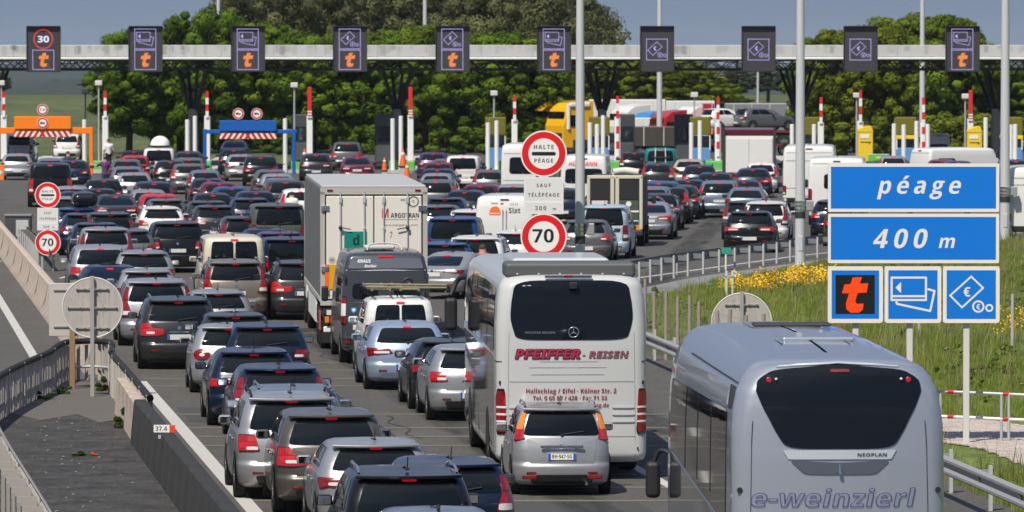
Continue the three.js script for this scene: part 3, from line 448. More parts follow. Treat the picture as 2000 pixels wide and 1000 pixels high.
{
  const D = 207.5, t = thing('green_marker', 'small green marker plate on a thin post at the far crash barrier', 'marker post', gx(1418, D), D);
  const y = hAt(490, D); mesh('plate', rbox(0.34, 0.2, 0.03, 0.01, 0, y, 0), std(0.03, 0.3, 0.2, 0.5), t); mesh('post', cyl(0.03, 0.03, y, 8, 0, y / 2, -0.02), M.white, t);
  const E = 168, q = thing('delineator', 'pale double delineator post standing in the grass above the round sign back', 'marker post', gx(1425, 186), 186); void E;
  for (const s of [-1, 1]) mesh('post', rbox(0.07, 0.75, 0.05, 0.015, s * 0.09, 0.37, 0), std(0.55, 0.56, 0.6, 0.6), q); mesh('crossbar', box(0.3, 0.05, 0.03, 0, 0.6, 0.03), M.galv, q);
  const a = thing('arrow_board', 'orange board with a pale blue arrow at the left picture edge', 'road sign', gx(-8, 300), 300), ya = hAt(337, 300);
  mesh('panel', rbox(0.75, 0.72, 0.04, 0.02, 0, ya, 0), std(0.9, 0.22, 0.02, 0.5), a); const sh = new THREE.Shape([[-0.3, 0.1], [0.05, 0.1], [0.05, 0.24], [0.33, 0], [0.05, -0.24], [0.05, -0.1], [-0.3, -0.1]].map(([u, v]) => new THREE.Vector2(u, v))); mesh('arrow', new THREE.ExtrudeGeometry(sh, { depth: 0.01, bevelEnabled: false }).translate(0, ya, 0.022), std(0.5, 0.65, 0.85, 0.5), a); mesh('post', cyl(0.04, 0.04, ya, 8, 0, ya / 2, -0.05), M.galv, a);
}
{
  const D = 236, t = thing('roadside_cabinet', 'dark and pale roadside cabinet left of the small red ringed signs', 'cabinet', gx(36, D), D);
  mesh('body', rbox(0.95, 0.95, 0.7, 0.04, 0, 0.52, 0), std(0.06, 0.065, 0.065, 0.6), t); mesh('door_panel', rbox(0.46, 0.6, 0.03, 0.01, 0.16, 0.55, 0.36), std(0.5, 0.5, 0.49, 0.6), t); mesh('lid', rbox(1.02, 0.08, 0.78, 0.03, 0, 1.02, 0), std(0.2, 0.2, 0.2, 0.6), t);
}
crashRail('crash_barrier', 'short bent crash barrier end beside the roadside cabinet', [[-14.9, 206], [-16.3, 220], [-17.6, 232]], 1, 2.4, std(0.16, 0.15, 0.14, 0.8, 0.2));
// ---------------------------------------------------------------- lamp posts
const lampGrey = std(0.56, 0.56, 0.58, 0.5, 0.15);
function lampPost(label, px, D, r, H, clamp_, base) {
  const t = thing('lamp_post', label, 'lamp post', gx(px, D), D);
  mesh('pole', new THREE.LatheGeometry([[r * 1.12, 0], [r * 1.08, 2], [r, 5], [r * 0.6, H], [0.001, H]].map(([a, b]) => new THREE.Vector2(a, b)), 24), lampGrey, t);
  mesh('arm', bar(V(0, H, 0), V(-1.4, H + 0.3, 0), 0.05, 8), lampGrey, t); mesh('lamp_head', rbox(0.7, 0.14, 0.3, 0.06, -1.6, H + 0.32, 0), lampGrey, t);
  if (clamp_) { const y = hAt(clamp_, D); for (const d of [0.1, -0.02, -0.14]) mesh('clamp_band', new THREE.CylinderGeometry(r * 1.2, r * 1.2, 0.085, 24).translate(0, y + d, 0), M.chrome, t); mesh('clamp_box', rbox(0.24, 0.34, 0.22, 0.03, r + 0.16, y - 0.02, 0.05), std(0.4, 0.4, 0.41, 0.5, 0.5), t); mesh('cable_guard', new THREE.CylinderGeometry(r * 1.13, r * 1.13, 0.22, 24).translate(0, y - 0.33, 0), M.dark, t); }
  if (base) { mesh('foot_plate', box(0.6, 0.04, 0.6, 0, 0.02, 0), lampGrey, t); mesh('service_door', rbox(0.16, 0.5, 0.03, 0.02, 0, 0.8, r * 1.1), lampGrey, t); }
}
lampPost('tall pale lamp post nearest the picture centre, beside the red ringed signs', 1133, 183.4, 0.132, 13, 446, 1);
lampPost('tall pale lamp post standing in the grass left of the blue toll sign', 1563, 210, 0.152, 14, 400, 1);
lampPost('tall pale lamp post at the right edge of the blue toll sign', 1963, 237, 0.168, 15, 372, 1);
lampPost('slender lamp post among the white trailers behind the toll canopy', 1288, 412, 0.17, 16);
lampPost('slender lamp post before the right trees, left of the last lane signal', 1801, 412, 0.17, 16);
lampPost('lamp post rising from the trees above the left lane signals', 427, 445, 0.15, 16);
lampPost('lamp post rising from the trees left of the middle lane signal', 830, 440, 0.16, 16);
lampPost('thin lamp post in front of the hazy gap right of the trailers', 1480, 520, 0.09, 6.2);
// ---------------------------------------------------------------- fences, railing, paving
const wood = std(0.3, 0.25, 0.2, 0.9);
function wireFence(label, path, hs, mat) {
  const t = thing('wire_fence', label, 'fence', 0, 0);
  path.forEach(([x, D], i) => mesh('post', cyl(0.04, 0.05, hs[i % hs.length], 9, x, hs[i % hs.length] / 2, -D), mat, t));
  for (const h of [0.35, 0.75, 1.15, 1.45]) mesh('wire', tube(path.map(([x, D]) => V(x, h, -D)), 0.004, path.length * 2, 4), M.steel, t);
  const v = []; for (let i = 0; i < path.length - 1; i++) for (let k = 1; k < 9; k++) { const x = lerp(path[i][0], path[i + 1][0], k / 9), D = lerp(path[i][1], path[i + 1][1], k / 9); v.push(box(0.004, 1.4, 0.004, x, 0.72, -D)); }
  const m = mesh('mesh_wire', v, M.steel, t); m.userData.kind = 'stuff';
}
wireFence('grey wooden post and wire fence in the grass left of the round sign back', [[3.25, 156], [3.36, 151], [3.58, 148.6], [3.8, 146.6], [4.02, 144.6], [4.16, 142.2], [4.5, 140], [4.72, 138.4], [5.0, 136.6], [5.3, 134.7], [5.75, 132], [6.5, 127]], [1.62, 1.5, 1.6, 1.55, 1.66], wood);
wireFence('sparse grey post and wire fence in the meadow right of the blue sign', [[8.6, 165], [10.2, 160], [11.9, 152], [13.6, 146], [15.5, 140]], [1.5, 1.35, 1.4], std(0.4, 0.38, 0.36, 0.8));
{
  const t = thing('pipe_railing', 'grey pipe railing with red bands behind the foot of the blue sign', 'railing', 0, 0), D = 117.6, X = (px) => gx(px, D), pts = [1835, 1900, 1960, 1968, 2060, 2130];
  const y1 = hAt(768, D), y2 = hAt(817, D);
  for (const y of [y1, y2]) { mesh('rail', bar(V(X(1825), y + 0.02, -D - 0.3), V(X(2130), y - 0.06, -D + 0.5), 0.028, 10), y === y1 ? M.galv : M.white, t); for (const px of [1862, 1968, 2070]) { const f = (px - 1825) / 305; mesh('red_band', bar(V(X(px - 9), y + 0.02 - 0.08 * f, -D - 0.3 + 0.8 * f), V(X(px + 9), y + 0.02 - 0.08 * f, -D - 0.3 + 0.8 * f), 0.036, 10), M.red, t); } }
  for (const px of [1840, 1957, 1971, 2075, 2089]) { const f = (px - 1825) / 305; mesh('post', bar(V(X(px), 0, -D - 0.3 + 0.8 * f), V(X(px), y1 + 0.02 - 0.08 * f, -D - 0.3 + 0.8 * f), 0.028, 10), M.galv, t); }
}
{ // paved apron of small pale setts
  const [ax, aD] = ground(1835, 822), pts = [[1820, 818], [1900, 816], [2010, 838], [2120, 850], [2120, 960], [2010, 915], [1920, 878], [1820, 864]].map(([a, b]) => ground(a, b)); void ax; void aD;
  const apron = struct('paved_apron', sheet(pts, 0.02), std(0.26, 0.22, 0.19, 0.95));
  const inside = (x, D) => { let c = false; for (let i = 0, j = pts.length - 1; i < pts.length; j = i++) { const [xi, yi] = pts[i], [xj, yj] = pts[j]; if ((yi > D) !== (yj > D) && x < (xj - xi) * (D - yi) / (yj - yi) + xi) c = !c; } return c; };
  const list = []; let row = 0; for (let D = 108; D < 126; D += 0.24, row++) for (let x = 6; x < 12.5; x += 0.22) { const xx = x + (row % 2) * 0.11; if (inside(xx, D)) list.push([xx, D]); }
  const g = rbox(0.205, 0.04, 0.225, 0.012), im = new THREE.InstancedMesh(g, std(1, 1, 1, 0.9), list.length), m4 = new THREE.Matrix4(), col = new THREE.Color();
  list.forEach(([x, D], i) => { m4.makeRotationY(rr(-0.03, 0.03)).setPosition(x, 0.028 + rr(-0.006, 0.006), -D); im.setMatrixAt(i, m4); const k = rr(0.85, 1.12); im.setColorAt(i, col.setRGB(0.44 * k, 0.37 * k, 0.33 * k)); });
  im.name = 'paving_sett'; im.userData = { kind: 'stuff' }; im.castShadow = im.receiveShadow = true; apron.add(im);
}
// ---------------------------------------------------------------- vehicles: a body is a stack of rounded plan outlines
// level: [y, rear z, front z, half width, rear corner radius, front corner radius]; rear is +z, forward is -z
function makeSurf(levels, { bow = 0.115, fbow = 0.16, taper = 0.05, crown = 0.03 } = {}) {
  const P = (y) => { let i = 0; while (i < levels.length - 2 && y > levels[i + 1][0]) i++; const a = levels[i], b = levels[i + 1], t = clamp((y - a[0]) / (b[0] - a[0] || 1), 0, 1); return a.map((v, k) => lerp(v, b[k], t)); };
  const H = levels[levels.length - 1][0];
  const S = (u, y) => {
    let p = P(y), [, zr, zf, w, r, q] = p, flip = 1; u = ((u + 1.5) % 10 + 10) % 10 - 1.5;
    if (u > 5) { u = 10 - u; flip = -1; } if (u < 0) { u = -u; flip = -flip; }
    r = Math.min(r, w * 0.95, (zr - zf) * 0.45); q = Math.min(q, w * 0.95, (zr - zf) * 0.45);
    let x, z;
    if (u <= 1) { x = u * (w - r); z = zr; }
    else if (u <= 1.5) { const a = (u - 1) * Math.PI; x = w - r + r * Math.sin(a); z = zr - r + r * Math.cos(a); }
    else if (u <= 3.5) { x = w; z = lerp(zr - r, zf + q, (u - 1.5) / 2); }
    else if (u <= 4) { const a = (u - 3.5) * Math.PI; x = w - q + q * Math.cos(a); z = zf + q - q * Math.sin(a); }
    else { x = (5 - u) * (w - q); z = zf; }
    const mid = (zr + zf) / 2, hl = (zr - zf) / 2 || 1, n = (z - mid) / hl, xn = x / (w || 1);
    if (n > 0) z -= bow * xn * xn * n; else z += fbow * xn * xn * -n;
    x *= 1 - taper * Math.pow(Math.abs(n), 3);
    const yy = y - (y > H - 0.14 ? crown * n * n * (1 - (H - y) / 0.14) : 0);
    return V(flip * x, yy, z);
  };
  const N = (u, y) => { const e = 0.01, a = S(u + e, y).sub(S(u - e, y)), b = S(u, Math.min(H, y + e)).sub(S(u, y - e)); const n = b.cross(a).normalize().negate(); return n.lengthSq() > 0.5 ? n : V(0, 0, 1); };
  return { S, N, H, levels };
}
const RING = (() => { const u = []; const add = (a, b, n) => { for (let i = 0; i < n; i++) u.push(lerp(a, b, i / n)); }; add(-1, 1, 8); add(1, 1.5, 4); add(1.5, 3.5, 12); add(3.5, 4, 4); add(4, 6, 8); add(6, 6.5, 4); add(6.5, 8.5, 12); add(8.5, 9, 4); return u; })();
function shell(sf) {
  const L = sf.levels, ys = []; for (let i = 0; i < L.length - 1; i++) { const n = L[i + 1][0] - L[i][0] > 0.12 ? 3 : L[i + 1][0] - L[i][0] > 0.045 ? 2 : 1; for (let k = 0; k < n; k++) ys.push(lerp(L[i][0], L[i + 1][0], k / n)); } ys.push(sf.H);
  const pos = [], idx = [], n = RING.length;
  for (const y of ys) for (const u of RING) { const p = sf.S(u, y); pos.push(p.x, p.y, p.z); }
  for (let j = 0; j < ys.length - 1; j++) for (let i = 0; i < n; i++) { const a = j * n + i, b = j * n + (i + 1) % n, c = a + n, d = b + n; idx.push(a, b, c, b, d, c); }
  const g = new THREE.BufferGeometry(); g.setAttribute('position', new THREE.Float32BufferAttribute(pos, 3)); g.setIndex(idx); g.computeVertexNormals();
  const base = ys.length * n; // underside
  const bp = [], bi = []; for (let i = 0; i < n; i++) bp.push(...pos.slice(i * 3, i * 3 + 3)); bp.push(0, L[0][0], 0); for (let i = 0; i < n; i++) bi.push(i, n, (i + 1) % n); void base;
  const u = new THREE.BufferGeometry(); u.setAttribute('position', new THREE.Float32BufferAttribute(bp, 3)); u.setIndex(bi); u.computeVertexNormals();
  return merge([g, u]);
}
// a piece lying on that surface: outline in (u, y), lifted by `off` with a skirt down to the surface
function patch(sf, pts, off = 0.006, K = 3, flat = false) {
  const n = pts.length; let cu = 0, cy = 0; pts.forEach(([u, y]) => { cu += u / n; cy += y / n; });
  const pos = [], uv = [], idx = []; let u0 = 1e9, u1 = -1e9, y0 = 1e9, y1 = -1e9; pts.forEach(([u, y]) => { u0 = Math.min(u0, u); u1 = Math.max(u1, u); y0 = Math.min(y0, y); y1 = Math.max(y1, y); });
  const put = (u, y, o) => { const p = sf.S(u, y).addScaledVector(sf.N(u, y), o); pos.push(p.x, p.y, p.z); uv.push((u - u0) / (u1 - u0), (y - y0) / (y1 - y0)); };
  put(cu, cy, off); for (let k = 1; k <= K; k++) for (const [u, y] of pts) put(lerp(cu, u, k / K), lerp(cy, y, k / K), off);
  for (let i = 0; i < n; i++) { const j = (i + 1) % n; idx.push(0, 1 + i, 1 + j); for (let k = 1; k < K; k++) { const a = 1 + (k - 1) * n, b = 1 + k * n; idx.push(a + i, b + i, a + j, a + j, b + i, b + j); } }
  const g = new THREE.BufferGeometry(); g.setAttribute('position', new THREE.Float32BufferAttribute(pos, 3)); g.setAttribute('uv', new THREE.Float32BufferAttribute(uv, 2)); g.setIndex(idx); g.computeVertexNormals();
  const sp = [], si = []; for (const o of [off, -0.004]) for (const [u, y] of pts) { const p = sf.S(u, y).addScaledVector(sf.N(u, y), o); sp.push(p.x, p.y, p.z); }
  for (let i = 0; i < n; i++) { const j = (i + 1) % n; si.push(i, n + i, j, j, n + i, n + j); }
  const k = new THREE.BufferGeometry(); k.setAttribute('position', new THREE.Float32BufferAttribute(sp, 3)); k.setIndex(si); k.computeVertexNormals();
  return flat ? g : merge([g, k]);
}
function poly(c, rad = 0.12, seg = 3, sub = 3) {     // rounded polygon in (u, y); rad is a fraction of the shorter edge
  const out = [], n = c.length;
  for (let i = 0; i < n; i++) {
    const p = c[(i + n - 1) % n], q = c[i], r = c[(i + 1) % n], a = [lerp(q[0], p[0], rad), lerp(q[1], p[1], rad)], b = [lerp(q[0], r[0], rad), lerp(q[1], r[1], rad)];
    for (let k = 0; k <= seg; k++) { const t = k / seg; out.push([lerp(lerp(a[0], q[0], t), lerp(q[0], b[0], t), t), lerp(lerp(a[1], q[1], t), lerp(q[1], b[1], t), t)]); }
    const e = [lerp(r[0], q[0], rad), lerp(r[1], q[1], rad)]; for (let k = 1; k < sub; k++) out.push([lerp(b[0], e[0], k / sub), lerp(b[1], e[1], k / sub)]);
  }
  return out;
}
const quad = (a, b, y0, y1, rad = 0.1, sub = 4) => poly([[a, y0], [b, y0], [b, y1], [a, y1]], rad, 3, sub);
const mirrored = (pts) => pts.map(([u, y]) => [-u, y]).reverse();
// --- materials
const paintCache = {};
function paint(name) {
  if (paintCache[name]) return paintCache[name];
  const T = { black: [0.006, 0.006, 0.007, 0.3, 0], navy: [0.008, 0.014, 0.035, 0.3, 0.2], darkblue: [0.01, 0.019, 0.048, 0.3, 0.2], blue: [0.02, 0.06, 0.17, 0.32, 0.2], lightblue: [0.17, 0.205, 0.27, 0.36, 0.45], iceblue: [0.3, 0.37, 0.5, 0.38, 0.4], paleblue: [0.5, 0.62, 0.7, 0.4, 0.2], grey: [0.13, 0.135, 0.14, 0.35, 0.4], darkgrey: [0.035, 0.036, 0.04, 0.32, 0.3], silver: [0.38, 0.38, 0.395, 0.38, 0.55], silvergrey: [0.33, 0.34, 0.36, 0.36, 0.5], white: [0.7, 0.69, 0.67, 0.35, 0],
    beige: [0.42, 0.37, 0.3, 0.4, 0.2], taupe: [0.2, 0.175, 0.15, 0.36, 0.4], brown: [0.1, 0.09, 0.08, 0.34, 0.4], red: [0.4, 0.015, 0.02, 0.32, 0], maroon: [0.12, 0.012, 0.03, 0.32, 0.2], purple: [0.07, 0.03, 0.09, 0.34, 0.3], teal: [0.0, 0.2, 0.19, 0.35, 0.1], green: [0.02, 0.05, 0.04, 0.34, 0.2], olive: [0.07, 0.08, 0.06, 0.6, 0], coachblue: [0.36, 0.4, 0.52, 0.36, 0.4], coachwhite: [0.5, 0.5, 0.5, 0.35, 0], vangrey: [0.06, 0.063, 0.075, 0.34, 0.3], yellow: [0.8, 0.42, 0.01, 0.4, 0], cream: [0.6, 0.55, 0.42, 0.45, 0], truckblue: [0.02, 0.2, 0.5, 0.4, 0] }[name];
  return (paintCache[name] = phys(T[0], T[1], T[2], { roughness: T[3], metalness: T[4], clearcoat: 0.55, clearcoatRoughness: 0.07, specularIntensity: 0.6 }));
}
const glassM = phys(0.005, 0.0075, 0.009, { roughness: 0.03, specularIntensity: 0.8 });
const lensTex = canvasTex(128, 128, (x) => { x.fillStyle = '#d8d0d0'; x.fillRect(0, 0, 128, 128); x.fillStyle = '#5a4444'; x.fillRect(0, 0, 128, 7); x.fillRect(0, 121, 128, 7); x.fillRect(0, 0, 7, 128); x.fillRect(121, 0, 7, 128); x.fillStyle = '#ffffff'; x.beginPath(); x.arc(44, 76, 24, 0, 7); x.fill(); x.fillRect(70, 18, 42, 30); x.fillStyle = '#8f7f7f'; x.fillRect(10, 52, 108, 5); for (let i = 0; i < 20; i++) { x.fillStyle = i % 2 ? 'rgba(60,20,20,0.25)' : 'rgba(255,255,255,0.2)'; x.fillRect(8 + i * 5.6, 8, 2, 112); } });
const redLens = phys(0.3, 0.005, 0.006, { map: lensTex, roughness: 0.25, clearcoat: 1, clearcoatRoughness: 0.05 });
const redLit = phys(0.42, 0.008, 0.008, { map: lensTex, emissiveMap: lensTex, roughness: 0.3, clearcoat: 1 }); redLit.emissive.setRGB(0.22, 0.004, 0.004);
const brakeLit = phys(0.5, 0.01, 0.02, { roughness: 0.3 }); brakeLit.emissive.setRGB(0.3, 0.004, 0.012);
const clearLens = phys(0.7, 0.68, 0.66, { roughness: 0.12, clearcoat: 1 }), amberLens = phys(0.75, 0.22, 0.02, { roughness: 0.2, clearcoat: 1 });
const plastic = std(0.02, 0.02, 0.021, 0.55), plateW = std(0.66, 0.65, 0.62, 0.45), plateB = std(0.02, 0.08, 0.4, 0.5), tyreM = std(0.011, 0.011, 0.012, 0.85), rimM = std(0.4, 0.4, 0.41, 0.35, 0.8), mirrorM = phys(0.6, 0.62, 0.65, { roughness: 0.05, metalness: 1 });
// --- wheels
const wheelGeo = {}, rimGeo = {};
function wheelOf(r, w) {
  const k = r + '_' + w; if (wheelGeo[k]) return [wheelGeo[k], rimGeo[k]];
  const h = w / 2; wheelGeo[k] = new THREE.LatheGeometry([[r * 0.62, -h], [r * 0.93, -h], [r, -h * 0.7], [r, h * 0.7], [r * 0.93, h], [r * 0.62, h], [r * 0.6, h * 0.6]].map(([a, b]) => new THREE.Vector2(a, b)), 24).rotateZ(-Math.PI / 2);
  const s = [new THREE.CylinderGeometry(r * 0.62, r * 0.62, w * 0.5, 20).rotateZ(Math.PI / 2)]; for (let i = 0; i < 5; i++) s.push(box(w * 0.96, r * 0.56, r * 0.14, 0, r * 0.32, 0).rotateX(i * Math.PI * 0.4)); s.push(new THREE.CylinderGeometry(r * 0.12, r * 0.12, w, 10).rotateZ(Math.PI / 2));
  rimGeo[k] = merge(s); return [wheelGeo[k], rimGeo[k]];
}
function wheels(t, r, w, hw, zs, lod) {
  const [tg, rg] = wheelOf(r, w);
  for (const z of zs) for (const s of [-1, 1]) { const m = mesh('wheel', tg, tyreM, t); m.position.set(s * (hw - w / 2 + 0.012), r, z); if (lod < 2) mesh('rim', rg, rimM, m); }
  const ag = new THREE.CircleGeometry(r * 1.17, 20, -0.25, Math.PI + 0.5);
  for (const z of zs) for (const s of [-1, 1]) { const m = mesh('wheel_arch', ag, M.rubber, t); m.position.set(s * (hw + 0.004), r, z); m.rotation.y = s * Math.PI / 2; }
}
const plateGeo = box(0.52, 0.115, 0.016), bandGeo = box(0.045, 0.112, 0.018), eu = bandGeo;
// --- car kinds
const KINDS = {
  mini: { L: 3.55, W: 1.63, H: 1.49, hb: 0.98, rt: 0.42, rb: 0.14, lamp: 'round', sb: 0.95, st: 1.55, r: 0.29, narrow: 0.2 },
  hatch: { L: 4.05, W: 1.75, H: 1.46, hb: 0.97, rt: 0.4, rb: 0.13, lamp: 'block', sb: 1.05, st: 1.75, r: 0.31, narrow: 0.21 },
  hatchell: { L: 4.1, W: 1.77, H: 1.46, hb: 0.98, rt: 0.46, rb: 0.13, lamp: 'ell', sb: 1.05, st: 1.8, r: 0.31, narrow: 0.22 },
  hatchtall: { L: 3.95, W: 1.72, H: 1.5, hb: 0.99, rt: 0.4, rb: 0.12, lamp: 'tall', sb: 1.0, st: 1.7, r: 0.3, narrow: 0.2 },
  wide: { L: 4.25, W: 1.78, H: 1.47, hb: 0.97, rt: 0.41, rb: 0.13, lamp: 'wide', sb: 1.1, st: 1.85, r: 0.32, narrow: 0.2 },
  estate: { L: 4.65, W: 1.81, H: 1.48, hb: 0.97, rt: 0.42, rb: 0.12, lamp: 'block', sb: 1.25, st: 2.0, r: 0.32, narrow: 0.2, rails: 1 },
  tallest: { L: 4.6, W: 1.83, H: 1.49, hb: 0.98, rt: 0.42, rb: 0.12, lamp: 'tall', sb: 1.25, st: 2.0, r: 0.32, narrow: 0.19 },
  sedan: { L: 4.6, W: 1.8, H: 1.44, hb: 0.98, rt: 1.35, rb: 0.5, lamp: 'wide', sb: 1.25, st: 2.0, r: 0.32, narrow: 0.22, deck: 1 },
  suv: { L: 4.5, W: 1.86, H: 1.67, hb: 1.06, rt: 0.38, rb: 0.12, lamp: 'block', sb: 1.15, st: 1.85, r: 0.35, narrow: 0.18, rails: 1 },
  suvwide: { L: 4.5, W: 1.83, H: 1.6, hb: 1.03, rt: 0.42, rb: 0.12, lamp: 'ell', sb: 1.15, st: 1.85, r: 0.35, narrow: 0.19, rails: 1 },
  suvtall: { L: 4.5, W: 1.82, H: 1.67, hb: 1.06, rt: 0.36, rb: 0.12, lamp: 'tall', sb: 1.15, st: 1.85, r: 0.35, narrow: 0.18 },
  mpv: { L: 4.4, W: 1.81, H: 1.61, hb: 1.02, rt: 0.36, rb: 0.11, lamp: 'tall', sb: 0.95, st: 1.75, r: 0.32, narrow: 0.17 },
  kombi: { L: 4.25, W: 1.8, H: 1.82, hb: 1.08, rt: 0.16, rb: 0.06, lamp: 'side', sb: 0.95, st: 1.7, r: 0.32, narrow: 0.12 },
  cargo: { L: 3.95, W: 1.72, H: 1.72, hb: 1.06, rt: 0.18, rb: 0.06, lamp: 'side', sb: 0.95, st: 1.65, r: 0.3, narrow: 0.14, twin: 1 },
  van: { L: 4.9, W: 1.9, H: 1.95, hb: 1.12, rt: 0.14, rb: 0.06, lamp: 'side', sb: 0.8, st: 1.4, r: 0.33, narrow: 0.12, twin: 1 },
  jeep: { L: 4.9, W: 1.98, H: 2.0, hb: 1.25, rt: 0.22, rb: 0.08, lamp: 'side', sb: 1.3, st: 1.9, r: 0.39, narrow: 0.13, rails: 1 },
  coupe: { L: 4.3, W: 1.8, H: 1.36, hb: 0.92, rt: 1.15, rb: 0.35, lamp: 'wide', sb: 1.3, st: 2.05, r: 0.33, narrow: 0.24, deck: 1 },
};
const geoCache = {};
function carGeo(kind) {
  if (geoCache[kind]) return geoCache[kind];
  const k = KINDS[kind], hl = k.L / 2, hw = k.W / 2, H = k.H, hb = k.hb, G = { k };
  const rb = hl - k.rb, rt = hl - k.rt, fb = -hl + k.sb, ft = -hl + k.st, ty = H - 0.12, rm = (rt + ft) / 2;
  const lv = [[0.2, hl - 0.22, -hl + 0.2, hw - 0.1, 0.2, 0.25], [0.26, hl - 0.07, -hl + 0.08, hw - 0.035, 0.26, 0.3], [0.4, hl - 0.012, -hl + 0.015, hw - 0.008, 0.28, 0.34], [0.54, hl, -hl, hw, 0.28, 0.36], [0.585, hl - 0.015, -hl + 0.02, hw, 0.28, 0.36], [0.6, hl - 0.055, -hl + 0.05, hw - 0.003, 0.26, 0.36],
    [0.74, hl - 0.06, -hl + 0.1, hw - 0.002, 0.24, 0.36], [0.88, hl - 0.075, -hl + 0.4, hw - 0.012, 0.22, 0.34]];
  if (k.deck) lv.push([hb - 0.03, hl - 0.1, fb - 0.1, hw - 0.03, 0.22, 0.3], [hb, hl - 0.2, fb - 0.03, hw - 0.04, 0.2, 0.26], [hb + 0.035, rb, fb + 0.05, hw - 0.055, 0.17, 0.22]);
  else lv.push([hb, rb - 0.0, fb, hw - 0.035, 0.2, 0.26], [hb + 0.035, rb - 0.025, fb + 0.06, hw - 0.05, 0.17, 0.22]);
  const mid = (t, c) => [hb + 0.035 + (ty - hb - 0.035) * t, lerp(rb - 0.025, rt, t) + c * 0.05, lerp(fb + 0.06, ft, t) - c * 0.06, lerp(hw - 0.05, hw - k.narrow, t) + c * 0.018, 0.16, 0.2];
  lv.push(mid(0.35, 0.8), mid(0.7, 0.85), [ty, rt, ft, hw - k.narrow, 0.16, 0.2], [H - 0.07, rt - 0.06, ft + 0.09, hw - k.narrow - 0.05, 0.18, 0.22], [H - 0.03, Math.max(rm + 0.3, rt - 0.16), Math.min(rm - 0.3, ft + 0.25), hw - k.narrow - 0.15, 0.2, 0.25], [H - 0.01, Math.max(rm + 0.15, rt - 0.45), Math.min(rm - 0.15, ft + 0.6), hw - k.narrow - 0.36, 0.2, 0.25], [H, Math.max(rm + 0.06, rt - 0.75), Math.min(rm - 0.06, ft + 0.95), 0.02, 0.01, 0.01]);
  const sf = G.sf = makeSurf(lv); G.body = shell(sf);
  const wy0 = hb + 0.05, wy1 = ty + 0.01;
  G.rearGlass = k.twin ? [patch(sf, quad(-0.95, -0.04, wy0 + 0.02, wy1 - 0.06, 0.12, 5), 0.006), patch(sf, quad(0.04, 0.95, wy0 + 0.02, wy1 - 0.06, 0.12, 5), 0.006)] : [patch(sf, poly([[-1.05, wy0], [1.05, wy0], [1.0, wy1 - 0.03], [-1.0, wy1 - 0.03]], 0.1, 4, 8), 0.006, 4)];
  G.screen = patch(sf, quad(4.04, 5.96, wy0, wy1 - 0.01, 0.1, 6), 0.006, 4);
  const sw = [[1.78, 2.3], [2.34, 3.12]]; if (kind === 'coupe') sw.splice(0, 2, [2.0, 3.1]); else if (k.L > 4.3 && !k.deck) sw.splice(0, 1, [1.6, 1.84], [1.9, 2.42]), sw[sw.length - 1] = [2.46, 3.14];
  G.side = []; for (const [a, b] of sw) { const o = quad(a, b, wy0 + 0.02, wy1 - 0.02, 0.14, 4); G.side.push(patch(sf, o, 0.005), patch(sf, mirrored(o), 0.005)); }
  G.doors = []; for (const [a, b] of [[1.95, 2.42], [2.43, 2.98]]) { const o = quad(a, b, 0.33, hb - 0.015, 0.05, 4); G.doors.push(patch(sf, o, 0.004), patch(sf, mirrored(o), 0.004)); }
  G.tailgate = patch(sf, poly([[-0.92, 0.6], [0.92, 0.6], [0.98, hb + 0.01], [-0.98, hb + 0.01]], 0.06, 3, 6), 0.007);
  G.bumper = patch(sf, poly([[-0.9, 0.225], [0.9, 0.225], [1.0, 0.4], [-1.0, 0.4]], 0.14, 3, 6), 0.008);
  G.sill = patch(sf, quad(1.75, 3.25, 0.215, 0.3, 0.1, 8), 0.006); G.sillL = patch(sf, mirrored(quad(1.75, 3.25, 0.215, 0.3, 0.1, 8)), 0.006);
  const lam = { block: [[0.8, 0.77], [1.36, 0.77], [1.42, hb - 0.02], [0.92, hb - 0.02]], wide: [[0.5, 0.8], [1.36, 0.75], [1.46, hb - 0.05], [0.62, hb - 0.07]], ell: [[0.48, 0.8], [0.9, 0.74], [1.36, 0.76], [1.44, hb + 0.02], [1.02, hb + 0.01], [0.94, hb - 0.1], [0.5, hb - 0.12]], tall: [[0.9, 0.74], [1.42, 0.72], [1.44, hb + 0.05], [1.34, H - 0.2], [1.14, H - 0.22], [1.06, hb + 0.02]], side: [[1.02, 0.62], [1.36, 0.62], [1.36, hb + 0.06], [1.02, hb + 0.06]], round: null }[k.lamp];
  const lp = lam ? poly(lam, 0.14, 3, 3) : Array.from({ length: 18 }, (_, i) => [1.02 + 0.3 * Math.cos(i / 18 * 6.2832), 0.84 + 0.115 * Math.sin(i / 18 * 6.2832)]);
  G.lamps = [patch(sf, lp, 0.018), patch(sf, mirrored(lp), 0.018)];
  const rp = k.lamp === 'tall' ? quad(0.98, 1.3, 0.79, 0.88, 0.2) : k.lamp === 'round' ? Array.from({ length: 12 }, (_, i) => [1.02 + 0.09 * Math.cos(i / 12 * 6.28), 0.84 + 0.035 * Math.sin(i / 12 * 6.28)]) : k.lamp === 'side' ? quad(1.06, 1.32, 0.72, 0.82, 0.2) : quad(k.lamp === 'wide' ? 0.62 : 0.85, 1.12, 0.8, 0.85, 0.2);
  G.reverse = [patch(sf, rp, 0.024), patch(sf, mirrored(rp), 0.024)];
  G.brake = patch(sf, quad(-0.17, 0.17, ty - 0.028, ty + 0.008, 0.2), 0.022);
  G.reflector = [patch(sf, quad(0.78, 1.05, 0.42, 0.455, 0.2), 0.012), patch(sf, mirrored(quad(0.78, 1.05, 0.42, 0.455, 0.2)), 0.012)];
  const yp = k.deck || kind === 'suv' || kind === 'suvwide' || kind === 'kombi' || kind === 'van' || kind === 'cargo' || kind === 'jeep' || kind === 'mpv' ? 0.72 : 0.5; G.plateAt = sf.S(0, yp).add(V(0, 0.012 + 0, 0.016)); G.plateY = yp;
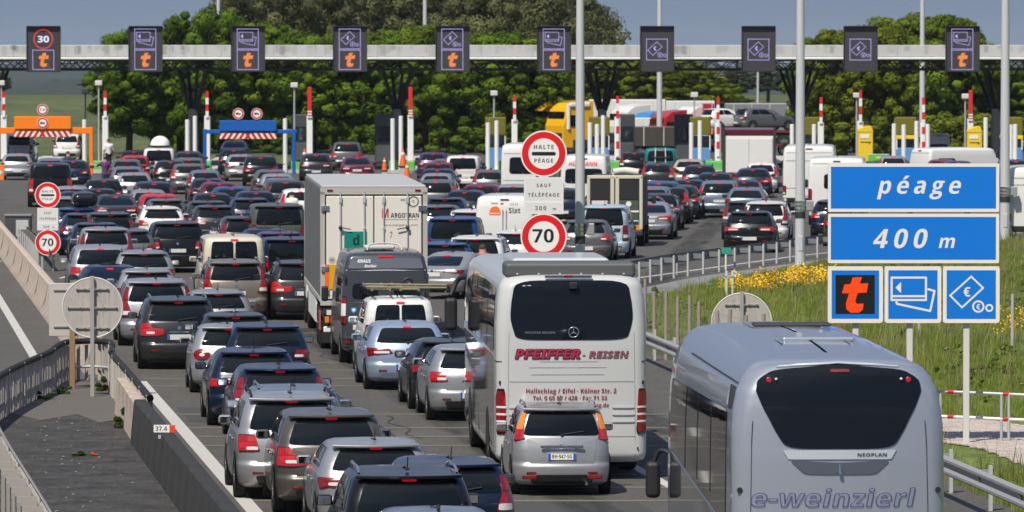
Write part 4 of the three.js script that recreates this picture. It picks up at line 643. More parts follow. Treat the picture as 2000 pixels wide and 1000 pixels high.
  G.recess = patch(sf, quad(-0.42, 0.42, yp - 0.09, yp + 0.1, 0.15), 0.01);
  { const a = sf.S(0, wy0 + 0.02), b = sf.S(0.62, wy0 + 0.08); G.wiper = merge([bar(V(-0.02, a.y, a.z + 0.025), V(b.x, b.y, b.z + 0.03), 0.012, 5), cyl(0.03, 0.03, 0.05, 8).rotateX(Math.PI / 2).translate(0, a.y, a.z + 0.015)]); }
  { const n = []; for (const s of [-1, 1]) { const ys = H - 0.035; n.push(tube([rt - 0.22, rt - 0.5, (rt + ft) / 2, ft + 0.6, ft + 0.35].map((z, i) => V(s * (hw - k.narrow - 0.1), ys + (i === 0 || i === 4 ? -0.02 : 0.045), z)), 0.02, 20, 6)); } G.rails = n; }
  { const z = rt - 0.35; G.antenna = merge([bar(V(0, H - 0.02, z), V(0, H + 0.16, z + 0.12), 0.008, 5), new THREE.SphereGeometry(0.03, 8, 6).scale(1, 0.6, 1.6).translate(0, H - 0.005, z)]); G.fin = new THREE.SphereGeometry(0.05, 10, 6).scale(0.5, 1, 1.8).translate(0, H, z); }
  { const m = sf.S(3.12, hb + 0.08); G.mirrorAt = V(m.x + 0.13, hb + 0.09, m.z); const sg = new RoundedBoxGeometry(0.22, 0.15, 0.13, 3, 0.05); G.mirror = merge([sg, bar(V(-0.1, -0.04, 0), V(-0.16, -0.07, 0), 0.025, 6)]); G.mglass = new RoundedBoxGeometry(0.17, 0.105, 0.01, 1, 0.004).translate(0, 0, 0.067); }
  { const p = sf.S(0, hb - 0.1); G.emblem = new THREE.CylinderGeometry(0.042, 0.042, 0.014, 16).rotateX(Math.PI / 2 - 0.1).translate(0, p.y, p.z + 0.012); G.strip = patch(sf, quad(-0.35, 0.35, hb - 0.2, hb - 0.175, 0.2), 0.016); }
  { const w = hw - k.narrow - 0.06, s = new THREE.Shape(); s.moveTo(-w, 0); s.quadraticCurveTo(0, 0.22, w, 0); s.lineTo(w, -0.1); s.lineTo(-w, -0.1); G.spoiler = new THREE.ExtrudeGeometry(s, { depth: 0.018, bevelEnabled: true, bevelSize: 0.012, bevelThickness: 0.012, bevelSegments: 2, curveSegments: 10 }).rotateX(Math.PI / 2 + 0.06).translate(0, ty + 0.045, rt - 0.02); }
  G.handles = []; for (const s of [-1, 1]) for (const u of [2.08, 2.52]) { const p = sf.S(s * u, hb - 0.14); G.handles.push([p.x + s * 0.02, p.y, p.z]); } G.handle = new RoundedBoxGeometry(0.03, 0.03, 0.17, 1, 0.01);
  { const a = [0.28, 0.22].map((x) => x); void a; G.exhaust = new THREE.CylinderGeometry(0.03, 0.03, 0.12, 10).rotateX(Math.PI / 2).translate(0.45, 0.235, hl - 0.06); }
  return (geoCache[kind] = G);
}
const NAMES = { hatchell: ['hatchback', 'car'], hatchtall: ['hatchback', 'car'], mini: ['city_car', 'car'], hatch: ['hatchback', 'car'], wide: ['hatchback', 'car'], estate: ['estate_car', 'car'], tallest: ['estate_car', 'car'], sedan: ['saloon_car', 'car'], suv: ['off_road_car', 'car'], suvwide: ['off_road_car', 'car'], suvtall: ['off_road_car', 'car'], mpv: ['people_carrier', 'car'], kombi: ['small_van', 'van'], cargo: ['small_van', 'van'], van: ['panel_van', 'van'], jeep: ['off_road_car', 'car'], coupe: ['coupe', 'car'] };
function heading(px, D) {                            // degrees to the right of straight ahead
  if (D < 152) return px < 1300 ? -5.2 : -3;
  const f = clamp((390 - D) / 130, 0, 1), a = px < 620 ? -5.6 : px > 860 ? 4.6 : lerp(-5.6, 4.6, (px - 620) / 240);
  return a * f;
}
let nth = 0;
function car(kind, col, px, roofY, label, o = {}) {
  nth++; if (kind === 'hatch') kind = ['hatch', 'hatchell', 'hatchtall', 'wide'][(nth * 7 + (nth >> 2)) % 4];
  const vx = 1 + 0.022 * Math.sin(nth * 2.3), vy = 1 + 0.022 * Math.sin(nth * 1.7 + 1);
  const k = KINDS[kind], s = o.s || (roofY - HORIZON) / (HCAM - k.H + 0.02), D = FPX / s + k.L / 2 - (o.s ? 0 : k.rt + 0.9), G = carGeo(kind), lod = o.lod ?? (s > 70 ? 0 : s > 50 ? 1 : 2), P = paint(col);
  const h = o.turn ?? heading(px, D), [n, cat] = NAMES[kind];
  const t = thing(n, label, cat, gx(px, D - k.L / 2) + Math.tan(R(h)) * k.L / 2, D, -R(h), undefined);
  t.scale.set(vx, vy, 1); mesh('body', G.body, P, t);
  for (const g of G.rearGlass) mesh('rear_window', g, glassM, t); mesh('windscreen', G.screen, glassM, t); for (const g of G.side) mesh('side_window', g, glassM, t);
  G.lamps.forEach((g, i) => { const m = mesh('tail_light', g, o.lit ? redLit : redLens, t); mesh('reverse_lens', G.reverse[i], clearLens, m); });
  mesh('brake_light', G.brake, o.lit !== 0 ? brakeLit : redLens, t); mesh('bumper', G.bumper, o.bumper ? P : plastic, t);
  mesh('plate_recess', G.recess, o.recess ?? P, t); const p = mesh('number_plate', plateGeo, plateW, t); p.position.copy(G.plateAt); const b = mesh('plate_band', eu, plateB, p); b.position.set(-0.235, 0, 0.002);
  if (lod < 2) { mesh('tailgate', G.tailgate, P, t); for (const g of G.reflector) mesh('reflector', g, redLens, t); mesh('sill', G.sill, plastic, t); mesh('sill', G.sillL, plastic, t); if (!k.twin) mesh('wiper', G.wiper, M.black, t); mesh('emblem', G.emblem, M.chrome, t); if (!k.deck && !o.nospoiler && !k.twin) { mesh('spoiler', G.spoiler, P, t); } }
  if (lod < 1) { for (const g of G.doors) mesh('door', g, P, t); for (const q of G.handles) { const m = mesh('door_handle', G.handle, o.chrome ? M.chrome : P, t); m.position.set(...q); } if (o.chrome !== 0) mesh('chrome_strip', G.strip, M.chrome, t); mesh('exhaust', G.exhaust, M.chrome, t); }
  wheels(t, k.r, 0.2, k.W / 2 - 0.01, [k.L / 2 - 0.78, -k.L / 2 + 0.82], lod);
  for (const q of [-1, 1]) { const m = mesh('door_mirror', G.mirror, o.mirror ?? (lod < 2 ? P : plastic), t); m.position.set(q * G.mirrorAt.x, G.mirrorAt.y, G.mirrorAt.z); if (q < 0) m.scale.x = -1; if (lod < 2) mesh('mirror_glass', G.mglass, mirrorM, m); }
  if (o.rails ?? k.rails) for (const g of G.rails) mesh('roof_rail', g, o.rails === 2 ? M.chrome : M.black, t);
  if (lod < 2 && o.antenna !== 0) mesh('antenna', o.antenna === 2 ? G.fin : G.antenna, M.black, t);
  return t;
}
// ---------------------------------------------------------------- coaches, lorry, campers and other big vehicles
const decal = (w, h, draw, rough = 0.5) => { const m = std(1, 1, 1, rough, 0, { map: canvasTex(w, h, draw), transparent: true }); return m; };
function decalPatch(sf, u0, u1, y0, y1, mat, name, t, off = 0.012) {      // a grid so that the lettering follows the panel without warping
  const n = 10, m = 3, pos = [], uv = [], idx = []; for (let j = 0; j <= m; j++) for (let i = 0; i <= n; i++) { const u = lerp(u0, u1, i / n), y = lerp(y0, y1, j / m), p = sf.S(u, y).addScaledVector(sf.N(u, y), off); pos.push(p.x, p.y, p.z); uv.push(i / n, j / m); }
  for (let j = 0; j < m; j++) for (let i = 0; i < n; i++) { const a = j * (n + 1) + i, b = a + n + 1; idx.push(a, a + 1, b, a + 1, b + 1, b); }
  const g = new THREE.BufferGeometry(); g.setAttribute('position', new THREE.Float32BufferAttribute(pos, 3)); g.setAttribute('uv', new THREE.Float32BufferAttribute(uv, 2)); g.setIndex(idx); g.computeVertexNormals(); return mesh(name, g, mat, t);
}
const both = (sf, pts, off, name, mat, t) => { mesh(name, patch(sf, pts, off), mat, t); mesh(name, patch(sf, mirrored(pts), off), mat, t); };
function place(px, s, L, h, y0 = 0) { const D = FPX / s + L / 2; return [gx(px, FPX / s) + Math.tan(R(h)) * L / 2, D, -R(h)]; }
const darkGlass = phys(0.006, 0.008, 0.011, { roughness: 0.035, specularIntensity: 0.75 });
{ // white coach in the middle lane
  const h = -3.1, [x, D, a] = place(1117, 116.3, 12, h), t = thing('coach', 'white touring coach with big red lettering across its back, behind the silver small car', 'coach', x, D, a), P = paint('coachwhite');
  const sf = makeSurf([[0.3, 5.82, -5.8, 1.15, 0.15, 0.3], [0.36, 5.96, -5.94, 1.25, 0.16, 0.4], [0.46, 6, -6, 1.275, 0.17, 0.5], [1.0, 6, -6, 1.275, 0.17, 0.5], [2.2, 6.0, -6, 1.275, 0.18, 0.5], [2.6, 5.985, -5.95, 1.27, 0.19, 0.5], [3.0, 5.95, -5.8, 1.25, 0.22, 0.5], [3.28, 5.9, -5.6, 1.21, 0.24, 0.5], [3.4, 5.82, -5.4, 1.14, 0.28, 0.5], [3.47, 5.65, -5.2, 1.0, 0.3, 0.5], [3.5, 4.8, -4.6, 0.7, 0.3, 0.5], [3.52, 4, -4, 0.02, 0.01, 0.01]], { bow: 0.06, taper: 0.004, crown: 0.02 });
  mesh('body', shell(sf), P, t);
  mesh('rear_window', patch(sf, poly([[-0.86, 2.37], [0.86, 2.37], [0.98, 2.75], [1.0, 3.36], [-1.0, 3.36], [-0.98, 2.75]], 0.2, 4, 6), 0.012, 5), darkGlass, t);
  const side = phys(0.2, 0.2, 0.22, { roughness: 0.16, metalness: 0.35, clearcoat: 1, clearcoatRoughness: 0.03 });
  both(sf, quad(1.58, 3.42, 0.42, 2.08, 0.03, 14), 0.006, 'side_panel', side, t); both(sf, quad(3.42, 3.95, 0.42, 3.0, 0.08, 8), 0.006, 'corner_panel', side, t);
  both(sf, poly([[1.6, 2.14], [3.42, 2.14], [3.4, 3.0], [2.9, 3.26], [1.6, 3.22]], 0.08, 4, 8), 0.01, 'side_window', darkGlass, t);
  for (const u of [1.98, 2.34, 2.7, 3.06]) both(sf, quad(u, u + 0.008, 2.16, 3.2, 0.02, 6), 0.014, 'window_joint', M.black, t);
  for (const [u, y0, y1] of [[1.75, 0.4, 1.0], [2.05, 0.4, 1.0], [2.5, 0.4, 1.0], [2.9, 0.4, 1.0]]) both(sf, quad(u, u + 0.006, y0, y1, 0.02, 4), 0.009, 'hatch_joint', M.dark, t);
  mesh('windscreen', patch(sf, quad(3.75, 6.25, 1.2, 3.2, 0.08, 8), 0.012, 5), darkGlass, t);
  const roof = rbox(2.2, 0.26, 1.1, 0.07, 0, 3.53, 5.1); mesh('roof_fairing', roof, std(0.09, 0.09, 0.092, 0.5), t); mesh('air_unit', rbox(1.7, 0.2, 3, 0.09, 0, 3.55, 1.5), P, t);
  for (let i = 0; i < 6; i++) mesh('rivet', cyl(0.018, 0.018, 0.01, 8).rotateX(Math.PI / 2).translate(-0.9 + i * 0.36, 3.47, 5.655), M.galv, t);
  mesh('brake_light', rbox(0.8, 0.05, 0.03, 0.012, -0.05, 3.43, 5.86), M.chrome, t); mesh('brake_light', rbox(0.14, 0.045, 0.04, 0.012, -0.05, 3.43, 5.868), redLens, t);
  both(sf, poly([[0.98, 0.78], [1.34, 0.78], [1.38, 1.42], [1.3, 1.55], [1.05, 1.55]], 0.14, 3, 4), 0.016, 'tail_light', redLens, t);
  for (const y of [0.98, 1.1, 1.22]) both(sf, quad(1.0, 1.34, y, y + 0.035, 0.2, 2), 0.022, 'lamp_ring', clearLens, t);
  for (const y of [0.98, 1.1, 1.22]) both(sf, quad(0.62, 0.96, y, y + 0.03, 0.3, 3), 0.02, 'louvre', P, t);
  both(sf, quad(1.18, 1.23, 1.62, 1.68, 0.3, 1), 0.02, 'vent_dot', M.black, t); both(sf, quad(1.0, 1.04, 0.52, 0.56, 0.3, 1), 0.02, 'vent_dot', M.black, t);
  const seam = std(0.22, 0.22, 0.22, 0.7);
  for (const [u0, u1, y0, y1] of [[-1.5, 1.5, 0.735, 0.742], [-0.96, 0.96, 1.66, 1.668], [-0.62, 0.5, 1.78, 1.788], [-0.5, 0.4, 2.0, 2.006], [-0.66, 0.54, 1.9, 1.906]]) mesh('panel_seam', patch(sf, quad(u0, u1, y0, y1, 0.02, 12), 0.004, 1), seam, t);
  for (const s of [-1, 1]) mesh('panel_seam', patch(sf, s > 0 ? quad(0.97, 0.976, 0.4, 2.5, 0.02, 8) : mirrored(quad(0.97, 0.976, 0.4, 2.5, 0.02, 8)), 0.004, 1), seam, t);
  both(sf, quad(1.16, 1.56, 2.0, 2.012, 0.02, 4), 0.008, 'panel_seam', M.dark, t);
  const big = decal(1024, 160, (c) => { c.save(); c.transform(1, 0, -0.18, 1, 22, 0); c.font = 'bold 128px sans-serif'; const w = c.measureText('PFEIFFER').width; c.save(); c.scale(560 / w, 1); c.lineWidth = 16; c.lineJoin = 'round'; c.strokeStyle = '#35101e'; c.strokeText('PFEIFFER', 8, 124); c.fillStyle = '#b3123c'; c.fillText('PFEIFFER', 8, 122); c.restore(); c.fillStyle = '#8a4a58'; c.font = 'bold 96px sans-serif'; c.fillText('-', 584, 118); const w2 = c.measureText('REISEN').width; c.save(); c.translate(640, 120); c.scale(345 / w2, 1); c.lineWidth = 5; c.strokeStyle = '#3c2a34'; c.strokeText('REISEN', 0, 0); c.fillText('REISEN', 0, 0); c.restore(); c.restore(); });
  decalPatch(sf, -0.9, 0.94, 2.0, 2.26, big, 'lettering', t);
  const small = decal(1024, 256, (c) => { c.fillStyle = '#7d1426'; fitText(c, 'Hallschlag / Eifel · Kölner Str. 2', 512, 66, 980, 52, 'bold #px sans-serif'); fitText(c, 'Tel. 0 65 57 / 428 · Fax 71 33', 500, 148, 800, 50, 'bold #px sans-serif'); fitText(c, 'www.pfeiffer-reisen-hallschlag.de', 470, 230, 900, 50, 'bold #px sans-serif'); });
  decalPatch(sf, -0.74, 0.72, 1.2, 1.57, small, 'address_lettering', t);
  const gl = decal(1024, 512, (c) => { c.fillStyle = 'rgba(120,135,160,0.55)'; fitText(c, 'Mercedes Benz', 512, 110, 470, 62, '#px serif'); c.fillStyle = 'rgba(150,160,175,0.6)'; fitText(c, 'PFEIFFER REISEN', 230, 482, 270, 22, '#px sans-serif'); });
  decalPatch(sf, -0.9, 0.9, 2.42, 3.32, gl, 'window_lettering', t, 0.016);
  { const y = 2.5, z = sf.S(0, y).z + 0.02; mesh('emblem', [new THREE.TorusGeometry(0.085, 0.011, 8, 32).translate(0.03, y, z), ...[90, 210, 330].map((d) => bar(V(0.03, y, z), V(0.03 + 0.083 * Math.cos(R(d)), y + 0.083 * Math.sin(R(d)), z), 0.016, 5, 0.004))], M.chrome, t); }
  mesh('camera_pod', rbox(0.14, 0.12, 0.06, 0.02, 0.03, 3.28, 5.97), M.black, t);
  const [tg, rg] = wheelOf(0.5, 0.3); for (const z of [3.2, -3.1]) for (const s of [-1, 1]) { const m = mesh('wheel', tg, tyreM, t); m.position.set(s * 1.13, 0.5, z); mesh('rim', rg, rimM, m); const ar = mesh('wheel_arch', new THREE.CircleGeometry(0.62, 24, -0.2, Math.PI + 0.4), M.rubber, t); ar.position.set(s * 1.283, 0.48, z); ar.rotation.y = s * Math.PI / 2; }
  for (const s of [-1, 1]) { mesh('mud_flap', box(0.5, 0.42, 0.03, s * 0.95, 0.3, 3.9), M.rubber, t); const m = mesh('wing_mirror', [rbox(0.24, 0.62, 0.2, 0.08, s * 1.5, 2.3, -6.0), tube([V(s * 1.1, 3.0, -5.8), V(s * 1.35, 2.95, -6.1), V(s * 1.5, 2.65, -6.05)], 0.05, 10, 6)], M.black, t); void m; }
}
{ // silver blue coach at the right
  const h = -2.6, [x, D, a] = place(1642, 166, 12, h), t = thing('coach', 'silver blue coach with a dark shield shaped rear window, nearest at the right', 'coach', x, D, a), P = phys(0.4, 0.42, 0.475, { roughness: 0.28, metalness: 0.5, clearcoat: 0.7, clearcoatRoughness: 0.05 });
  const sf = makeSurf([[0.3, 5.8, -5.8, 1.1, 0.14, 0.4], [0.38, 5.96, -5.94, 1.24, 0.15, 0.5], [0.5, 6.02, -6, 1.275, 0.16, 0.6], [1.6, 6.02, -6, 1.275, 0.17, 0.6], [2.4, 5.99, -5.97, 1.27, 0.18, 0.7], [2.8, 5.95, -5.85, 1.265, 0.18, 0.8], [3.05, 5.92, -5.7, 1.24, 0.2, 0.8], [3.25, 5.88, -5.55, 1.2, 0.22, 0.8], [3.4, 5.83, -5.4, 1.13, 0.25, 0.8], [3.5, 5.77, -5.3, 1.05, 0.28, 0.7], [3.58, 5.68, -5.2, 0.93, 0.32, 0.6], [3.64, 5.52, -5.0, 0.74, 0.34, 0.5], [3.68, 5.1, -4.6, 0.45, 0.3, 0.4], [3.69, 4.3, -4, 0.02, 0.01, 0.01]], { bow: 0.15, fbow: 0.5, taper: 0.006, crown: 0.06 });
  mesh('body', shell(sf), P, t);
  mesh('rear_window', patch(sf, poly([[-0.58, 2.57], [0.58, 2.57], [0.8, 2.95], [0.97, 3.2], [1.08, 3.36], [0.99, 3.49], [0, 3.555], [-0.99, 3.49], [-1.08, 3.36], [-0.97, 3.2], [-0.8, 2.95]], 0.22, 4, 5), 0.014, 6), darkGlass, t);
  mesh('chrome_band', patch(sf, poly([[-0.56, 2.45], [0.56, 2.45], [0.62, 2.56], [-0.62, 2.56]], 0.06, 3, 6), 0.016), phys(0.6, 0.63, 0.66, { roughness: 0.3, metalness: 0.4, clearcoat: 1 }), t);
  mesh('lower_trim', patch(sf, poly([[-0.38, 2.28], [0.38, 2.28], [0.55, 2.44], [0, 2.41], [-0.55, 2.44]], 0.16, 4, 6), 0.017), phys(0.16, 0.165, 0.19, { roughness: 0.22, metalness: 0.6, clearcoat: 1 }), t);
  decalPatch(sf, 0.18, 0.52, 2.475, 2.53, decal(512, 90, (c) => { c.fillStyle = '#14161a'; fitText(c, 'NEOPLAN', 256, 78, 500, 66, 'bold #px sans-serif'); }), 'maker_lettering', t, 0.024);
  { const p = sf.S(0, 2.34); mesh('wiper_boss', bar(V(0, 2.28, p.z + 0.05), V(-0.01, 2.4, p.z + 0.05), 0.024, 10, 0.014), M.chrome, t); }
  decalPatch(sf, -1.0, 0.93, 1.83, 2.18, decal(1024, 210, (c) => { c.save(); c.transform(1, 0, -0.18, 1, 30, 0); c.font = 'bold 170px sans-serif'; const w = c.measureText('e-weinzierl').width; c.scale(950 / w, 1); c.fillStyle = 'rgba(150,158,190,0.35)'; c.fillText('e-weinzierl', 8, 172); c.lineWidth = 5; c.lineJoin = 'round'; c.strokeStyle = 'rgba(44,46,96,0.9)'; c.strokeText('e-weinzierl', 8, 172); c.restore(); }), 'lettering', t, 0.014);
  for (const s of [-1, 1]) { const p = sf.S(s * 0.97, 3.38), m = mesh('marker_light', new THREE.SphereGeometry(0.035, 14, 10).scale(1, 1, 0.4).translate(p.x * 0.96, p.y, p.z + 0.035), redLit, t); m.userData.label = 'round red marker light'; const q = sf.S(s * 1.16, 2.08); mesh('parking_sensor', [new THREE.CylinderGeometry(0.035, 0.035, 0.03, 14).rotateX(Math.PI / 2).translate(q.x, q.y, q.z + 0.01)], M.black, t); mesh('small_lens', new THREE.SphereGeometry(0.018, 8, 6).translate(p.x * 0.86, p.y + 0.01, p.z + 0.06), clearLens, t); }
  mesh('brake_light', patch(sf, quad(-0.13, 0.17, 3.46, 3.495, 0.2, 2), 0.024), redLens, t);
  mesh('rear_frame', patch(sf, poly([[-0.99, 3.515], [0, 3.58], [0.99, 3.515], [0.99, 3.53], [0, 3.6], [-0.99, 3.53]], 0.1, 2, 8), 0.02, 1), phys(0.62, 0.64, 0.7, { roughness: 0.3, metalness: 0.4, clearcoat: 1 }), t);
  both(sf, poly([[1.64, 1.62], [3.4, 1.95], [3.42, 2.9], [1.62, 2.98]], 0.05, 3, 12), 0.01, 'side_window', darkGlass, t);
  both(sf, poly([[1.66, 3.0], [3.0, 2.94], [2.95, 3.2], [1.66, 3.3]], 0.06, 3, 10), 0.012, 'roof_side_panel', P, t);
  both(sf, poly([[1.5, 3.28], [1.66, 3.28], [1.62, 3.0], [1.52, 3.02]], 0.06, 3, 3), 0.006, 'panel_seam', M.dark, t); both(sf, quad(1.5, 3.0, 3.315, 3.335, 0.1, 10), 0.012, 'panel_seam', M.dark, t);
  const low = phys(0.03, 0.045, 0.09, { roughness: 0.15, metalness: 0.3, clearcoat: 1, clearcoatRoughness: 0.03 }); both(sf, poly([[1.66, 0.42], [3.4, 0.42], [3.4, 1.9], [1.64, 1.58]], 0.04, 3, 12), 0.008, 'side_panel', low, t);
  for (const u of [2.05, 2.45, 2.85]) both(sf, quad(u, u + 0.008, 1.85, 2.92, 0.02, 6), 0.016, 'window_joint', M.black, t);
  both(sf, quad(0.955, 0.963, 0.76, 2.9, 0.02, 10), 0.005, 'panel_seam', M.dark, t); mesh('panel_seam', patch(sf, quad(-0.96, 0.96, 1.7, 1.707, 0.02, 12), 0.005, 1), M.dark, t); mesh('latch', [rbox(0.1, 0.05, 0.02, 0.008, -0.75, 1.74, 5.93), rbox(0.1, 0.05, 0.02, 0.008, 0.75, 1.74, 5.93)], M.dark, t);
  both(sf, quad(2.1, 2.5, 1.05, 1.3, 0.3, 6), 0.012, 'pink_stripe', std(0.4, 0.03, 0.13, 0.4), t);
  mesh('windscreen', patch(sf, quad(3.75, 6.25, 1.3, 3.2, 0.08, 8), 0.014, 5), darkGlass, t);
  mesh('roof_hatch', rbox(0.9, 0.06, 1.4, 0.03, 0.1, 3.69, 1.5), P, t); mesh('roof_vent', rbox(1.0, 0.04, 0.5, 0.02, 0.15, 3.685, -2.2), M.dark, t); mesh('panel_seam', [box(0.012, 0.004, 6, 0.42, 3.672, 0), box(0.012, 0.004, 6, -0.42, 3.672, 0)], M.dark, t);
  for (const [u0, u1, y0, y1] of [[-1.4, 1.4, 1.36, 1.368], [-1.4, 1.4, 0.74, 0.748]]) mesh('panel_seam', patch(sf, quad(u0, u1, y0, y1, 0.02, 12), 0.004, 1), M.dark, t);
  const [tg, rg] = wheelOf(0.5, 0.3); for (const z of [2.6, -3.1]) for (const s of [-1, 1]) { const m = mesh('wheel', tg, tyreM, t); m.position.set(s * 1.13, 0.5, z); mesh('rim', rg, rimM, m); const ar = mesh('wheel_arch', new THREE.CircleGeometry(0.62, 24, -0.2, Math.PI + 0.4), M.rubber, t); ar.position.set(s * 1.287, 0.48, z); ar.rotation.y = s * Math.PI / 2; }
  for (const s of [-1, 1]) mesh('wing_mirror', [rbox(0.2, 0.5, 0.18, 0.07, s * 1.42, 1.42, -5.7), tube([V(s * 1.15, 1.75, -5.5), V(s * 1.32, 1.82, -5.65), V(s * 1.42, 1.65, -5.7)], 0.035, 12, 6)], M.black, t);
}
{ // refrigerated lorry
  const h = -3.4, L = 13.6, [x, D, a] = place(730, 81.8, L, h), t = thing('refrigerated_lorry', 'big white refrigerated lorry with grey sides and red M lettering on its rear doors', 'lorry', x, D, a), z0 = L / 2;
  const side = std(0.2, 0.2, 0.205, 0.42, 0.5), cream = std(0.72, 0.67, 0.61, 0.45), roofM = std(0.42, 0.42, 0.42, 0.5), frame = std(0.5, 0.47, 0.43, 0.5, 0.2);
  mesh('box_body', rbox(2.56, 2.75, L, 0.05, 0, 2.55, 0), side, t); mesh('roof', rbox(2.5, 0.06, L - 0.1, 0.02, 0, 3.935, 0), roofM, t);
  for (const s of [-1, 1]) { mesh('side_rail', box(0.03, 0.1, L, s * 1.285, 1.24, 0), frame, t); for (let k = 0; k < 11; k++) mesh('panel_joint', box(0.012, 2.5, 0.03, s * 1.284, 2.6, -z0 + 0.8 + k * 1.2), std(0.13, 0.13, 0.135, 0.5, 0.4), t); mesh('skirt', box(0.04, 0.62, 6.5, s * 1.24, 0.82, -1), M.white, t); }
  mesh('door_frame', [box(2.56, 0.16, 0.08, 0, 3.83, z0 + 0.03), box(0.11, 2.62, 0.08, -1.225, 2.5, z0 + 0.03), box(0.11, 2.62, 0.08, 1.225, 2.5, z0 + 0.03), box(2.56, 0.12, 0.1, 0, 1.16, z0 + 0.03)], frame, t);
  mesh('door_gasket', box(2.34, 2.56, 0.05, 0, 2.49, z0 + 0.02), M.rubber, t);
  for (const s of [-1, 1]) {
    const d = mesh('rear_door', rbox(1.125, 2.46, 0.07, 0.02, s * 0.575, 2.48, z0 + 0.06), cream, t);
    for (const q of [0.18, 0.78]) { const bx = s * (0.06 + q * 0.95); mesh('lock_rod', cyl(0.019, 0.019, 2.6, 8, bx, 2.52, z0 + 0.125), M.galv, d); mesh('rod_keeper', [rbox(0.075, 0.16, 0.06, 0.015, bx, 3.62, z0 + 0.12), rbox(0.07, 0.1, 0.06, 0.015, bx, 1.32, z0 + 0.12), rbox(0.06, 0.07, 0.05, 0.012, bx, 2.94, z0 + 0.12)], M.galv, d); }
    for (const y of [3.42, 1.97, 1.4]) mesh('hinge', rbox(0.2, 0.13, 0.07, 0.015, s * 1.16, y, z0 + 0.09), M.chrome.clone(), d);
    mesh('lock_handle', [new THREE.SphereGeometry(0.05, 10, 8).translate(s * 0.8, 2.96, z0 + 0.16), bar(V(s * 0.8, 2.96, z0 + 0.15), V(s * 0.55, 2.92, z0 + 0.16), 0.014, 6)], M.dark, d);
    mesh('marker_light', rbox(0.14, 0.04, 0.03, 0.01, s * 1.05, 3.85, z0 + 0.08), redLens, t);
  }
  const face = (x0, x1, y0, y1, mat, n, z = 0.1) => mesh(n, new THREE.PlaneGeometry(x1 - x0, y1 - y0).translate((x0 + x1) / 2, (y0 + y1) / 2, z0 + z), mat, t);
  mesh('green_placard', box(0.54, 0.41, 0.012, -0.44, 2.66, z0 + 0.104), std(0.0, 0.21, 0.16, 0.5), t); face(-0.71, -0.17, 2.46, 2.87, decal(256, 200, (c) => { c.fillStyle = '#0f2a26'; fitText(c, 'd', 136, 160, 90, 118, 'bold #px sans-serif'); }), 'placard_letter', 0.114);
  face(0.15, 1.1, 2.96, 3.44, decal(1024, 520, (c) => { c.fillStyle = '#b0202e'; fitText(c, 'M', 130, 265, 210, 240, 'bold #px sans-serif'); c.fillStyle = '#2a2628'; fitText(c, 'ARGOTRAN', 640, 265, 740, 120, 'bold #px sans-serif'); c.fillStyle = '#6b6662'; c.fillRect(60, 310, 900, 8); fitText(c, 'www.margotran.com', 520, 480, 900, 52, '#px sans-serif'); }), 'lettering');
  face(0.62, 1.08, 3.43, 3.73, decal(400, 260, (c) => { c.strokeStyle = '#575350'; c.lineWidth = 12; c.beginPath(); c.arc(280, 130, 95, 0, 7); c.stroke(); c.setLineDash([14, 10]); c.lineWidth = 14; c.beginPath(); c.arc(280, 130, 112, 0, 7); c.stroke(); c.setLineDash([]); c.fillStyle = '#6d6966'; fitText(c, 'FRC', 70, 125, 110, 50, 'bold #px sans-serif'); fitText(c, 'C', 280, 150, 50, 50, 'bold #px sans-serif'); }), 'approval_marks');
  face(0.36, 0.46, 2.68, 2.9, decal(64, 128, (c) => { c.fillStyle = '#8d8780'; fitText(c, '7', 32, 110, 40, 90, 'bold #px sans-serif'); }), 'fleet_number');
  mesh('orange_panel', rbox(0.16, 0.6, 0.02, 0.008, -0.99, 1.78, z0 + 0.105), std(0.72, 0.34, 0.0, 0.5), t); mesh('orange_edge', box(0.1, 0.6, 0.016, -1.12, 1.78, z0 + 0.105), std(0.8, 0.14, 0.02, 0.5), t);
  face(-1.1, -0.66, 2.07, 2.29, decal(400, 190, (c) => { c.strokeStyle = '#9a9590'; c.fillStyle = '#b9b5af'; c.beginPath(); c.arc(90, 95, 76, 0, 7); c.fill(); c.fillStyle = '#33302e'; fitText(c, '90', 90, 122, 80, 56, 'bold #px sans-serif'); c.fillStyle = '#f1ece6'; c.beginPath(); c.arc(300, 95, 82, 0, 7); c.fill(); c.lineWidth = 18; c.strokeStyle = '#b3222c'; c.beginPath(); c.arc(300, 95, 74, 0, 7); c.stroke(); c.fillStyle = '#33302e'; fitText(c, '70', 300, 122, 84, 56, 'bold #px sans-serif'); }), 'speed_stickers');
  mesh('bumper_beam', rbox(2.4, 0.14, 0.16, 0.03, 0, 0.52, z0 - 0.1), M.white, t); mesh('rear_light_bar', rbox(2.45, 0.2, 0.1, 0.03, 0, 0.98, z0 - 0.02), M.dark, t);
  for (const s of [-1, 1]) { const q = mesh('tail_light', rbox(0.5, 0.16, 0.07, 0.03, s * 0.92, 0.76, z0 + 0.02), redLens, t); mesh('amber_lens', rbox(0.1, 0.15, 0.02, 0.01, s * 1.12, 0.76, z0 + 0.055), amberLens, q); mesh('mud_flap', box(0.62, 0.55, 0.02, s * 0.92, 0.45, z0 - 0.7), M.rubber, t); mesh('bumper_stop', rbox(0.18, 0.3, 0.14, 0.03, s * 0.62, 1.08, z0 + 0.1), M.rubber, t); mesh('number_plate', box(0.5, 0.12, 0.02, s * 0.9 + 0.02, 0.93, z0 + 0.045), plateW, t); }
  mesh('red_side_marker', box(0.03, 0.45, 0.9, -1.26, 0.7, z0 - 1.2), std(0.4, 0.1, 0.1, 0.5), t);
  mesh('chassis', [box(0.9, 0.3, L - 1, 0, 1.02, 0), box(2.2, 0.12, 0.12, 0, 0.7, z0 - 0.3)], M.dark, t);
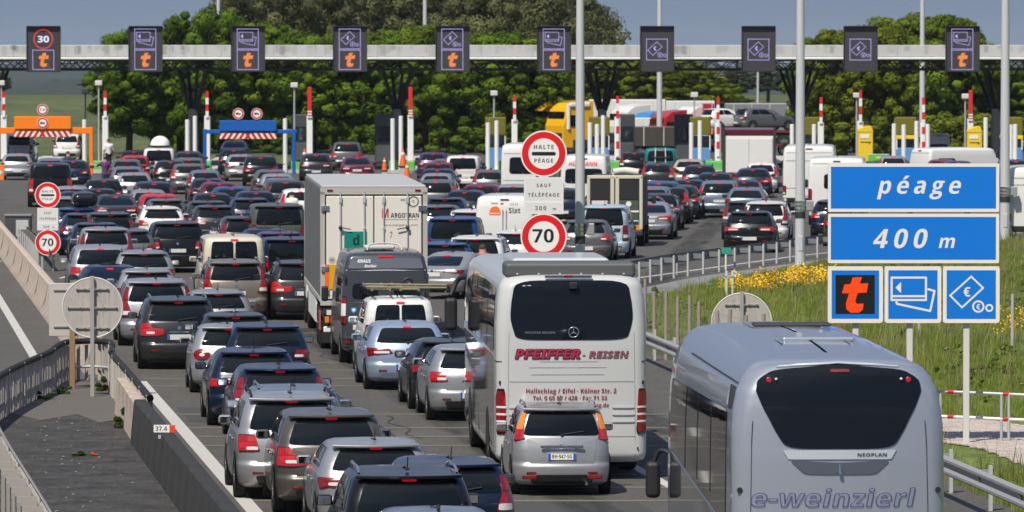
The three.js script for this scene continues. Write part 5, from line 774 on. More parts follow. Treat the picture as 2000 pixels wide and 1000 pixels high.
  const [tg, rg] = wheelOf(0.5, 0.38); for (const z of [z0 - 1.5, z0 - 2.85, z0 - 4.2]) for (const s of [-1, 1]) { const m = mesh('wheel', tg, tyreM, t); m.position.set(s * 1.05, 0.5, z); mesh('rim', rg, rimM, m); }
  mesh('tractor_cab', [rbox(2.45, 2.9, 2.1, 0.15, 0, 2.05, -z0 - 1.8), box(0.9, 0.3, 3.4, 0, 0.8, -z0 - 0.4)], paint('white'), t); for (const s of [-1, 1]) { const m = mesh('wheel', tg, tyreM, t); m.position.set(s * 1.05, 0.5, -z0 - 2); const n = mesh('wheel', tg, tyreM, t); n.position.set(s * 1.05, 0.5, -z0 + 1.2); }
}
{ // grey camper van
  const h = -4.4, L = 6, [x, D, a] = place(754, 85.4, L, h), t = thing('camper_van', 'tall dark grey camper van with white lettering behind the white lorry', 'camper van', x, D, a), P = paint('vangrey');
  const sf = makeSurf([[0.3, 2.85, -2.85, 0.9, 0.1, 0.3], [0.36, 2.97, -2.95, 1.0, 0.1, 0.3], [0.62, 3, -3, 1.025, 0.1, 0.4], [0.66, 2.97, -2.95, 1.025, 0.1, 0.4], [1.2, 2.97, -2.4, 1.025, 0.1, 0.4], [1.8, 2.93, -1.7, 1.0, 0.1, 0.4], [2.2, 2.9, -1.3, 0.96, 0.12, 0.4], [2.46, 2.86, -1.05, 0.9, 0.14, 0.35], [2.56, 2.75, -0.9, 0.82, 0.2, 0.3], [2.6, 2.4, -0.7, 0.6, 0.2, 0.2], [2.62, 2, -0.5, 0.02, 0.01, 0.01]], { bow: 0.04, taper: 0.01, crown: 0.03 });
  mesh('body', shell(sf), P, t);
  for (const s of [-1, 1]) { const f = (p) => (s > 0 ? p : mirrored(p)); mesh('rear_door', patch(sf, f(quad(0.012, 1.05, 0.68, 2.18, 0.05, 6)), 0.006), P, t); mesh('rear_window', patch(sf, f(quad(0.2, 0.86, 1.5, 1.86, 0.24, 4)), 0.012), darkGlass, t); mesh('door_handle', rbox(0.04, 0.2, 0.04, 0.012, s * 0.07, 1.3, 3.02), M.black, t); mesh('tail_light', patch(sf, f(quad(1.0, 1.42, 0.92, 1.58, 0.1, 4)), 0.016), redLens, t); mesh('reverse_lens', patch(sf, f(quad(1.02, 1.38, 1.12, 1.4, 0.1, 3)), 0.022), clearLens, t); mesh('hinge', rbox(0.06, 0.16, 0.05, 0.015, s * 0.95, 2.0, 2.95), M.dark, t); mesh('reflector', patch(sf, f(quad(0.9, 1.1, 0.48, 0.56, 0.2)), 0.012), redLens, t); }
  for (const [y, w] of [[2.15, 0.03], [1.42, 0.018], [0.94, 0.02]]) mesh('silver_line', patch(sf, quad(-1.2, 1.2, y, y + w, 0.05, 10), 0.014, 1), std(0.55, 0.56, 0.58, 0.4, 0.4), t);
  mesh('upper_panel', patch(sf, quad(-1.08, 1.08, 2.2, 2.44, 0.1, 8), 0.01), phys(0.16, 0.165, 0.19, { roughness: 0.35, metalness: 0.3, clearcoat: 1 }), t);
  decalPatch(sf, -0.86, -0.1, 2.2, 2.44, decal(512, 180, (c) => { c.fillStyle = '#f2f2f2'; fitText(c, 'KNAUS', 150, 82, 260, 62, 'bold #px sans-serif'); c.font = 'italic bold 62px sans-serif'; c.fillText('BoxStar', 170, 160); }), 'maker_lettering', t, 0.02);
  decalPatch(sf, -0.95, -0.1, 1.12, 1.36, decal(512, 150, (c) => { c.fillStyle = '#2f7fb0'; c.beginPath(); c.moveTo(40, 30); c.lineTo(130, 30); c.lineTo(130, 80); c.lineTo(85, 125); c.lineTo(40, 80); c.fill(); c.fillStyle = '#e8eef2'; c.beginPath(); c.arc(85, 65, 22, 0, 7); c.fill(); c.fillStyle = '#d5dade'; c.font = 'italic bold 70px sans-serif'; c.fillText('Family', 200, 105); }), 'door_lettering', t, 0.018);
  const p = mesh('number_plate', plateGeo, plateW, t); p.position.set(-0.5, 0.86, 3.0); mesh('brake_light', rbox(0.36, 0.04, 0.03, 0.01, 0, 2.47, 2.87), brakeLit, t); mesh('awning_box', rbox(0.7, 0.1, 0.5, 0.04, -0.1, 2.66, 1.9), std(0.5, 0.49, 0.47, 0.5), t); mesh('roof_rail', [tube([V(-0.4, 2.6, 2.4), V(-0.35, 2.72, 2.3), V(0.35, 2.72, 2.3), V(0.4, 2.6, 2.4)], 0.02, 12, 6)], M.galv, t); mesh('bumper', patch(sf, quad(-1.3, 1.3, 0.36, 0.6, 0.1, 10), 0.012), plastic, t);
  both(sf, quad(1.75, 2.6, 1.35, 1.95, 0.1, 6), 0.008, 'side_window', darkGlass, t); mesh('windscreen', patch(sf, quad(4, 6, 1.3, 2.1, 0.08, 6), 0.01, 4), darkGlass, t); wheels(t, 0.36, 0.24, 1.015, [2.0, -1.9], 0); for (const s of [-1, 1]) mesh('door_mirror', rbox(0.16, 0.36, 0.14, 0.05, s * 1.18, 1.45, -1.75), M.black, t);
}
// white motorhomes, vans and a caravan: one builder, different fronts and sizes
function motorhome(name, label, cat, px, s, W, H, L, h, o = {}) {
  const [x, D, a] = place(px, s, L, h), t = thing(name, label, cat, x, D, a), P = paint(o.col || 'white'), hw = W / 2, hl = L / 2;
  const sf = makeSurf([[0.34, hl - 0.1, -hl + 0.1, hw - 0.1, 0.08, 0.2], [0.42, hl - 0.02, -hl + 0.02, hw - 0.02, 0.1, 0.25], [0.6, hl, -hl, hw, 0.1, 0.3], [H * 0.6, hl, -hl + (o.nose ?? 0.3), hw, 0.12, 0.3], [H - 0.4, hl - 0.04, -hl + (o.nose ?? 0.3) * 2, hw - 0.02, 0.14, 0.3], [H - 0.14, hl - 0.1, -hl + (o.nose ?? 0.3) * 2.4, hw - 0.06, 0.16, 0.3], [H - 0.05, hl - 0.2, -hl + (o.nose ?? 0.3) * 2.6 + 0.1, hw - 0.16, 0.16, 0.3], [H - 0.01, hl - 0.5, -hl + 1.6, hw - 0.5, 0.16, 0.3], [H, hl - 0.9, -hl + 2, 0.02, 0.01, 0.01]], { bow: 0.05, taper: 0.006, crown: 0.02 });
  mesh('body', shell(sf), P, t);
  if (o.window) mesh('rear_window', patch(sf, quad(o.window[0], o.window[1], o.window[2], o.window[3], 0.16, 5), 0.012), darkGlass, t);
  if (o.doors) { for (const q of [-1, 1]) mesh('rear_door', patch(sf, q > 0 ? quad(0.01, 0.98, 0.66, H - 0.4, 0.04, 5) : mirrored(quad(0.01, 0.98, 0.66, H - 0.4, 0.04, 5)), 0.008), P, t); mesh('door_rod', [cyl(0.018, 0.018, H - 1.2, 6, 0.06, H / 2 + 0.1, hl + 0.03), cyl(0.018, 0.018, H - 1.2, 6, -0.06, H / 2 + 0.1, hl + 0.03)], M.galv, t); }
  for (const q of [-1, 1]) { const lp = quad(0.96, 1.36, o.ly ?? 0.7, (o.ly ?? 0.7) + (o.lh ?? 0.3), 0.14, 3); const m = mesh('tail_light', patch(sf, q > 0 ? lp : mirrored(lp), 0.018), redLens, t); const rp = quad(1.0, 1.3, (o.ly ?? 0.7) + 0.03, (o.ly ?? 0.7) + 0.1, 0.14, 2); mesh('reverse_lens', patch(sf, q > 0 ? rp : mirrored(rp), 0.024), clearLens, m); mesh('door_mirror', rbox(0.16, 0.34, 0.14, 0.05, q * (hw + 0.2), 1.6, -hl + 0.9), M.black, t); }
  mesh('bumper', patch(sf, quad(-1.35, 1.35, 0.38, 0.58, 0.1, 8), 0.014), o.bumper ?? plastic, t); const p = mesh('number_plate', plateGeo, plateW, t); p.position.set(o.platex ?? 0, 0.72, hl + 0.02);
  mesh('brake_light', rbox(0.3, 0.035, 0.03, 0.01, 0, H - 0.16, hl - 0.06), redLens, t);
  for (const y of o.lines || []) mesh('moulding', patch(sf, quad(-1.05, 1.05, y, y + 0.03, 0.1, 8), 0.014, 1), std(0.45, 0.45, 0.45, 0.5), t);
  both(sf, quad(1.7, 2.2, H * 0.5, H * 0.72, 0.12, 4), 0.01, 'side_window', darkGlass, t); mesh('windscreen', patch(sf, quad(4, 6, H * 0.42, H * 0.64, 0.08, 6), 0.012, 4), darkGlass, t);
  wheels(t, 0.34, 0.24, hw - 0.01, [hl - 1.4, -hl + 1], 1); return [t, sf, hl];
}
motorhome('motorhome', 'white motorhome with a grey rear window left of the red ringed signs', 'motorhome', 1028, 43.5, 2.3, 2.88, 6.2, 3, { window: [-0.75, 0.3, 1.5, 2.25], lines: [2.4, 1.2] });
{ const [t, sf] = motorhome('high_van', 'white high roof van with red lettering behind the nearest lamp post', 'van', 1140, 45.5, 2.0, 2.58, 5.8, 3, { window: [-0.92, 0.92, 1.35, 1.98], col: 'white', ly: 0.95, lh: 0.4 }); decalPatch(sf, -0.85, 0.78, 2.05, 2.34, decal(512, 110, (c) => { c.fillStyle = '#e02a18'; c.save(); c.transform(1, 0, -0.15, 1, 16, 0); fitText(c, 'HÜRMANN', 250, 92, 470, 66, 'bold #px sans-serif'); c.restore(); }), 'lettering', t, 0.016); }
{ const [t, sf] = motorhome('box_van', 'white square box van with an orange round emblem behind the red ringed signs', 'van', 985, 57.5, 1.98, 2.22, 5.4, 4, { doors: 1, col: 'white', ly: 0.8, lh: 0.3, nose: 0.2 }); decalPatch(sf, -0.8, 0.85, 1.3, 2.0, decal(512, 240, (c) => { c.fillStyle = '#e0641e'; c.beginPath(); c.arc(130, 132, 70, Math.PI, 0); c.fill(); c.fillRect(60, 128, 140, 34); c.fillStyle = '#fff0e0'; c.fillRect(70, 140, 120, 8); c.fillStyle = '#3a3a3e'; c.font = 'bold 84px sans-serif'; c.fillText('Sixt', 300, 140); c.fillStyle = '#8a8a8c'; c.font = '34px sans-serif'; c.fillText('CLÉ DE', 320, 50); c.fillStyle = '#c33'; c.fillRect(195, 22, 40, 16); c.fillStyle = '#9a9'; c.fillRect(70, 20, 90, 12); }), 'lettering', t, 0.02); }
motorhome('motorhome', 'white motorhome with a stepped roof left behind the second lamp post', 'motorhome', 1580, 44.5, 2.3, 2.9, 6.6, 3.5, { lines: [2.55, 2.2, 1.0], window: [0.2, 0.8, 1.5, 2.1], ly: 0.72, lh: 0.4 });
motorhome('motorhome', 'cream white motorhome with a tall red tail light left of the blue toll sign', 'motorhome', 1634, 48.5, 2.3, 2.78, 6.4, 4, { lines: [2.5], ly: 0.75, lh: 0.75, window: [-0.5, 0.6, 1.5, 2.1] });
motorhome('motorhome', 'white motorhome cut by the right picture edge beside the third lamp post', 'motorhome', 2028, 52.7, 2.3, 2.8, 6.4, 4, { lines: [2.35, 2.1], ly: 0.75, lh: 0.3 });
motorhome('panel_van', 'low white van with a green side stripe above the word péage', 'van', 1715, 38, 1.95, 2.0, 5, 60, { lines: [1.7] });
{ const b = paint('white'); void b; const D = 352, t = thing('green_banner', 'green banner panel along the white van above the blue toll sign', 'banner', gx(1716, D), D); mesh('panel', rbox(1.15, 0.36, 0.05, 0.02, 0, hAt(308, D), 0), std(0.12, 0.5, 0.05, 0.5), t); mesh('panel_badge', rbox(0.3, 0.1, 0.02, 0.01, 0, hAt(308, D), 0.035), std(0.6, 0.7, 0.2, 0.5), t); mesh('frame', [box(1.2, 0.03, 0.06, 0, hAt(308, D) + 0.19, 0), box(0.04, hAt(308, D), 0.04, -0.5, hAt(308, D) / 2, -0.03), box(0.04, hAt(308, D), 0.04, 0.5, hAt(308, D) / 2, -0.03)], M.white, t); }
{ // army style ambulance
  const s = 54, W = 2.02, H = 2.58, L = 5, [x, D, a] = place(1201, s, L, 4), t = thing('military_truck', 'olive military truck with two black rear openings in a cream frame', 'truck', x, D, a), cream = paint('cream'), ol = std(0.055, 0.075, 0.055, 0.7), hl = L / 2;
  mesh('box_body', rbox(W, 1.9, L - 1.4, 0.1, 0, 1.62, 0.7), ol, t); mesh('cab', rbox(W - 0.1, 1.5, 1.4, 0.15, 0, 1.3, -hl + 0.7), ol, t);
  mesh('frame_edge', [rbox(0.12, 1.95, 0.08, 0.03, -W / 2 + 0.06, 1.6, hl + 0.02), rbox(0.12, 1.95, 0.08, 0.03, W / 2 - 0.06, 1.6, hl + 0.02), rbox(W, 0.13, 0.08, 0.03, 0, H - 0.06, hl + 0.02), rbox(0.14, 1.9, 0.08, 0.02, -0.09, 1.6, hl + 0.02), rbox(0.14, 1.9, 0.08, 0.02, 0.09, 1.6, hl + 0.02)], cream, t);
  for (const q of [-1, 1]) { mesh('rear_opening', box(0.68, 0.72, 0.04, q * 0.52, 2.07, hl + 0.012), M.black, t); mesh('rear_panel', rbox(0.68, 0.95, 0.05, 0.02, q * 0.52, 1.2, hl + 0.015), ol, t); const m = mesh('tail_light', rbox(0.2, 0.34, 0.05, 0.02, q * 0.86, 0.62, hl + 0.02), amberLens, t); mesh('red_lens', rbox(0.16, 0.12, 0.02, 0.01, q * 0.86, 0.55, hl + 0.05), redLens, m); mesh('door_mirror', rbox(0.16, 0.3, 0.1, 0.04, q * 1.2, 1.6, -hl + 0.5), M.black, t); }
  mesh('number_plate', box(0.56, 0.14, 0.02, -0.55, 1.6, hl + 0.05), plateW, t); mesh('round_badge', new THREE.CylinderGeometry(0.1, 0.1, 0.02, 20).rotateX(Math.PI / 2).translate(0.5, 1.55, hl + 0.05), M.white, t); mesh('light_strip', box(0.5, 0.06, 0.02, 0.62, 1.28, hl + 0.05), M.white, t); mesh('bumper', rbox(W, 0.18, 0.14, 0.03, 0, 0.5, hl), M.dark, t); mesh('roof_roll', tube([V(-0.1, H + 0.1, hl - 0.5), V(0.3, H + 0.16, hl - 0.6), V(0.85, H + 0.1, hl - 0.5)], 0.13, 16, 8), std(0.6, 0.58, 0.5, 0.9), t); wheels(t, 0.42, 0.26, W / 2, [hl - 1.1, -hl + 1], 1);
}
// --- lorries standing beyond the plaza
function artic(label, px, D, o) { // o.scale shrinks smaller lorries                                  // seen from the side, facing left
  const t = thing('articulated_lorry', label, 'lorry', gx(px, D), D, 0), P = paint(o.cab);
  if (o.cabOn !== 0) {
    const s = new THREE.Shape(); [[-1.1, 0.5], [1.1, 0.5], [1.1, 3.5], [-0.2, 3.35], [-0.75, 2.95], [-1.1, 1.9]].forEach(([a, b], i) => s[i ? 'lineTo' : 'moveTo'](a, b));
    mesh('cab', new THREE.ExtrudeGeometry(s, { depth: 2.3, bevelEnabled: true, bevelSize: 0.06, bevelThickness: 0.06, bevelSegments: 2 }).translate(0, 0, -1.15), P, t); mesh('side_window', [rbox(0.75, 0.75, 0.06, 0.02, -0.35, 2.25, 1.24)], glassM, t); mesh('windscreen', box(0.06, 1.0, 2.1, -0.98, 2.35, 0).rotateZ(0), glassM, t);
    if (o.fairing) mesh('deflector', [rbox(0.2, 1.7, 0.25, 0.06, -0.75, 2.5, 1.2), rbox(1.5, 0.3, 0.25, 0.08, 0.1, 3.3, 1.2)], M.white, t); mesh('grille', rbox(0.1, 0.9, 2.2, 0.03, -1.16, 1.0, 0), M.dark, t); mesh('step', rbox(1.2, 0.5, 0.1, 0.03, 0.2, 0.75, 1.2), M.dark, t);
    const [tg, rg] = wheelOf(0.5, 0.3); for (const x of [-0.5, 2.6]) for (const z of [-1, 1]) { const m = mesh('wheel', tg, tyreM, t); m.rotation.y = Math.PI / 2; m.position.set(x, 0.5, z); mesh('rim', rg, rimM, m); }
  }
  if (o.trailer) { const [x0, x1, y0, y1, col] = o.trailer; mesh('trailer_box', rbox(x1 - x0, y1 - y0, 2.5, 0.06, (x0 + x1) / 2, (y0 + y1) / 2, 0), paint(col), t); for (let x = x0 + 0.6; x < x1; x += 1.25) mesh('panel_post', box(0.05, y1 - y0 - 0.1, 0.03, x, (y0 + y1) / 2, 1.255), std(0.6, 0.6, 0.58, 0.5), t); mesh('chassis', box(x1 - x0, 0.25, 0.9, (x0 + x1) / 2, y0 - 0.14, 0), M.dark, t); const [tg, rg] = wheelOf(0.5, 0.3); for (const x of [x1 - 0.9, x1 - 2.2]) for (const z of [-1, 1]) { const m = mesh('wheel', tg, tyreM, t); m.rotation.y = Math.PI / 2; m.position.set(x, 0.5, z); mesh('rim', rg, rimM, m); } }
  if (o.turn) t.rotation.y = o.turn; if (o.scale) t.scale.setScalar(o.scale); return t;
}
artic('yellow lorry cab facing left behind the red ringed signs', 1112, 424, { cab: 'yellow', fairing: 1, turn: 0.5 });
artic('second yellow lorry cab half hidden behind the first one', 1083, 428, { cab: 'yellow', turn: 0.5 });
artic('long white trailer standing right of the yellow cab', 1150, 436, { cabOn: 0, cab: 'white', trailer: [0, 5.2, 1.1, 3.55, 'white'] });
artic('white flat trailer with low load before the long white trailer', 1200, 428, { cabOn: 0, cab: 'white', trailer: [0, 2.8, 1.2, 2.4, 'white'] });
artic('blue tractor unit between white trailer and red tractor', 1266, 428, { cab: 'truckblue', turn: 0.5, scale: 0.8, fairing: 0 });
artic('dark brown trailer rear under the red tractor, behind the dark toll cabin', 1238, 402, { cabOn: 0, cab: 'white', trailer: [0, 2.6, 0.9, 2.15, 'brown'] });
artic('orange lorry cab peeking over the yellow one', 1082, 440, { cab: 'yellow', turn: 0.5, scale: 1.06 });
artic('bright red tractor unit and trailer front behind the slender lamp post', 1303, 424, { cab: 'red', turn: 0.5, scale: 0.83 });
artic('long pale trailer row behind the red tractor unit', 1300, 448, { cabOn: 0, cab: 'white', trailer: [0, 3.4, 1.2, 3.35, 'white'] });
artic('white tractor unit between the yellow cab and the blue one', 1228, 432, { cab: 'white', turn: 0.5, scale: 0.92 });
artic('white tractor unit right of the bright red one', 1352, 434, { cab: 'white', turn: 0.5, scale: 0.9 });
artic('silver trailer behind the cars on the transporter', 1415, 446, { cabOn: 0, cab: 'white', trailer: [0, 5, 1.2, 3.2, 'silver'] });
artic('red trailer standing behind the raised arm and red tractor', 1372, 432, { cabOn: 0, cab: 'red', trailer: [0, 0.75, 1.2, 3.3, 'red'] });
motorhome('panel_van', 'white van with a dark window over the blue toll sign, right of the trimmed booth', 'van', 1834, 33, 1.35, 2.05, 4.6, 0, { window: [-0.95, 0.95, 0.95, 1.4] });
artic('white trailer with a red end at the right picture edge', 1976, 440, { cabOn: 0, cab: 'white', trailer: [0, 6, 1.2, 3.75, 'white'] });
{ // car transporter
  const D = 414, t = thing('car_transporter', 'dark car transporter deck with cars behind the toll lanes at right', 'lorry', gx(1485, D), D);
  mesh('deck', [box(5.6, 0.14, 2.3, 0, 1.66, 0), box(5.6, 0.14, 2.3, 0, 0.8, 0)], std(0.16, 0.02, 0.03, 0.5), t); for (const x of [-2.5, -0.8, 0.9, 2.5]) for (const z of [-1.1, 1.1]) mesh('upright', box(0.14, 1.5, 0.14, x, 1.1, z), M.dark, t); for (const [k, c, px, turn, l] of [['hatch', 'grey', 1492, 62, 'grey car riding on the dark car transporter deck'], ['mini', 'white', 1418, 58, 'small white car riding at the left end of the car transporter']]) { const q = car(k, c, px, 0, l, { s: 30, turn, lod: 1 }); q.position.set(gx(px, D), 1.73, -D); }
  const [tg] = wheelOf(0.45, 0.3); for (const x of [-1.6, 1.6]) for (const z of [-1, 1]) { const m = mesh('wheel', tg, tyreM, t); m.rotation.y = Math.PI / 2; m.position.set(x, 0.45, z); }
}
{ // box lorry in the lane, rear doors towards us
  const s = 38.2, [x, D, a] = place(1463, s, 8, 2.5), t = thing('box_lorry', 'white box lorry with a dark red header over its rear, in a right lane', 'lorry', x, D, a);
  mesh('box_body', rbox(2.5, 1.95, 7, 0.05, 0, 1.65, 0.5), paint('white'), t); for (const q of [-1, 1]) mesh('rear_door', rbox(1.18, 1.75, 0.05, 0.02, q * 0.6, 1.62, 4.02), paint('white'), t); mesh('header', rbox(2.55, 0.3, 7, 0.05, 0, 2.82, 0.5), paint('maroon'), t); mesh('side_frame', [box(0.14, 2.9, 0.2, -1.3, 1.6, 4), box(0.14, 2.9, 0.2, 1.3, 1.6, 4)], M.dark, t); mesh('bumper', rbox(2.4, 0.16, 0.12, 0.03, 0, 0.55, 4.02), M.red, t);
  for (const q of [-1, 1]) mesh('tail_light', rbox(0.35, 0.14, 0.05, 0.02, q * 0.95, 0.7, 4.04), redLens, t); wheels(t, 0.45, 0.3, 1.2, [2.4, -2.4], 1); mesh('cab', rbox(2.3, 2.1, 1.7, 0.15, 0, 1.5, -3.9), paint('white'), t);
}
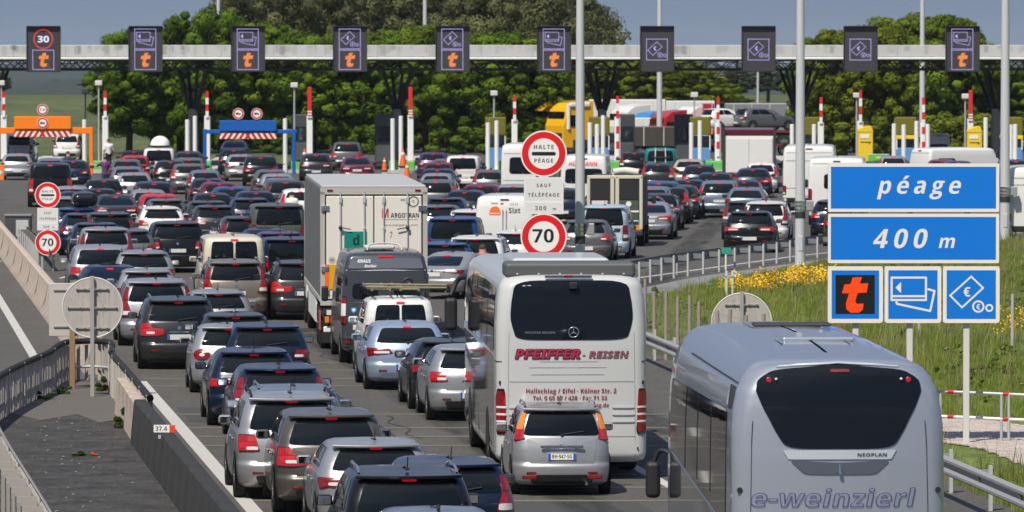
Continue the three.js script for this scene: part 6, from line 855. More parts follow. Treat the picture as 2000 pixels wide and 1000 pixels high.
// ---------------------------------------------------------------- the queue, nearest first: kind, colour, picture x of the tail, picture y of the roof, label
const QUEUE = [
  ['hatch', 'lightblue', 866, 990, 'pale blue grey car showing only its roof at the bottom edge', { antenna: 2 }],
  ['suv', 'black', 803, 919, 'black car with roof rails and dark rear window at the bottom edge', { rails: 2 }],
  ['tallest', 'navy', 889, 893, 'navy estate with tall red corner lamps right of the black car with rails', { bumper: 1 }],
  ['hatch', 'silver', 738, 852, 'silver hatchback with big square red lamp, lower middle, left of the black railed car', { bumper: 1, chrome: 0 }],
  ['suvwide', 'brown', 650, 800, 'brown grey off-roader with wide red lamps behind the silver hatchback', { rails: 0, chrome: 1, lit: 1 }],
  ['suv', 'silver', 572, 770, 'silver off-roader with black rails next ahead of the brown grey one', { lit: 1 }],
  ['estate', 'lightblue', 579, 750, 'pale blue car with a loaded roof peeking over the silver off-roader', { rails: 2 }],
  ['tallest', 'darkblue', 549, 708, 'dark blue car with upright red lamps left of the second pair of mirrors', {}],
  ['hatch', 'navy', 498, 681, 'navy hatchback half hidden beneath the big dark car, near left lane', { lit: 1 }],
  ['estate', 'navy', 524, 632, 'large navy car with a wide dark rear window and black right mirror', { rails: 0 }],
  ['mini', 'silver', 447, 628, 'small rounded silver city car with round red lamps beside the navy car', { bumper: 1 }],
  ['hatch', 'darkgrey', 462, 608, 'dark grey car just ahead of the small silver city car', {}],
  ['suvwide', 'darkgrey', 350, 582, 'dark grey off-roader with a white plate right of the round sign back', { rails: 2, lit: 1 }],
  ['hatch', 'silvergrey', 428, 565, 'grey hatchback right behind the taupe people carrier', {}],
  ['suvtall', 'silver', 307, 541, 'silver off-roader with tall red corner lamps touching the round sign back', { bumper: 1 }],
  ['mpv', 'taupe', 461, 507, 'taupe people carrier with tall red lamps behind the cream van', { rails: 2, bumper: 1 }],
  ['van', 'cream', 458, 462, 'cream van with two dark rear windows over the taupe people carrier', { rails: 0 }],
  ['suvwide', 'darkgrey', 596, 507, 'dark grey off-roader half hidden by the left side of the white lorry', { lit: 1 }],
  ['hatch', 'silver', 289, 522, 'pale silver car whose rounded roof shows over the tall lamped off-roader', { bumper: 1 }],
  ['sedan', 'navy', 218, 517, 'navy saloon half hidden by the round sign back', {}],
  ['estate', 'silvergrey', 282, 490, 'grey estate with roof rails right of the silver car above the round sign back', {}],
  ['suv', 'silver', 197, 476, 'silver people mover with square red lamp above the square sign back', { rails: 0, nospoiler: 1, lit: 1 }],
  ['suv', 'black', 347, 431, 'black hatchback with sun glint and a white plate in front of the cream van', { rails: 0, lit: 1 }],
  ['hatch', 'grey', 254, 448, 'grey hatchback with a very dark rear window left of the glinting black one', { bumper: 1 }],
  ['mpv', 'silver', 208, 444, 'silver people carrier with stickers in its window, left of the grey hatchback', {}],
  ['hatch', 'navy', 190, 432, 'navy hatchback with a lit red left lamp beside the 70 disc', { lit: 1 }],
  ['mpv', 'darkgrey', 216, 414, 'dark grey people carrier with a wide dark window ahead of the silver people carrier', {}],
  ['hatch', 'darkblue', 166, 417, 'dark blue car behind the small 300 m plate', {}],
  ['hatch', 'white', 317, 402, 'white rounded hatchback with red brake light behind the black glinting car', { bumper: 1, lit: 1 }],
  ['hatch', 'grey', 326, 386, 'grey car between the red hatchback and the white rounded one', {}],
  ['hatch', 'red', 313, 379, 'bright red hatchback in the left queue', { bumper: 1 }],
  ['hatch', 'silvergrey', 291, 371, 'silver grey car with a lit round red lamp left of the red hatchback', { lit: 1 }],
  ['mpv', 'navy', 301, 353, 'navy people carrier with a long red brake light ahead of the red hatchback', {}],
  ['wide', 'silver', 262, 336, 'silver car with a bright glinting window left of the navy people carrier', { chrome: 1 }],
  ['hatch', 'lightblue', 249, 326, 'pale blue grey car just ahead of the glinting silver one', {}],
  ['hatch', 'grey', 246, 311, 'grey blue car under the white topped car in the left queue', {}],
  ['hatch', 'black', 261, 292, 'black car left of the white van with a dome', {}],
  ['hatch', 'red', 263, 303, 'red car just behind the black one left of the domed van', {}],
  ['kombi', 'white', 310, 290, 'white van carrying a white dome on its roof', { dome: 1 }],
  ['hatch', 'darkgrey', 367, 295, 'dark car at the foot of the first dark column', {}],
  ['mpv', 'grey', 369, 307, 'grey people carrier with two red lights, second from the column foot', { lit: 1 }],
  ['tallest', 'grey', 369, 320, 'grey estate with stacked red lamps on its left corner near the first column', { lit: 1 }],
  ['hatch', 'lightblue', 401, 333, 'pale blue grey car with a wide red brake light left of the brown black pair', {}],
  ['hatch', 'navy', 408, 347, 'navy car with a white stripe of sun ahead of the maroon car', {}],
  ['hatch', 'maroon', 429, 354, 'maroon roofed car with round red lamps in the middle left queue', { lit: 1 }],
  ['sedan', 'grey', 456, 275, 'grey saloon passing under the blue height gauge', {}],
  ['hatch', 'navy', 456, 291, 'navy car right behind the saloon under the blue height gauge', {}],
  ['suvwide', 'black', 509, 303, 'black off-roader whose driver stretches an arm out at the toll', {}],
  ['hatch', 'silvergrey', 470, 301, 'silver grey car beside the black off-roader under the blue gauge', {}],
  ['hatch', 'grey', 530, 332, 'grey car right behind the black off-roader at the blue gauge', {}],
  ['hatch', 'silver', 543, 339, 'silver car second behind the black off-roader at the blue gauge', {}],
  ['wide', 'lightblue', 551, 346, 'pale silver blue car third behind the black off-roader', {}],
  ['mpv', 'darkgrey', 559, 352, 'dark people carrier with a star glint left of the lorry top', {}],
  ['hatch', 'white', 588, 370, 'white hatchback with a red tail light close to the lorry side', { lit: 1, bumper: 1 }],
  ['hatch', 'blue', 453, 363, 'blue car right of the maroon roofed car', {}],
  ['hatch', 'navy', 501, 371, 'navy hatchback with a bright red brake light, centre left queue', {}],
  ['hatch', 'darkblue', 492, 387, 'dark blue hatchback right behind the navy one with the bright brake light', {}],
  ['jeep', 'olive', 545, 399, 'olive grey off-roader with a big right mirror left of the lorry', { rails: 0 }],
  ['mpv', 'darkgrey', 483, 420, 'dark people carrier with tall red lamps and whip aerial ahead of the cream van', {}],
  ['sedan', 'navy', 524, 444, 'navy saloon beside the dark people carrier with the aerial', {}],
  ['hatch', 'purple', 550, 453, 'dull purple car behind the navy saloon', {}],
  ['kombi', 'navy', 571, 463, 'navy small van with a red brake light beside the lorry', {}],
  ['sedan', 'darkblue', 527, 484, 'dark blue car tucked right behind the cream van', {}],
  ['jeep', 'black', 98, 318, 'large black off-roader at the far left by the median wall', { rails: 0, lit: 1 }],
  ['hatch', 'lightblue', 98, 310, 'pale blue grey car just ahead of the large black off-roader', {}],
  ['hatch', 'darkblue', 142, 312, 'dark blue car beside the standing people on the left', {}],
  ['hatch', 'silver', 32, 299, 'silver car in the far left lane before the orange gauge', {}],
  ['kombi', 'white', 37, 262, 'white small van passing under the left end of the orange gauge', {}],
  ['mpv', 'white', 130, 262, 'white people carrier with red plates under the orange gauge', {}],
  ['hatch', 'silver', 141, 362, 'silver roofed car right of the upper small red ringed disc', {}],
  ['hatch', 'navy', 151, 372, 'navy car with a red brake light just behind the silver roofed one', {}],
  ['hatch', 'silvergrey', 140, 385, 'silver grey car with a dark window beside the small halte disc', {}],
  ['hatch', 'blue', 151, 405, 'blue car carrying a glossy black roof box', { box: 1, lit: 1 }],
  ['estate', 'black', 203, 348, 'black estate beside the person in the purple top', {}],
  ['sedan', 'darkgrey', 228, 384, 'dark saloon squeezed between the two left queues', { s: 50 }],
  ['wide', 'darkgrey', 408, 388, 'dark car with many sun glints between the second and third queue', { s: 52.5 }],
  ['hatch', 'black', 417, 372, 'black car in the gap right of the red hatchback', { s: 49.5 }],
  ['hatch', 'black', 193, 366, 'black car just behind the black estate by the person in purple', {}],
  ['hatch', 'darkgrey', 421, 401, 'dark grey car with glints left of the dark people carrier with the aerial', { lit: 1 }],
  ['hatch', 'black', 1305, 366, 'black car in the line right of the olive truck, second from its far end', { lit: 1 }],
  ['estate', 'darkgrey', 1323, 360, 'dark grey estate at the far end of the line right of the olive truck', { lit: 1 }],
  ['hatch', 'navy', 1343, 349, 'navy car behind the beige one, right of the line by the olive truck', {}],
  ['hatch', 'black', 333, 314, 'black car between the domed white van and the first dark column', {}],
  ['hatch', 'darkgrey', 617, 300, 'dark car at the toll island left behind the lorry roof', {}],
  ['hatch', 'grey', 955, 330, 'grey car left behind the white motorhome with the grey window', {}],
  ['suv', 'grey', 677, 277, 'grey off-roader passing the toll behind the lorry roof', { rails: 0, lit: 1 }],
  ['sedan', 'maroon', 697, 306, 'maroon saloon over the roof of the white lorry', {}],
  ['hatch', 'purple', 845, 297, 'dark purple car at the toll right of the lorry', {}],
  ['kombi', 'white', 903, 302, 'white small van with tall red lamps at the toll right of the lorry', { lit: 1 }],
  ['hatch', 'maroon', 855, 317, 'purple red car right of the lorry roof corner', {}],
  ['hatch', 'grey', 870, 311, 'grey car partly covering the white small van at the toll', {}],
  ['hatch', 'navy', 853, 328, 'navy car third right of the lorry roof corner', { lit: 1 }],
  ['hatch', 'silvergrey', 851, 337, 'silver grey car with a red lamp on its flank near the lorry corner', { lit: 1 }],
  ['mpv', 'grey', 850, 352, 'grey people carrier nearest the upper right corner of the lorry', { lit: 1 }],
  ['hatch', 'maroon', 936, 360, 'dark red car with a lit brake light above the white small dented one', {}],
  ['hatch', 'navy', 1010, 336, 'navy car with a long red brake light left of the halte disc', {}],
  ['hatch', 'silver', 1000, 359, 'silver car under the halte disc', {}],
  ['hatch', 'navy', 905, 372, 'navy car with a bright red brake light left of the square box van', {}],
  ['hatch', 'darkblue', 867, 385, 'dark blue car touching the right edge of the lorry doors', {}],
  ['hatch', 'grey', 851, 398, 'grey car half behind the lorry right edge', {}],
  ['mpv', 'white', 917, 409, 'white people carrier with a very dark window before the square box van', { bumper: 1 }],
  ['kombi', 'blue', 882, 425, 'blue small van right of the lorry doors', { lit: 1 }],
  ['suv', 'white', 926, 459, 'white off-roader with small square lamps left of the 70 disc', { bumper: 1 }],
  ['hatch', 'white', 1003, 448, 'white hatchback with an orange red brake light left of the 70 disc', { bumper: 1 }],
  ['estate', 'blue', 867, 473, 'blue estate with roof rails ahead of the silver coupe', {}],
  ['hatch', 'darkblue', 1010, 410, 'dark blue car behind the small 300 m plate at the centre', { s: 56 }],
  ['hatch', 'darkblue', 1098, 366, 'dark blue car between the halte sign and the nearest lamp post', {}],
  ['coupe', 'silver', 836, 490, 'silver coupe turned across the lane with the driver arm out', { turn: 24, lod: 0 }],
  ['kombi', 'paleblue', 1179, 402, 'pale blue small van with tall red lamps behind the nearest lamp post', { bumper: 1 }],
  ['hatch', 'grey', 1143, 429, 'grey hatchback with round red lamp right beside the nearest lamp post foot', { lit: 1, bumper: 1 }],
  ['suv', 'blue', 1285, 352, 'blue off-roader topmost in the queue right of the olive truck', { rails: 0 }],
  ['mpv', 'lightblue', 1270, 364, 'pale blue people carrier second in the queue right of the olive truck', {}],
  ['hatch', 'darkgrey', 1256, 385, 'dark car with a lit red lamp right beside the olive truck', { lit: 1 }],
  ['estate', 'black', 1281, 377, 'black estate third in the queue right of the olive truck', { lit: 1 }],
  ['sedan', 'silvergrey', 1266, 392, 'silver saloon low in the queue right of the olive truck', { lit: 1 }],
  ['kombi', 'teal', 1290, 290, 'teal small van with white rack bars on its rear', { rack: 1 }],
  ['hatch', 'black', 1239, 297, 'black car left of the teal small van', {}],
  ['hatch', 'darkgrey', 1284, 317, 'dark car with both red lamps lit right behind the teal van', { lit: 1 }],
  ['hatch', 'beige', 1346, 310, 'beige car with a red roofline right of the teal van', {}],
  ['estate', 'darkblue', 1366, 323, 'dark blue estate with wide red lamps in the right centre queue', { lit: 1 }],
  ['hatch', 'navy', 1395, 337, 'navy car right behind the dark blue estate in the right centre', {}],
  ['mpv', 'lightblue', 1403, 351, 'pale blue people carrier with grey flank in the right centre queue', { lit: 1 }],
  ['hatch', 'navy', 1452, 351, 'navy car right of the pale blue people carrier', {}],
  ['hatch', 'lightblue', 1457, 367, 'pale blue car with an orange red brake light above the black small hatchback', {}],
  ['tallest', 'green', 1456, 391, 'dark green estate half behind the white people carrier at right', {}],
  ['mpv', 'white', 1494, 391, 'white people carrier with tall red lamps beside the second lamp post', { bumper: 1 }],
  ['wide', 'black', 1463, 412, 'black small hatchback with lit red lamps, last in the right lanes', { lit: 1, bumper: 1 }],
  ['hatch', 'white', 1487, 318, 'white car with red lights before the white motorhome at right', { lit: 1 }],
  ['suv', 'silvergrey', 1487, 302, 'silver off-roader with a sun glint before the white box lorry', { rails: 0 }],
  ['hatch', 'darkblue', 1470, 327, 'dark blue car left of the white car before the box lorry', { lit: 1 }],
  ['hatch', 'darkblue', 1627, 391, 'dark blue car with lit red lamps just left of the blue sign', { lit: 1 }],
  ['wide', 'darkgrey', 1655, 402, 'dark grey car mostly hidden behind the blue sign edge', { lit: 1 }],
  ['hatch', 'navy', 1690, 314, 'navy roof showing over the blue sign below the left yellow machine', {}],
  ['hatch', 'silver', 1745, 304, 'silver roof showing over the blue sign beside the green banner', {}],
  ['hatch', 'black', 1836, 297, 'black car above the right half of the blue sign', {}],
  ['hatch', 'maroon', 1841, 311, 'maroon roof showing over the right half of the blue sign', {}],
  ['hatch', 'darkblue', 1872, 313, 'dark blue roof showing over the blue sign left of the right yellow machine', {}],
  ['hatch', 'darkblue', 1985, 312, 'dark blue roof at the right picture edge above the white motorhome', {}],
  ['cargo', 'white', 783, 593, 'white small van with pipes and ladders on its roof rack', { s: 88.6, roofrack: 1, antenna: 0 }],
  ['wide', 'iceblue', 797, 627, 'light blue hatchback with a large dark window behind the white rack van', { bumper: 1, s: 92.4, nospoiler: 1 }],
  ['hatch', 'black', 889, 663, 'black car with round left lamp beside the white coach', { s: 97.7 }],
  ['hatch', 'silvergrey', 924, 680, 'silver grey car with a red lamp squeezed left of the white coach', { s: 100.7, lit: 1 }],
];
for (const [kind, col, px, ry, label, o] of QUEUE) {
  const t = car(kind, col, px, ry, label, o), k = KINDS[kind];
  if (o.dome) { mesh('roof_dome', new THREE.SphereGeometry(0.52, 20, 10, 0, 6.283, 0, 1.57).scale(1, 0.95, 1).translate(0.05, k.H + 0.1, 0.8), M.white, t); mesh('dome_rack', [box(1.2, 0.05, 0.05, 0, k.H + 0.07, 0.5), box(1.2, 0.05, 0.05, 0, k.H + 0.07, 1.2)], M.black, t); }
  if (o.box) { const g = new RoundedBoxGeometry(0.92, 0.48, 1.9, 6, 0.22).translate(0.32, k.H + 0.27, 0.2); const b = thing('roof_box', 'glossy black roof box on the blue car', 'roof box', t.position.x, -t.position.z, t.rotation.y); mesh('shell', g, paint('black'), b); mesh('load_bar', [box(1.2, 0.04, 0.06, 0, k.H + 0.03, 0.7), box(1.2, 0.04, 0.06, 0, k.H + 0.03, -0.4)], M.black, b); }
  if (o.rack) { for (const s of [-0.28, 0.28]) mesh('rack_bar', bar(V(s, 0.8, k.L / 2 + 0.12), V(s * 0.9, k.H + 0.02, k.L / 2 + 0.02), 0.025, 6), M.white, t); mesh('rack_cross', [box(0.9, 0.05, 0.05, 0, 1.35, k.L / 2 + 0.14), box(0.9, 0.05, 0.05, 0, 1.0, k.L / 2 + 0.16)], M.dark, t); }
  if (o.roofrack) {
    for (const z of [1.3, 0, -0.9]) mesh('rack_bar', [box(1.45, 0.04, 0.05, 0, k.H + 0.14, z), box(0.04, 0.16, 0.05, -0.6, k.H + 0.06, z), box(0.04, 0.16, 0.05, 0.6, k.H + 0.06, z)], M.black, t);
    const ld = thing('ladder', 'bundle of ladders and pipes tied on the white rack van roof', 'ladder', t.position.x, -t.position.z, t.rotation.y), brass = std(0.3, 0.26, 0.17, 0.5, 0.4);
    for (const [x0, n] of [[-0.42, 4], [0.22, 4]]) for (const s of [-1, 1]) { mesh('stile', box(0.04, 0.07, 3, x0 + s * 0.2, k.H + 0.2, 0.2), brass, ld); for (let i = 0; i < 9; i++) if (s > 0) mesh('rung', bar(V(x0 - 0.2, k.H + 0.2, -1.2 + i * 0.34), V(x0 + 0.2, k.H + 0.2, -1.2 + i * 0.34), 0.018, 6), brass, ld); void n; }
    for (const y of [0.25, 0.31]) mesh('pipe', bar(V(-0.75, k.H + y, 1.55), V(1.05, k.H + y - 0.03, 1.45), 0.025, 8), brass, ld); mesh('strap_roll', new THREE.TorusGeometry(0.1, 0.035, 8, 18).translate(0.2, k.H + 0.32, 1.3), M.black, ld);
  }
}
{ // silver small car right behind the white coach
  const t = car('suv', 'silver', 1101, 800, 'silver small car with roof rails and plate BH 947 SG behind the white coach', { s: 121, lod: 0, rails: 2, lit: 0, turn: -3.2 });
  t.scale.set(0.88, 0.885, 0.84);
  const tex = canvasTex(512, 116, (c) => { c.fillStyle = '#e8e6e0'; c.fillRect(0, 0, 512, 116); c.fillStyle = '#1c56b0'; c.fillRect(0, 0, 48, 116); c.fillRect(464, 0, 48, 116); c.fillStyle = '#15161a'; fitText(c, 'BH·947·SG', 256, 92, 380, 74, 'bold #px sans-serif'); });
  const p = t.children.find((m) => m.name === 'number_plate'); mesh('plate_print', new THREE.PlaneGeometry(0.51, 0.112).translate(0, 0, 0.0125), std(1, 1, 1, 0.45, 0, { map: tex }), p);
  const G = geoCache.suv, sf = G.sf; const lp = poly([[1.0, 1.06], [1.4, 1.0], [1.42, 1.2], [1.26, 1.5], [1.12, 1.5], [1.06, 1.2]], 0.14, 3, 3), up = poly([[1.08, 1.22], [1.36, 1.22], [1.26, 1.52], [1.12, 1.52]], 0.14, 3, 3);
  for (const f of [(q) => q, mirrored]) { const m = mesh('tail_light', patch(sf, f(lp), 0.022), redLit, t); mesh('amber_lens', patch(sf, f(up), 0.03), amberLens, m); }
  mesh('chrome_bar', rbox(0.8, 0.06, 0.04, 0.02, 0, 0.92, 2.22), M.chrome, t);
  for (const m of t.children.filter((m) => m.name === 'tail_light').slice(0, 2)) t.remove(m);
  for (const s of [-1, 1]) mesh('fog_lamp', rbox(0.28, 0.08, 0.05, 0.02, s * 0.6, 0.36, 2.25), redLens, t);
}
// ---------------------------------------------------------------- people at their cars
function field(bones, x0, x1, y0, y1, z0, z1, cell, name, mat, parent) {      // smooth union of tapered capsules, meshed
  const nx = Math.ceil((x1 - x0) / cell), ny = Math.ceil((y1 - y0) / cell), nz = Math.ceil((z1 - z0) / cell), res = Math.max(nx, ny, nz) + 4;
  const mc = new MarchingCubes(res, mat, false, false, 120000), half = res / 2, k = 0.035; mc.isolation = 0;
  const cx = (x0 + x1) / 2, cy = (y0 + y1) / 2, cz = (z0 + z1) / 2, S = res * cell / 2;
  for (let z = 0; z < res; z++) for (let y = 0; y < res; y++) for (let x = 0; x < res; x++) {
    const p = V(cx + (x - half) * cell, cy + (y - half) * cell, cz + (z - half) * cell); let s = 0;
    for (const [a, b, ra, rb] of bones) { const ab = b.clone().sub(a), t = clamp(p.clone().sub(a).dot(ab) / (ab.lengthSq() || 1), 0, 1), d = p.distanceTo(a.clone().addScaledVector(ab, t)) - lerp(ra, rb, t); s += Math.exp(-d / k); }
    mc.field[x + y * res + z * res * res] = s > 0 ? k * Math.log(s) : -1;
  }
  mc.update(); const n = mc.count, g = new THREE.BufferGeometry(), pos = new Float32Array(n * 3); for (let i = 0; i < n * 3; i++) pos[i] = mc.positionArray[i];
  for (let i = 0; i < n; i++) { pos[i * 3] = cx + pos[i * 3] * S; pos[i * 3 + 1] = cy + pos[i * 3 + 1] * S; pos[i * 3 + 2] = cz + pos[i * 3 + 2] * S; }
  g.setAttribute('position', new THREE.BufferAttribute(pos, 3)); const gm = BGU.mergeVertices(g, 1e-4); gm.computeVertexNormals(); return mesh(name, gm, mat, parent);
}
const skin = std(0.5, 0.29, 0.2, 0.6);
function handGeo(w, dir) { const out = [], side = V(-dir.z, 0, dir.x).normalize(), up = dir.clone().cross(side); for (let i = 0; i < 4; i++) { const a = w.clone().addScaledVector(dir, 0.07).addScaledVector(side, (i - 1.5) * 0.019), L = [0.065, 0.078, 0.073, 0.055][i], m = a.clone().addScaledVector(dir, L * 0.55), e = m.clone().addScaledVector(dir, L * 0.4).addScaledVector(up, -0.03); out.push(bar(a, m, 0.0095, 6, 0.009), bar(m, e, 0.009, 6, 0.007)); } const a = w.clone().addScaledVector(dir, 0.025).addScaledVector(side, 0.038); out.push(bar(a, a.clone().addScaledVector(dir, 0.045).addScaledVector(side, 0.026), 0.011, 6, 0.009)); return out; }
function person(label, px, D, o) {
  const t = thing('person', label, 'person', gx(px, D), D, R(o.turn || 0), undefined, o.y || 0), lean = o.lean || 0, seat = o.seat, hip = seat ? 0.55 : 0.92;
  const J = { hip: V(0, hip, 0), chest: V(0, hip + 0.42, -lean * 0.5), neck: V(0, hip + 0.57, -lean * 0.8), head: V(0, hip + 0.7, -lean) };
  const cl = (v) => v.clone(), sh = (s) => V(s * 0.18, hip + 0.5, -lean * 0.75), el = (s) => (s === o.armSide ? cl(o.elbow) : V(s * 0.25, hip + 0.22, -lean * 0.5)), wr = (s) => (s === o.armSide ? cl(o.wrist) : V(s * 0.26, hip - 0.02, -lean * 0.5 - 0.08));
  const kn = (s) => (seat ? V(s * 0.12, 0.5, -0.42) : V(s * 0.1, 0.49, -0.03)), ft = (s) => (seat ? V(s * 0.12, 0.1, -0.5) : V(s * 0.11, 0.07, 0.02)), toe = (s) => ft(s).add(V(0, -0.03, -0.16));
  const B = [[J.hip, J.chest, 0.13, 0.145], [J.chest, J.neck, 0.12, 0.06], [J.neck, J.head, 0.055, 0.06], [J.head, J.head.clone().add(V(0, 0.06, 0)), 0.085, 0.088]];
  for (const s of [-1, 1]) B.push([J.chest, sh(s), 0.08, 0.055], [sh(s), el(s), 0.052, 0.042], [el(s), wr(s), 0.042, 0.03], [wr(s), wr(s).add(V(0, -0.02, 0)).addScaledVector(wr(s).sub(el(s)).normalize(), 0.07), 0.03, 0.028], [J.hip.clone().add(V(s * 0.08, -0.02, 0)), kn(s), 0.085, 0.058], [kn(s), ft(s), 0.055, 0.038], [ft(s), toe(s), 0.04, 0.032]);
  field(B, -0.75, 0.75, -0.02, hip + 0.9, -0.75, 0.45, 0.026, 'body', skin, t);
  const fat = (l, e) => l.map(([a, b, r, q]) => [a, b, r + e, q + e]);
  const top = [[J.hip, J.chest, 0.135, 0.145], [J.chest, J.chest.clone().add(V(0, 0.1, 0)), 0.13, 0.09]]; for (const s of [-1, 1]) top.push([J.chest, sh(s), 0.08, 0.058], [sh(s), sh(s).lerp(el(s), 0.85), 0.056, 0.05]);
  field(fat(top, 0.014), -0.6, 0.6, hip - 0.2, hip + 0.75, -0.6, 0.4, 0.026, 'shirt', o.shirt, t);
  const leg = [[J.hip, J.hip.clone().add(V(0, 0.04, 0)), 0.125, 0.12]]; for (const s of [-1, 1]) leg.push([J.hip.clone().add(V(s * 0.08, -0.02, 0)), kn(s), 0.09, 0.062], [kn(s), ft(s).lerp(kn(s), 0.12), 0.06, 0.05]);
  field(fat(leg, 0.012), -0.4, 0.4, 0.0, hip + 0.2, -0.6, 0.3, 0.026, 'trousers', o.legs, t);
  for (const s of [-1, 1]) mesh('hand', handGeo(wr(s), wr(s).sub(el(s)).normalize()), skin, t);
  const hc = J.head.clone().add(V(0, 0.05, 0.012)); mesh('hair', new THREE.SphereGeometry(0.103, 18, 12, 0, 6.283, 0, 1.75).rotateX(0.45).translate(hc.x, hc.y + 0.01, hc.z), o.hair, t);
  mesh('face_features', [new THREE.ConeGeometry(0.016, 0.04, 6).translate(0, hc.y - 0.03, hc.z - 0.105), new THREE.SphereGeometry(0.011, 8, 6).translate(-0.033, hc.y, hc.z - 0.088), new THREE.SphereGeometry(0.011, 8, 6).translate(0.033, hc.y, hc.z - 0.088), new THREE.SphereGeometry(0.02, 8, 6).scale(0.4, 1, 0.7).translate(-0.092, hc.y - 0.01, hc.z), new THREE.SphereGeometry(0.02, 8, 6).scale(0.4, 1, 0.7).translate(0.092, hc.y - 0.01, hc.z)], skin, t);
  for (const s of [-1, 1]) mesh('shoe', new RoundedBoxGeometry(0.09, 0.08, 0.27, 3, 0.035).translate(ft(s).x, ft(s).y - 0.03, ft(s).z - 0.07), M.black, t);
}
const brownHair = std(0.05, 0.03, 0.015, 0.8), blackHair = std(0.012, 0.01, 0.01, 0.7), denim = std(0.04, 0.06, 0.12, 0.9);
person('person in a purple top standing between the queues at the left', 205, 316, { shirt: std(0.13, 0.03, 0.15, 0.9), legs: denim, hair: blackHair, armSide: -1, elbow: V(-0.38, 1.3, -0.2), wrist: V(-0.6, 1.36, -0.3), turn: 15, y: 0.01 });
person('person with brown hair in dark clothes beside the large black off-roader', 133, 331, { shirt: std(0.03, 0.04, 0.07, 0.9), legs: denim, hair: brownHair, armSide: 1, elbow: V(0.36, 1.2, -0.15), wrist: V(0.52, 1.4, -0.3), turn: -60, y: 0.01 });
person('person in a white shirt standing by the second raised arm from the left', 212, 362, { shirt: M.white, legs: std(0.02, 0.02, 0.03, 0.9), hair: brownHair, turn: 20, y: 0.18 });
person('person in a pale shirt leaning out beside the white hatchback near the lorry', 568, 256, { seat: 1, shirt: std(0.7, 0.66, 0.62, 0.9), legs: denim, hair: blackHair, lean: 0.12, turn: -20, y: 0.02 });
{ // drivers with an arm out of the window
  const A = (s) => ({ armSide: s, elbow: V(s * 0.42, 0.98, -0.12), wrist: V(s * 0.58, 0.88, -0.36) });
  const at = (label) => scene.children.find((c) => c.userData.label === label);
  const seat = (car_, label, sx, sz, o) => { const v = V(sx, 0.1, sz).applyEuler(car_.rotation).add(car_.position); person(label, 1000 + v.x * FPX / -v.z, -v.z, { seat: 1, turn: car_.rotation.y * 180 / Math.PI, y: 0.12, hair: brownHair, ...o }); };
  seat(at('silver coupe turned across the lane with the driver arm out'), 'driver resting an arm out of the silver coupe window', 0.5, -0.35, { ...A(1), shirt: std(0.45, 0.08, 0.1, 0.9), legs: denim });
  seat(at('black off-roader whose driver stretches an arm out at the toll'), 'driver stretching an arm out of the black off-roader', 0.52, -0.2, { ...A(1), shirt: std(0.1, 0.1, 0.12, 0.9), legs: denim, wrist: V(0.85, 0.95, -0.3), elbow: V(0.5, 1.0, -0.1) });
}
// ---------------------------------------------------------------- trees, bushes, grass, flowers
function leafCloud(R_, H_, clumps, per, leaf, seed0, shape) {         // many small folded leaves on clumps spread through the crown
  const s0 = seed; seed = seed0; const pos = [], nor = [], col = [], idx = []; const c = new THREE.Color();
  for (let i = 0; i < clumps; i++) {
    const a = rnd() * 6.283, v = rnd() * 2 - 1, q = Math.pow(rnd(), 0.4) * (i % 9 === 0 ? 1.2 : 1), cr = rr(0.35, 1.05) * R_ * 0.26, e = shape ? shape((v + 1) / 2) : Math.sqrt(Math.max(0.05, 1 - v * v));
    const cx = Math.cos(a) * e * R_ * q, cz = Math.sin(a) * e * R_ * q, cy = (v + 1) / 2 * H_, tone = rr(0.55, 1.45);
    for (let k = 0; k < per; k++) {
      const u = rnd() * 2 - 1, b = rnd() * 6.283, w = Math.sqrt(1 - u * u), n = V(w * Math.cos(b), u * 0.85 + 0.15, w * Math.sin(b)).normalize(), r = cr * rr(0.72, 1.08);
      const p = V(cx + n.x * r, cy + n.y * r * 0.85, cz + n.z * r), t = V(rr(-1, 1), rr(-1, 1), rr(-1, 1)).cross(n).normalize(), o = n.clone().cross(t), L = leaf * rr(0.7, 1.3), tilt = rr(-0.5, 0.5); t.addScaledVector(n, tilt).normalize();
      const gn = t.clone().cross(o).normalize(), fl = gn.dot(n) < 0; if (fl) gn.negate(); gn.addScaledVector(n, 0.5).normalize(); const base = pos.length / 3; for (const [x, y] of [[0, 0], [0.5, 0.32], [1, 0], [0.5, -0.32]]) { const P = p.clone().addScaledVector(t, (x - 0.5) * L).addScaledVector(o, y * L).addScaledVector(n, Math.abs(y) * L * 0.25); pos.push(P.x, P.y, P.z); nor.push(gn.x, gn.y, gn.z); const g = tone * rr(0.8, 1.2); c.setRGB(g, g, g * 0.9); col.push(c.r, c.g, c.b); }
      if (fl) idx.push(base, base + 1, base + 2, base, base + 2, base + 3); else idx.push(base, base + 2, base + 1, base, base + 3, base + 2);
    }
  }
  seed = s0; const g = new THREE.BufferGeometry(); g.setAttribute('position', new THREE.Float32BufferAttribute(pos, 3)); g.setAttribute('normal', new THREE.Float32BufferAttribute(nor, 3)); g.setAttribute('color', new THREE.Float32BufferAttribute(col, 3)); g.setIndex(idx); return g;
}
const leafMat = (r, g, b) => { const m = phys(r, g, b, { roughness: 0.9, vertexColors: true, side: THREE.DoubleSide, transmission: 0.4, thickness: 0 }); m.specularIntensity = 0.04; return m; };
const bark = std(0.055, 0.045, 0.035, 0.95);
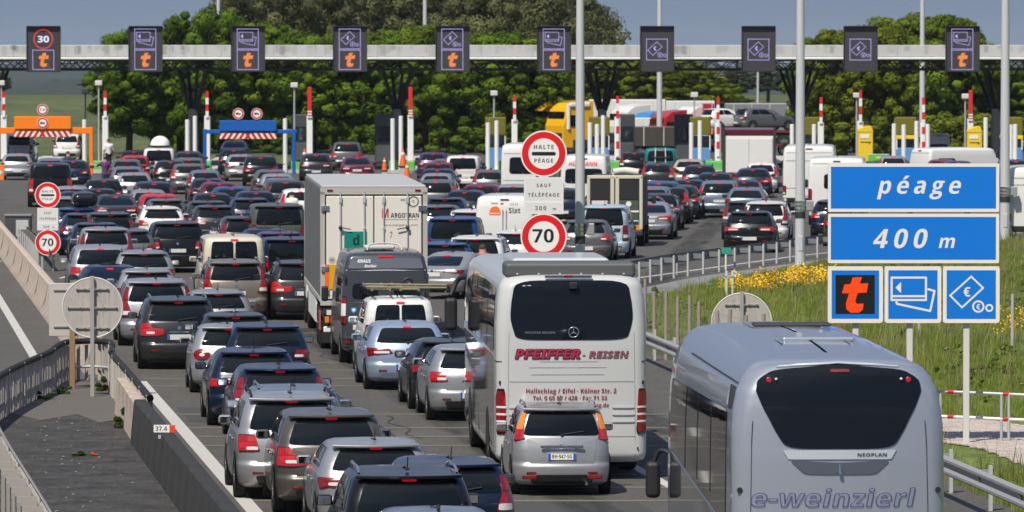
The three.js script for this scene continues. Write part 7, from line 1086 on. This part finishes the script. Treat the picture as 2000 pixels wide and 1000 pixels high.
function trunkGeo(h, r, crownH) { const g = [bar(V(0, -0.1, 0), V(0.06, h, 0.03), r * 1.25, 10, r), bar(V(0.06, h, 0.03), V(0.1, h + crownH * 0.6, 0), r, 8, r * 0.3)]; for (let i = 0; i < 6; i++) { const a = i * 1.047 + 0.4, y = h + (i % 3) * crownH * 0.12; g.push(bar(V(0.06, y - 0.2, 0.03), V(Math.cos(a) * 1.5, y + crownH * 0.28, Math.sin(a) * 1.5), r * 0.5, 6, r * 0.15)); } return merge(g); }
const crowns = [1, 2, 3].map((k) => leafCloud(2.9, 7.2, 150, 190, 0.25, 100 + k * 7, (v) => 0.35 + 0.75 * Math.sin(Math.PI * (0.12 + 0.8 * v))));
const willows = [1, 2].map((k) => leafCloud(5.4, 11, 230, 170, 0.3, 300 + k * 7, (v) => 0.4 + 0.7 * Math.sin(Math.PI * (0.15 + 0.75 * v))));
const mDark = leafMat(0.1, 0.165, 0.018), mMid = leafMat(0.14, 0.2, 0.02), mGrey = leafMat(0.145, 0.15, 0.07), mYel = leafMat(0.155, 0.185, 0.02), mHaze = leafMat(0.06, 0.085, 0.05);
const trunkS = trunkGeo(2.0, 0.2, 7), trunkL = trunkGeo(3.2, 0.34, 10);
function tree(label, px, D, top, s, mat, kind, i, group) {
  const t = thing('broadleaf_tree', label, 'tree', gx(px, D), D, i * 1.7, group), big = kind === 'w';
  mesh('trunk', big ? trunkL : trunkS, bark, t); const c = mesh('crown', big ? willows[i % 2] : crowns[i % 3], mat, t);
  const y0 = big ? 2.2 : 1.45, H = hAt(top, D); c.position.y = y0; c.scale.set(s, Math.max(0.3, (H - y0 - 0.4) / (big ? 11.8 : 7.7)), s); c.rotation.y = i; return t;
}
const ORD = ['first', 'second', 'third', 'fourth', 'fifth', 'sixth', 'seventh', 'eighth', 'ninth', 'tenth', 'eleventh', 'twelfth', 'thirteenth', 'fourteenth', 'fifteenth', 'sixteenth', 'seventeenth', 'eighteenth', 'nineteenth'];
const G1 = 'dense green trees behind the left toll lanes';
[[252, 428, 46], [300, 430, 42], [352, 432, 34], [395, 428, 2, 1.1], [432, 431, 14], [478, 430, 26], [522, 433, 30], [566, 430, 46], [612, 431, 60], [655, 429, 55], [700, 432, 46], [742, 430, 58], [786, 431, 38], [832, 430, 34], [878, 433, 52], [920, 430, 58], [962, 431, 46], [1004, 429, 58], [1036, 432, 70]].forEach(([px, D, top, s], i) => tree(`dense green tree, ${ORD[i]} from left in the row behind the left toll lanes`, px, D, top, (s || 1) * (0.92 + 0.1 * (i % 3)), i % 4 === 1 ? mMid : mDark, 't', i, G1));
const G2 = 'tall pale grey green trees rising behind the row';
[[520, 520, -70], [600, 530, -90], [690, 525, -80], [770, 540, -95], [850, 528, -85], [930, 535, -90], [1010, 526, -80], [1075, 532, -60], [1105, 545, -20]].forEach(([px, D, top], i) => tree(`tall pale grey green tree, ${ORD[i]} from left of those behind the dark row`, px, D, top, 0.85, mGrey, 'w', i, G2));
const G3 = 'yellow green trees behind the right toll lanes';
[[1612, 432, 58], [1640, 430, 38, 0.9], [1672, 433, 44], [1716, 430, 32], [1752, 432, 20, 1.05], [1790, 434, 14, 1.0], [1832, 430, 12, 1.05], [1866, 433, 36], [1906, 438, 96], [1950, 440, 130], [1995, 438, 120]].forEach(([px, D, top, s], i) => tree(`yellow green tree, ${ORD[i]} from left behind the right toll lanes`, px, D, top, (s || 0.95), i % 2 ? mYel : mMid, 't', i + 1, G3));
const G4 = 'low trees behind the parked lorries';
[[1110, 500, 96], [1150, 505, 82], [1195, 500, 112], [1235, 505, 100], [1275, 500, 106], [1315, 503, 104], [1350, 500, 118], [1378, 505, 150]].forEach(([px, D, top], i) => tree(`low green tree, ${ORD[i]} from left behind the parked lorries`, px, D, top, 1.1, i % 2 ? mMid : mYel, 't', i, G4));
const G5 = 'hazy distant trees at the edge of the field';
[[-40, 740, 120], [-22, 760, 130], [-12, 780, 150], [196, 790, 140], [215, 770, 120], [240, 780, 118], [1440, 780, 128], [1500, 800, 118], [1545, 770, 135], [1590, 790, 130]].forEach(([px, D, top], i) => tree(`hazy distant tree, ${ORD[i]} from left at the far edge of the field`, px, D, top, 0.7, mHaze, 't', i, G5));
{ // bushes under the right trees and by the booths
  const bushG = leafCloud(1.3, 1.5, 26, 90, 0.2, 900);
  [[1640, 420, 1.3], [1730, 422, 1.5], [1850, 420, 1.4], [1930, 424, 1.6], [560, 424, 1.0], [720, 424, 1.2], [900, 424, 1.1], [1010, 424, 1.3]].forEach(([px, D, s], i) => { const b = mesh('bush', bushG, i < 4 ? mYel : mDark, scene); b.position.set(gx(px, D), 0, -D); b.scale.set(s * 1.6, s, s); b.rotation.y = i; b.userData = { label: `${ORD[i % 4]} ${i < 4 ? 'yellow green bush from left under the right trees' : 'dark bush from left under the left tree row'}`, category: 'bush', group: i < 4 ? 'bushes under the right trees' : 'bushes under the left trees' }; });
  const hedge = (label, list) => { const t = thing('hedge', label, 'hedge', 0, 0); list.forEach(([x0, x1, D, h], k) => { for (let px = x0, i = 0; px < x1; px += 42, i++) { const b = mesh('hedge_clump', bushG, i % 3 ? mDark : mMid, t); b.position.set(gx(px + rr(-8, 8), D), 0, -D); b.scale.set(1.35, h / 1.8 * rr(0.85, 1.15), 1.2); b.rotation.y = rnd() * 6; } void k; }); };
  hedge('dark thick hedge closing the gaps below the left tree row', [[345, 1075, 442, 3.4], [330, 1060, 450, 4.2]]); hedge('dark thick hedge below the right trees', [[1600, 2020, 444, 3.2], [1610, 2030, 452, 4]]);
  const weedG = leafCloud(0.32, 0.35, 9, 42, 0.11, 950), weedM = leafMat(0.06, 0.1, 0.02);
  [[248, 838, 1.0, 'green weed tuft at the foot of the dark parapet wall'], [160, 893, 0.75, 'low flat green weed beside the litter in the gore', 0.3], [205, 766, 0.8, 'bright green weed clump by the post of the round sign back'], [76, 782, 0.9, 'dark green weed clump at the left picket guard', 0.5], [122, 772, 0.5, 'small weed between the two sign posts']].forEach(([px, py, s, l, q]) => { const [x, D] = ground(px, py), w = mesh('weed', weedG, weedM, scene); w.position.set(x, 0.01, -D); w.scale.set(s * 1.3, s * (q || 1), s); w.userData = { label: l, category: 'weed' }; });
  const [lx, lD] = ground(183, 893), c = thing('crushed_can', 'small red and white crushed can beside the flat weed in the gore', 'litter', lx, lD); mesh('can_body', cyl(0.033, 0.03, 0.11, 12).rotateZ(1.4).translate(0, 0.045, 0), std(0.7, 0.05, 0.05, 0.35, 0.4), c); mesh('can_lid', cyl(0.03, 0.03, 0.012, 12).rotateZ(1.4).translate(0.06, 0.055, 0), M.chrome, c);
  const sc = []; for (let i = 0; i < 90; i++) { const D = rr(100, 137), x0 = medianX(D) - 0.5, x = x0 - rr(0.2, 2.4), s = rr(0.01, 0.03); sc.push(new THREE.IcosahedronGeometry(s, 0).scale(1, 0.6, 1.2).rotateY(rnd() * 6).translate(x, 0.02, -D)); }
  const st = mesh('loose_stone', sc, std(0.2, 0.19, 0.18, 0.9), scene); st.userData = { kind: 'stuff', label: 'loose stones scattered over the gore', category: 'stones' };
}
function bladeTuft(n, h, spread, seed0) { const s0 = seed; seed = seed0; const pos = [], nor = [], idx = []; for (let i = 0; i < n; i++) { const a = rnd() * 6.283, x = rr(-spread, spread), z = rr(-spread, spread), L = h * rr(0.55, 1.1), w = 0.006 + 0.004 * rnd(), bx = Math.cos(a) * L * rr(0.1, 0.4), bz = Math.sin(a) * L * rr(0.1, 0.4), tx = -Math.sin(a) * w, tz = Math.cos(a) * w, b = pos.length / 3; pos.push(x - tx, 0, z - tz, x + tx, 0, z + tz, x + bx * 0.4 - tx * 0.8, L * 0.6, z + bz * 0.4 - tz * 0.8, x + bx * 0.4 + tx * 0.8, L * 0.6, z + bz * 0.4 + tz * 0.8, x + bx, L, z + bz); idx.push(b, b + 1, b + 2, b + 1, b + 3, b + 2, b + 2, b + 3, b + 4); } seed = s0; const g = new THREE.BufferGeometry(); g.setAttribute('position', new THREE.Float32BufferAttribute(pos, 3)); g.setIndex(idx); g.computeVertexNormals(); void nor; return g; }
function scatter(name, label, cat, geo, mat, pts, s0, s1, tones) {
  const im = new THREE.InstancedMesh(geo, mat, pts.length), q = new THREE.Object3D(), c = new THREE.Color();
  pts.forEach(([x, D, k], i) => { q.position.set(x, 0, -D); q.rotation.y = rnd() * 6.283; const s = rr(s0, s1) * (k || 1); q.scale.set(s, s * rr(0.8, 1.25), s); q.updateMatrix(); im.setMatrixAt(i, q.matrix); const t = tones[Math.floor(rnd() * tones.length)], v = rr(0.75, 1.25); im.setColorAt(i, c.setRGB(t[0] * v, t[1] * v, t[2] * v)); });
  im.name = name; im.userData = { kind: 'stuff', label, category: cat }; im.castShadow = im.receiveShadow = true; scene.add(im);
}
{
  const bladeM = phys(1, 1, 1, { roughness: 0.9, specularIntensity: 0.1, side: THREE.DoubleSide, transmission: 0.4, thickness: 0 }); const n2 = (x, y) => Math.sin(x * 0.9 + Math.sin(y * 0.35) * 2) * Math.sin(y * 0.23 + x * 0.3) + 0.5 * Math.sin(x * 2.3 + y * 0.7), bare = (x, D) => (D > 108 && D < 125.5 && x > 7.6 && x < 12.6 && D > 109 + (x - 7.6) * -1.0 && D < 125), pts = [], tall = [];
  while (pts.length < 36000) { const D = 92 + 160 * Math.pow(rnd(), 0.8), e = edgeX(D) + (D > 176 ? 2.2 : 0.75), w = D * 0.082 - e + 2; if (w <= 0) continue; const x = e + rnd() * w; if (bare(x, D)) continue; pts.push([x, D, 0.8 + 0.3 * n2(x, D)]); }
  while (tall.length < 1500) { const D = 94 + 150 * rnd(), e = edgeX(D) + (D > 176 ? 2.8 : 1.0), w = D * 0.082 - e + 2; if (w <= 0) continue; const x = e + rnd() * w; if (bare(x, D) || n2(x, D) < -0.1) continue; tall.push([x, D]); }
  scatter('meadow_grass', 'rough green meadow grass on the right verge', 'grass', bladeTuft(14, 0.34, 0.17, 41), bladeM, pts, 0.3, 0.85, [[0.24, 0.31, 0.045], [0.29, 0.33, 0.06], [0.34, 0.33, 0.1], [0.17, 0.25, 0.035]]);
  scatter('tall_grass', 'tall pale seeding grass stalks on the right verge', 'grass', bladeTuft(8, 0.75, 0.2, 43), bladeM, tall, 0.55, 0.95, [[0.34, 0.31, 0.16], [0.26, 0.26, 0.1], [0.2, 0.22, 0.07]]);
  const wd = []; while (wd.length < 220) { const D = 95 + 150 * rnd(), e = edgeX(D) + (D > 176 ? 2.4 : 0.8), w = D * 0.082 - e + 2; if (w <= 0) continue; const x = e + rnd() * w; if (bare(x, D) || n2(x + 3, D) < 0.15) continue; wd.push([x, D]); }
  scatter('verge_weed', 'dark broad leaved weeds and thistles in the right verge', 'weeds', leafCloud(0.28, 0.42, 8, 34, 0.12, 960), phys(1, 1, 1, { roughness: 0.9, side: THREE.DoubleSide, transmission: 0.3, thickness: 0, specularIntensity: 0.1 }), wd, 0.4, 1.0, [[0.15, 0.22, 0.035], [0.18, 0.24, 0.05], [0.22, 0.2, 0.08]]);
  const fl = []; const poly_ = (list, n) => { const P = list.map(([a, b]) => ground(a, b)); let k = 0, tries = 0; while (k < n && tries++ < n * 60) { const i = Math.floor(rnd() * (P.length - 1)), t = rnd(), x = lerp(P[i][0], P[i + 1][0], t), D = lerp(P[i][1], P[i + 1][1], t); fl.push([x + rr(-0.5, 0.5) * 1.2, D + rr(-4.5, 3)]); k++; } };
  poly_([[1440, 572], [1500, 562], [1560, 552], [1606, 545]], 480); poly_([[1860, 620], [1905, 640], [1940, 600]], 40); poly_([[1965, 655], [2010, 630]], 45);
  const fg = merge([bar(V(0, 0, 0), V(0, 0.3, 0), 0.004, 4), ...[[0, 0.32, 0], [0.09, 0.27, 0.05], [-0.1, 0.25, 0.06], [0.03, 0.22, -0.11], [-0.06, 0.34, -0.08]].map(([x, y, z]) => new THREE.CircleGeometry(0.024, 6).rotateX(-0.9).translate(x, y, z))]);
  scatter('yellow_flower', 'yellow wildflowers in the grass by the far crash barrier', 'flowers', fg, std(1, 1, 1, 0.7, 0, { side: THREE.DoubleSide }), fl, 0.8, 1.3, [[0.75, 0.42, 0.01], [0.7, 0.36, 0.0], [0.78, 0.5, 0.02]]);
}
renderer.render(scene, camera);
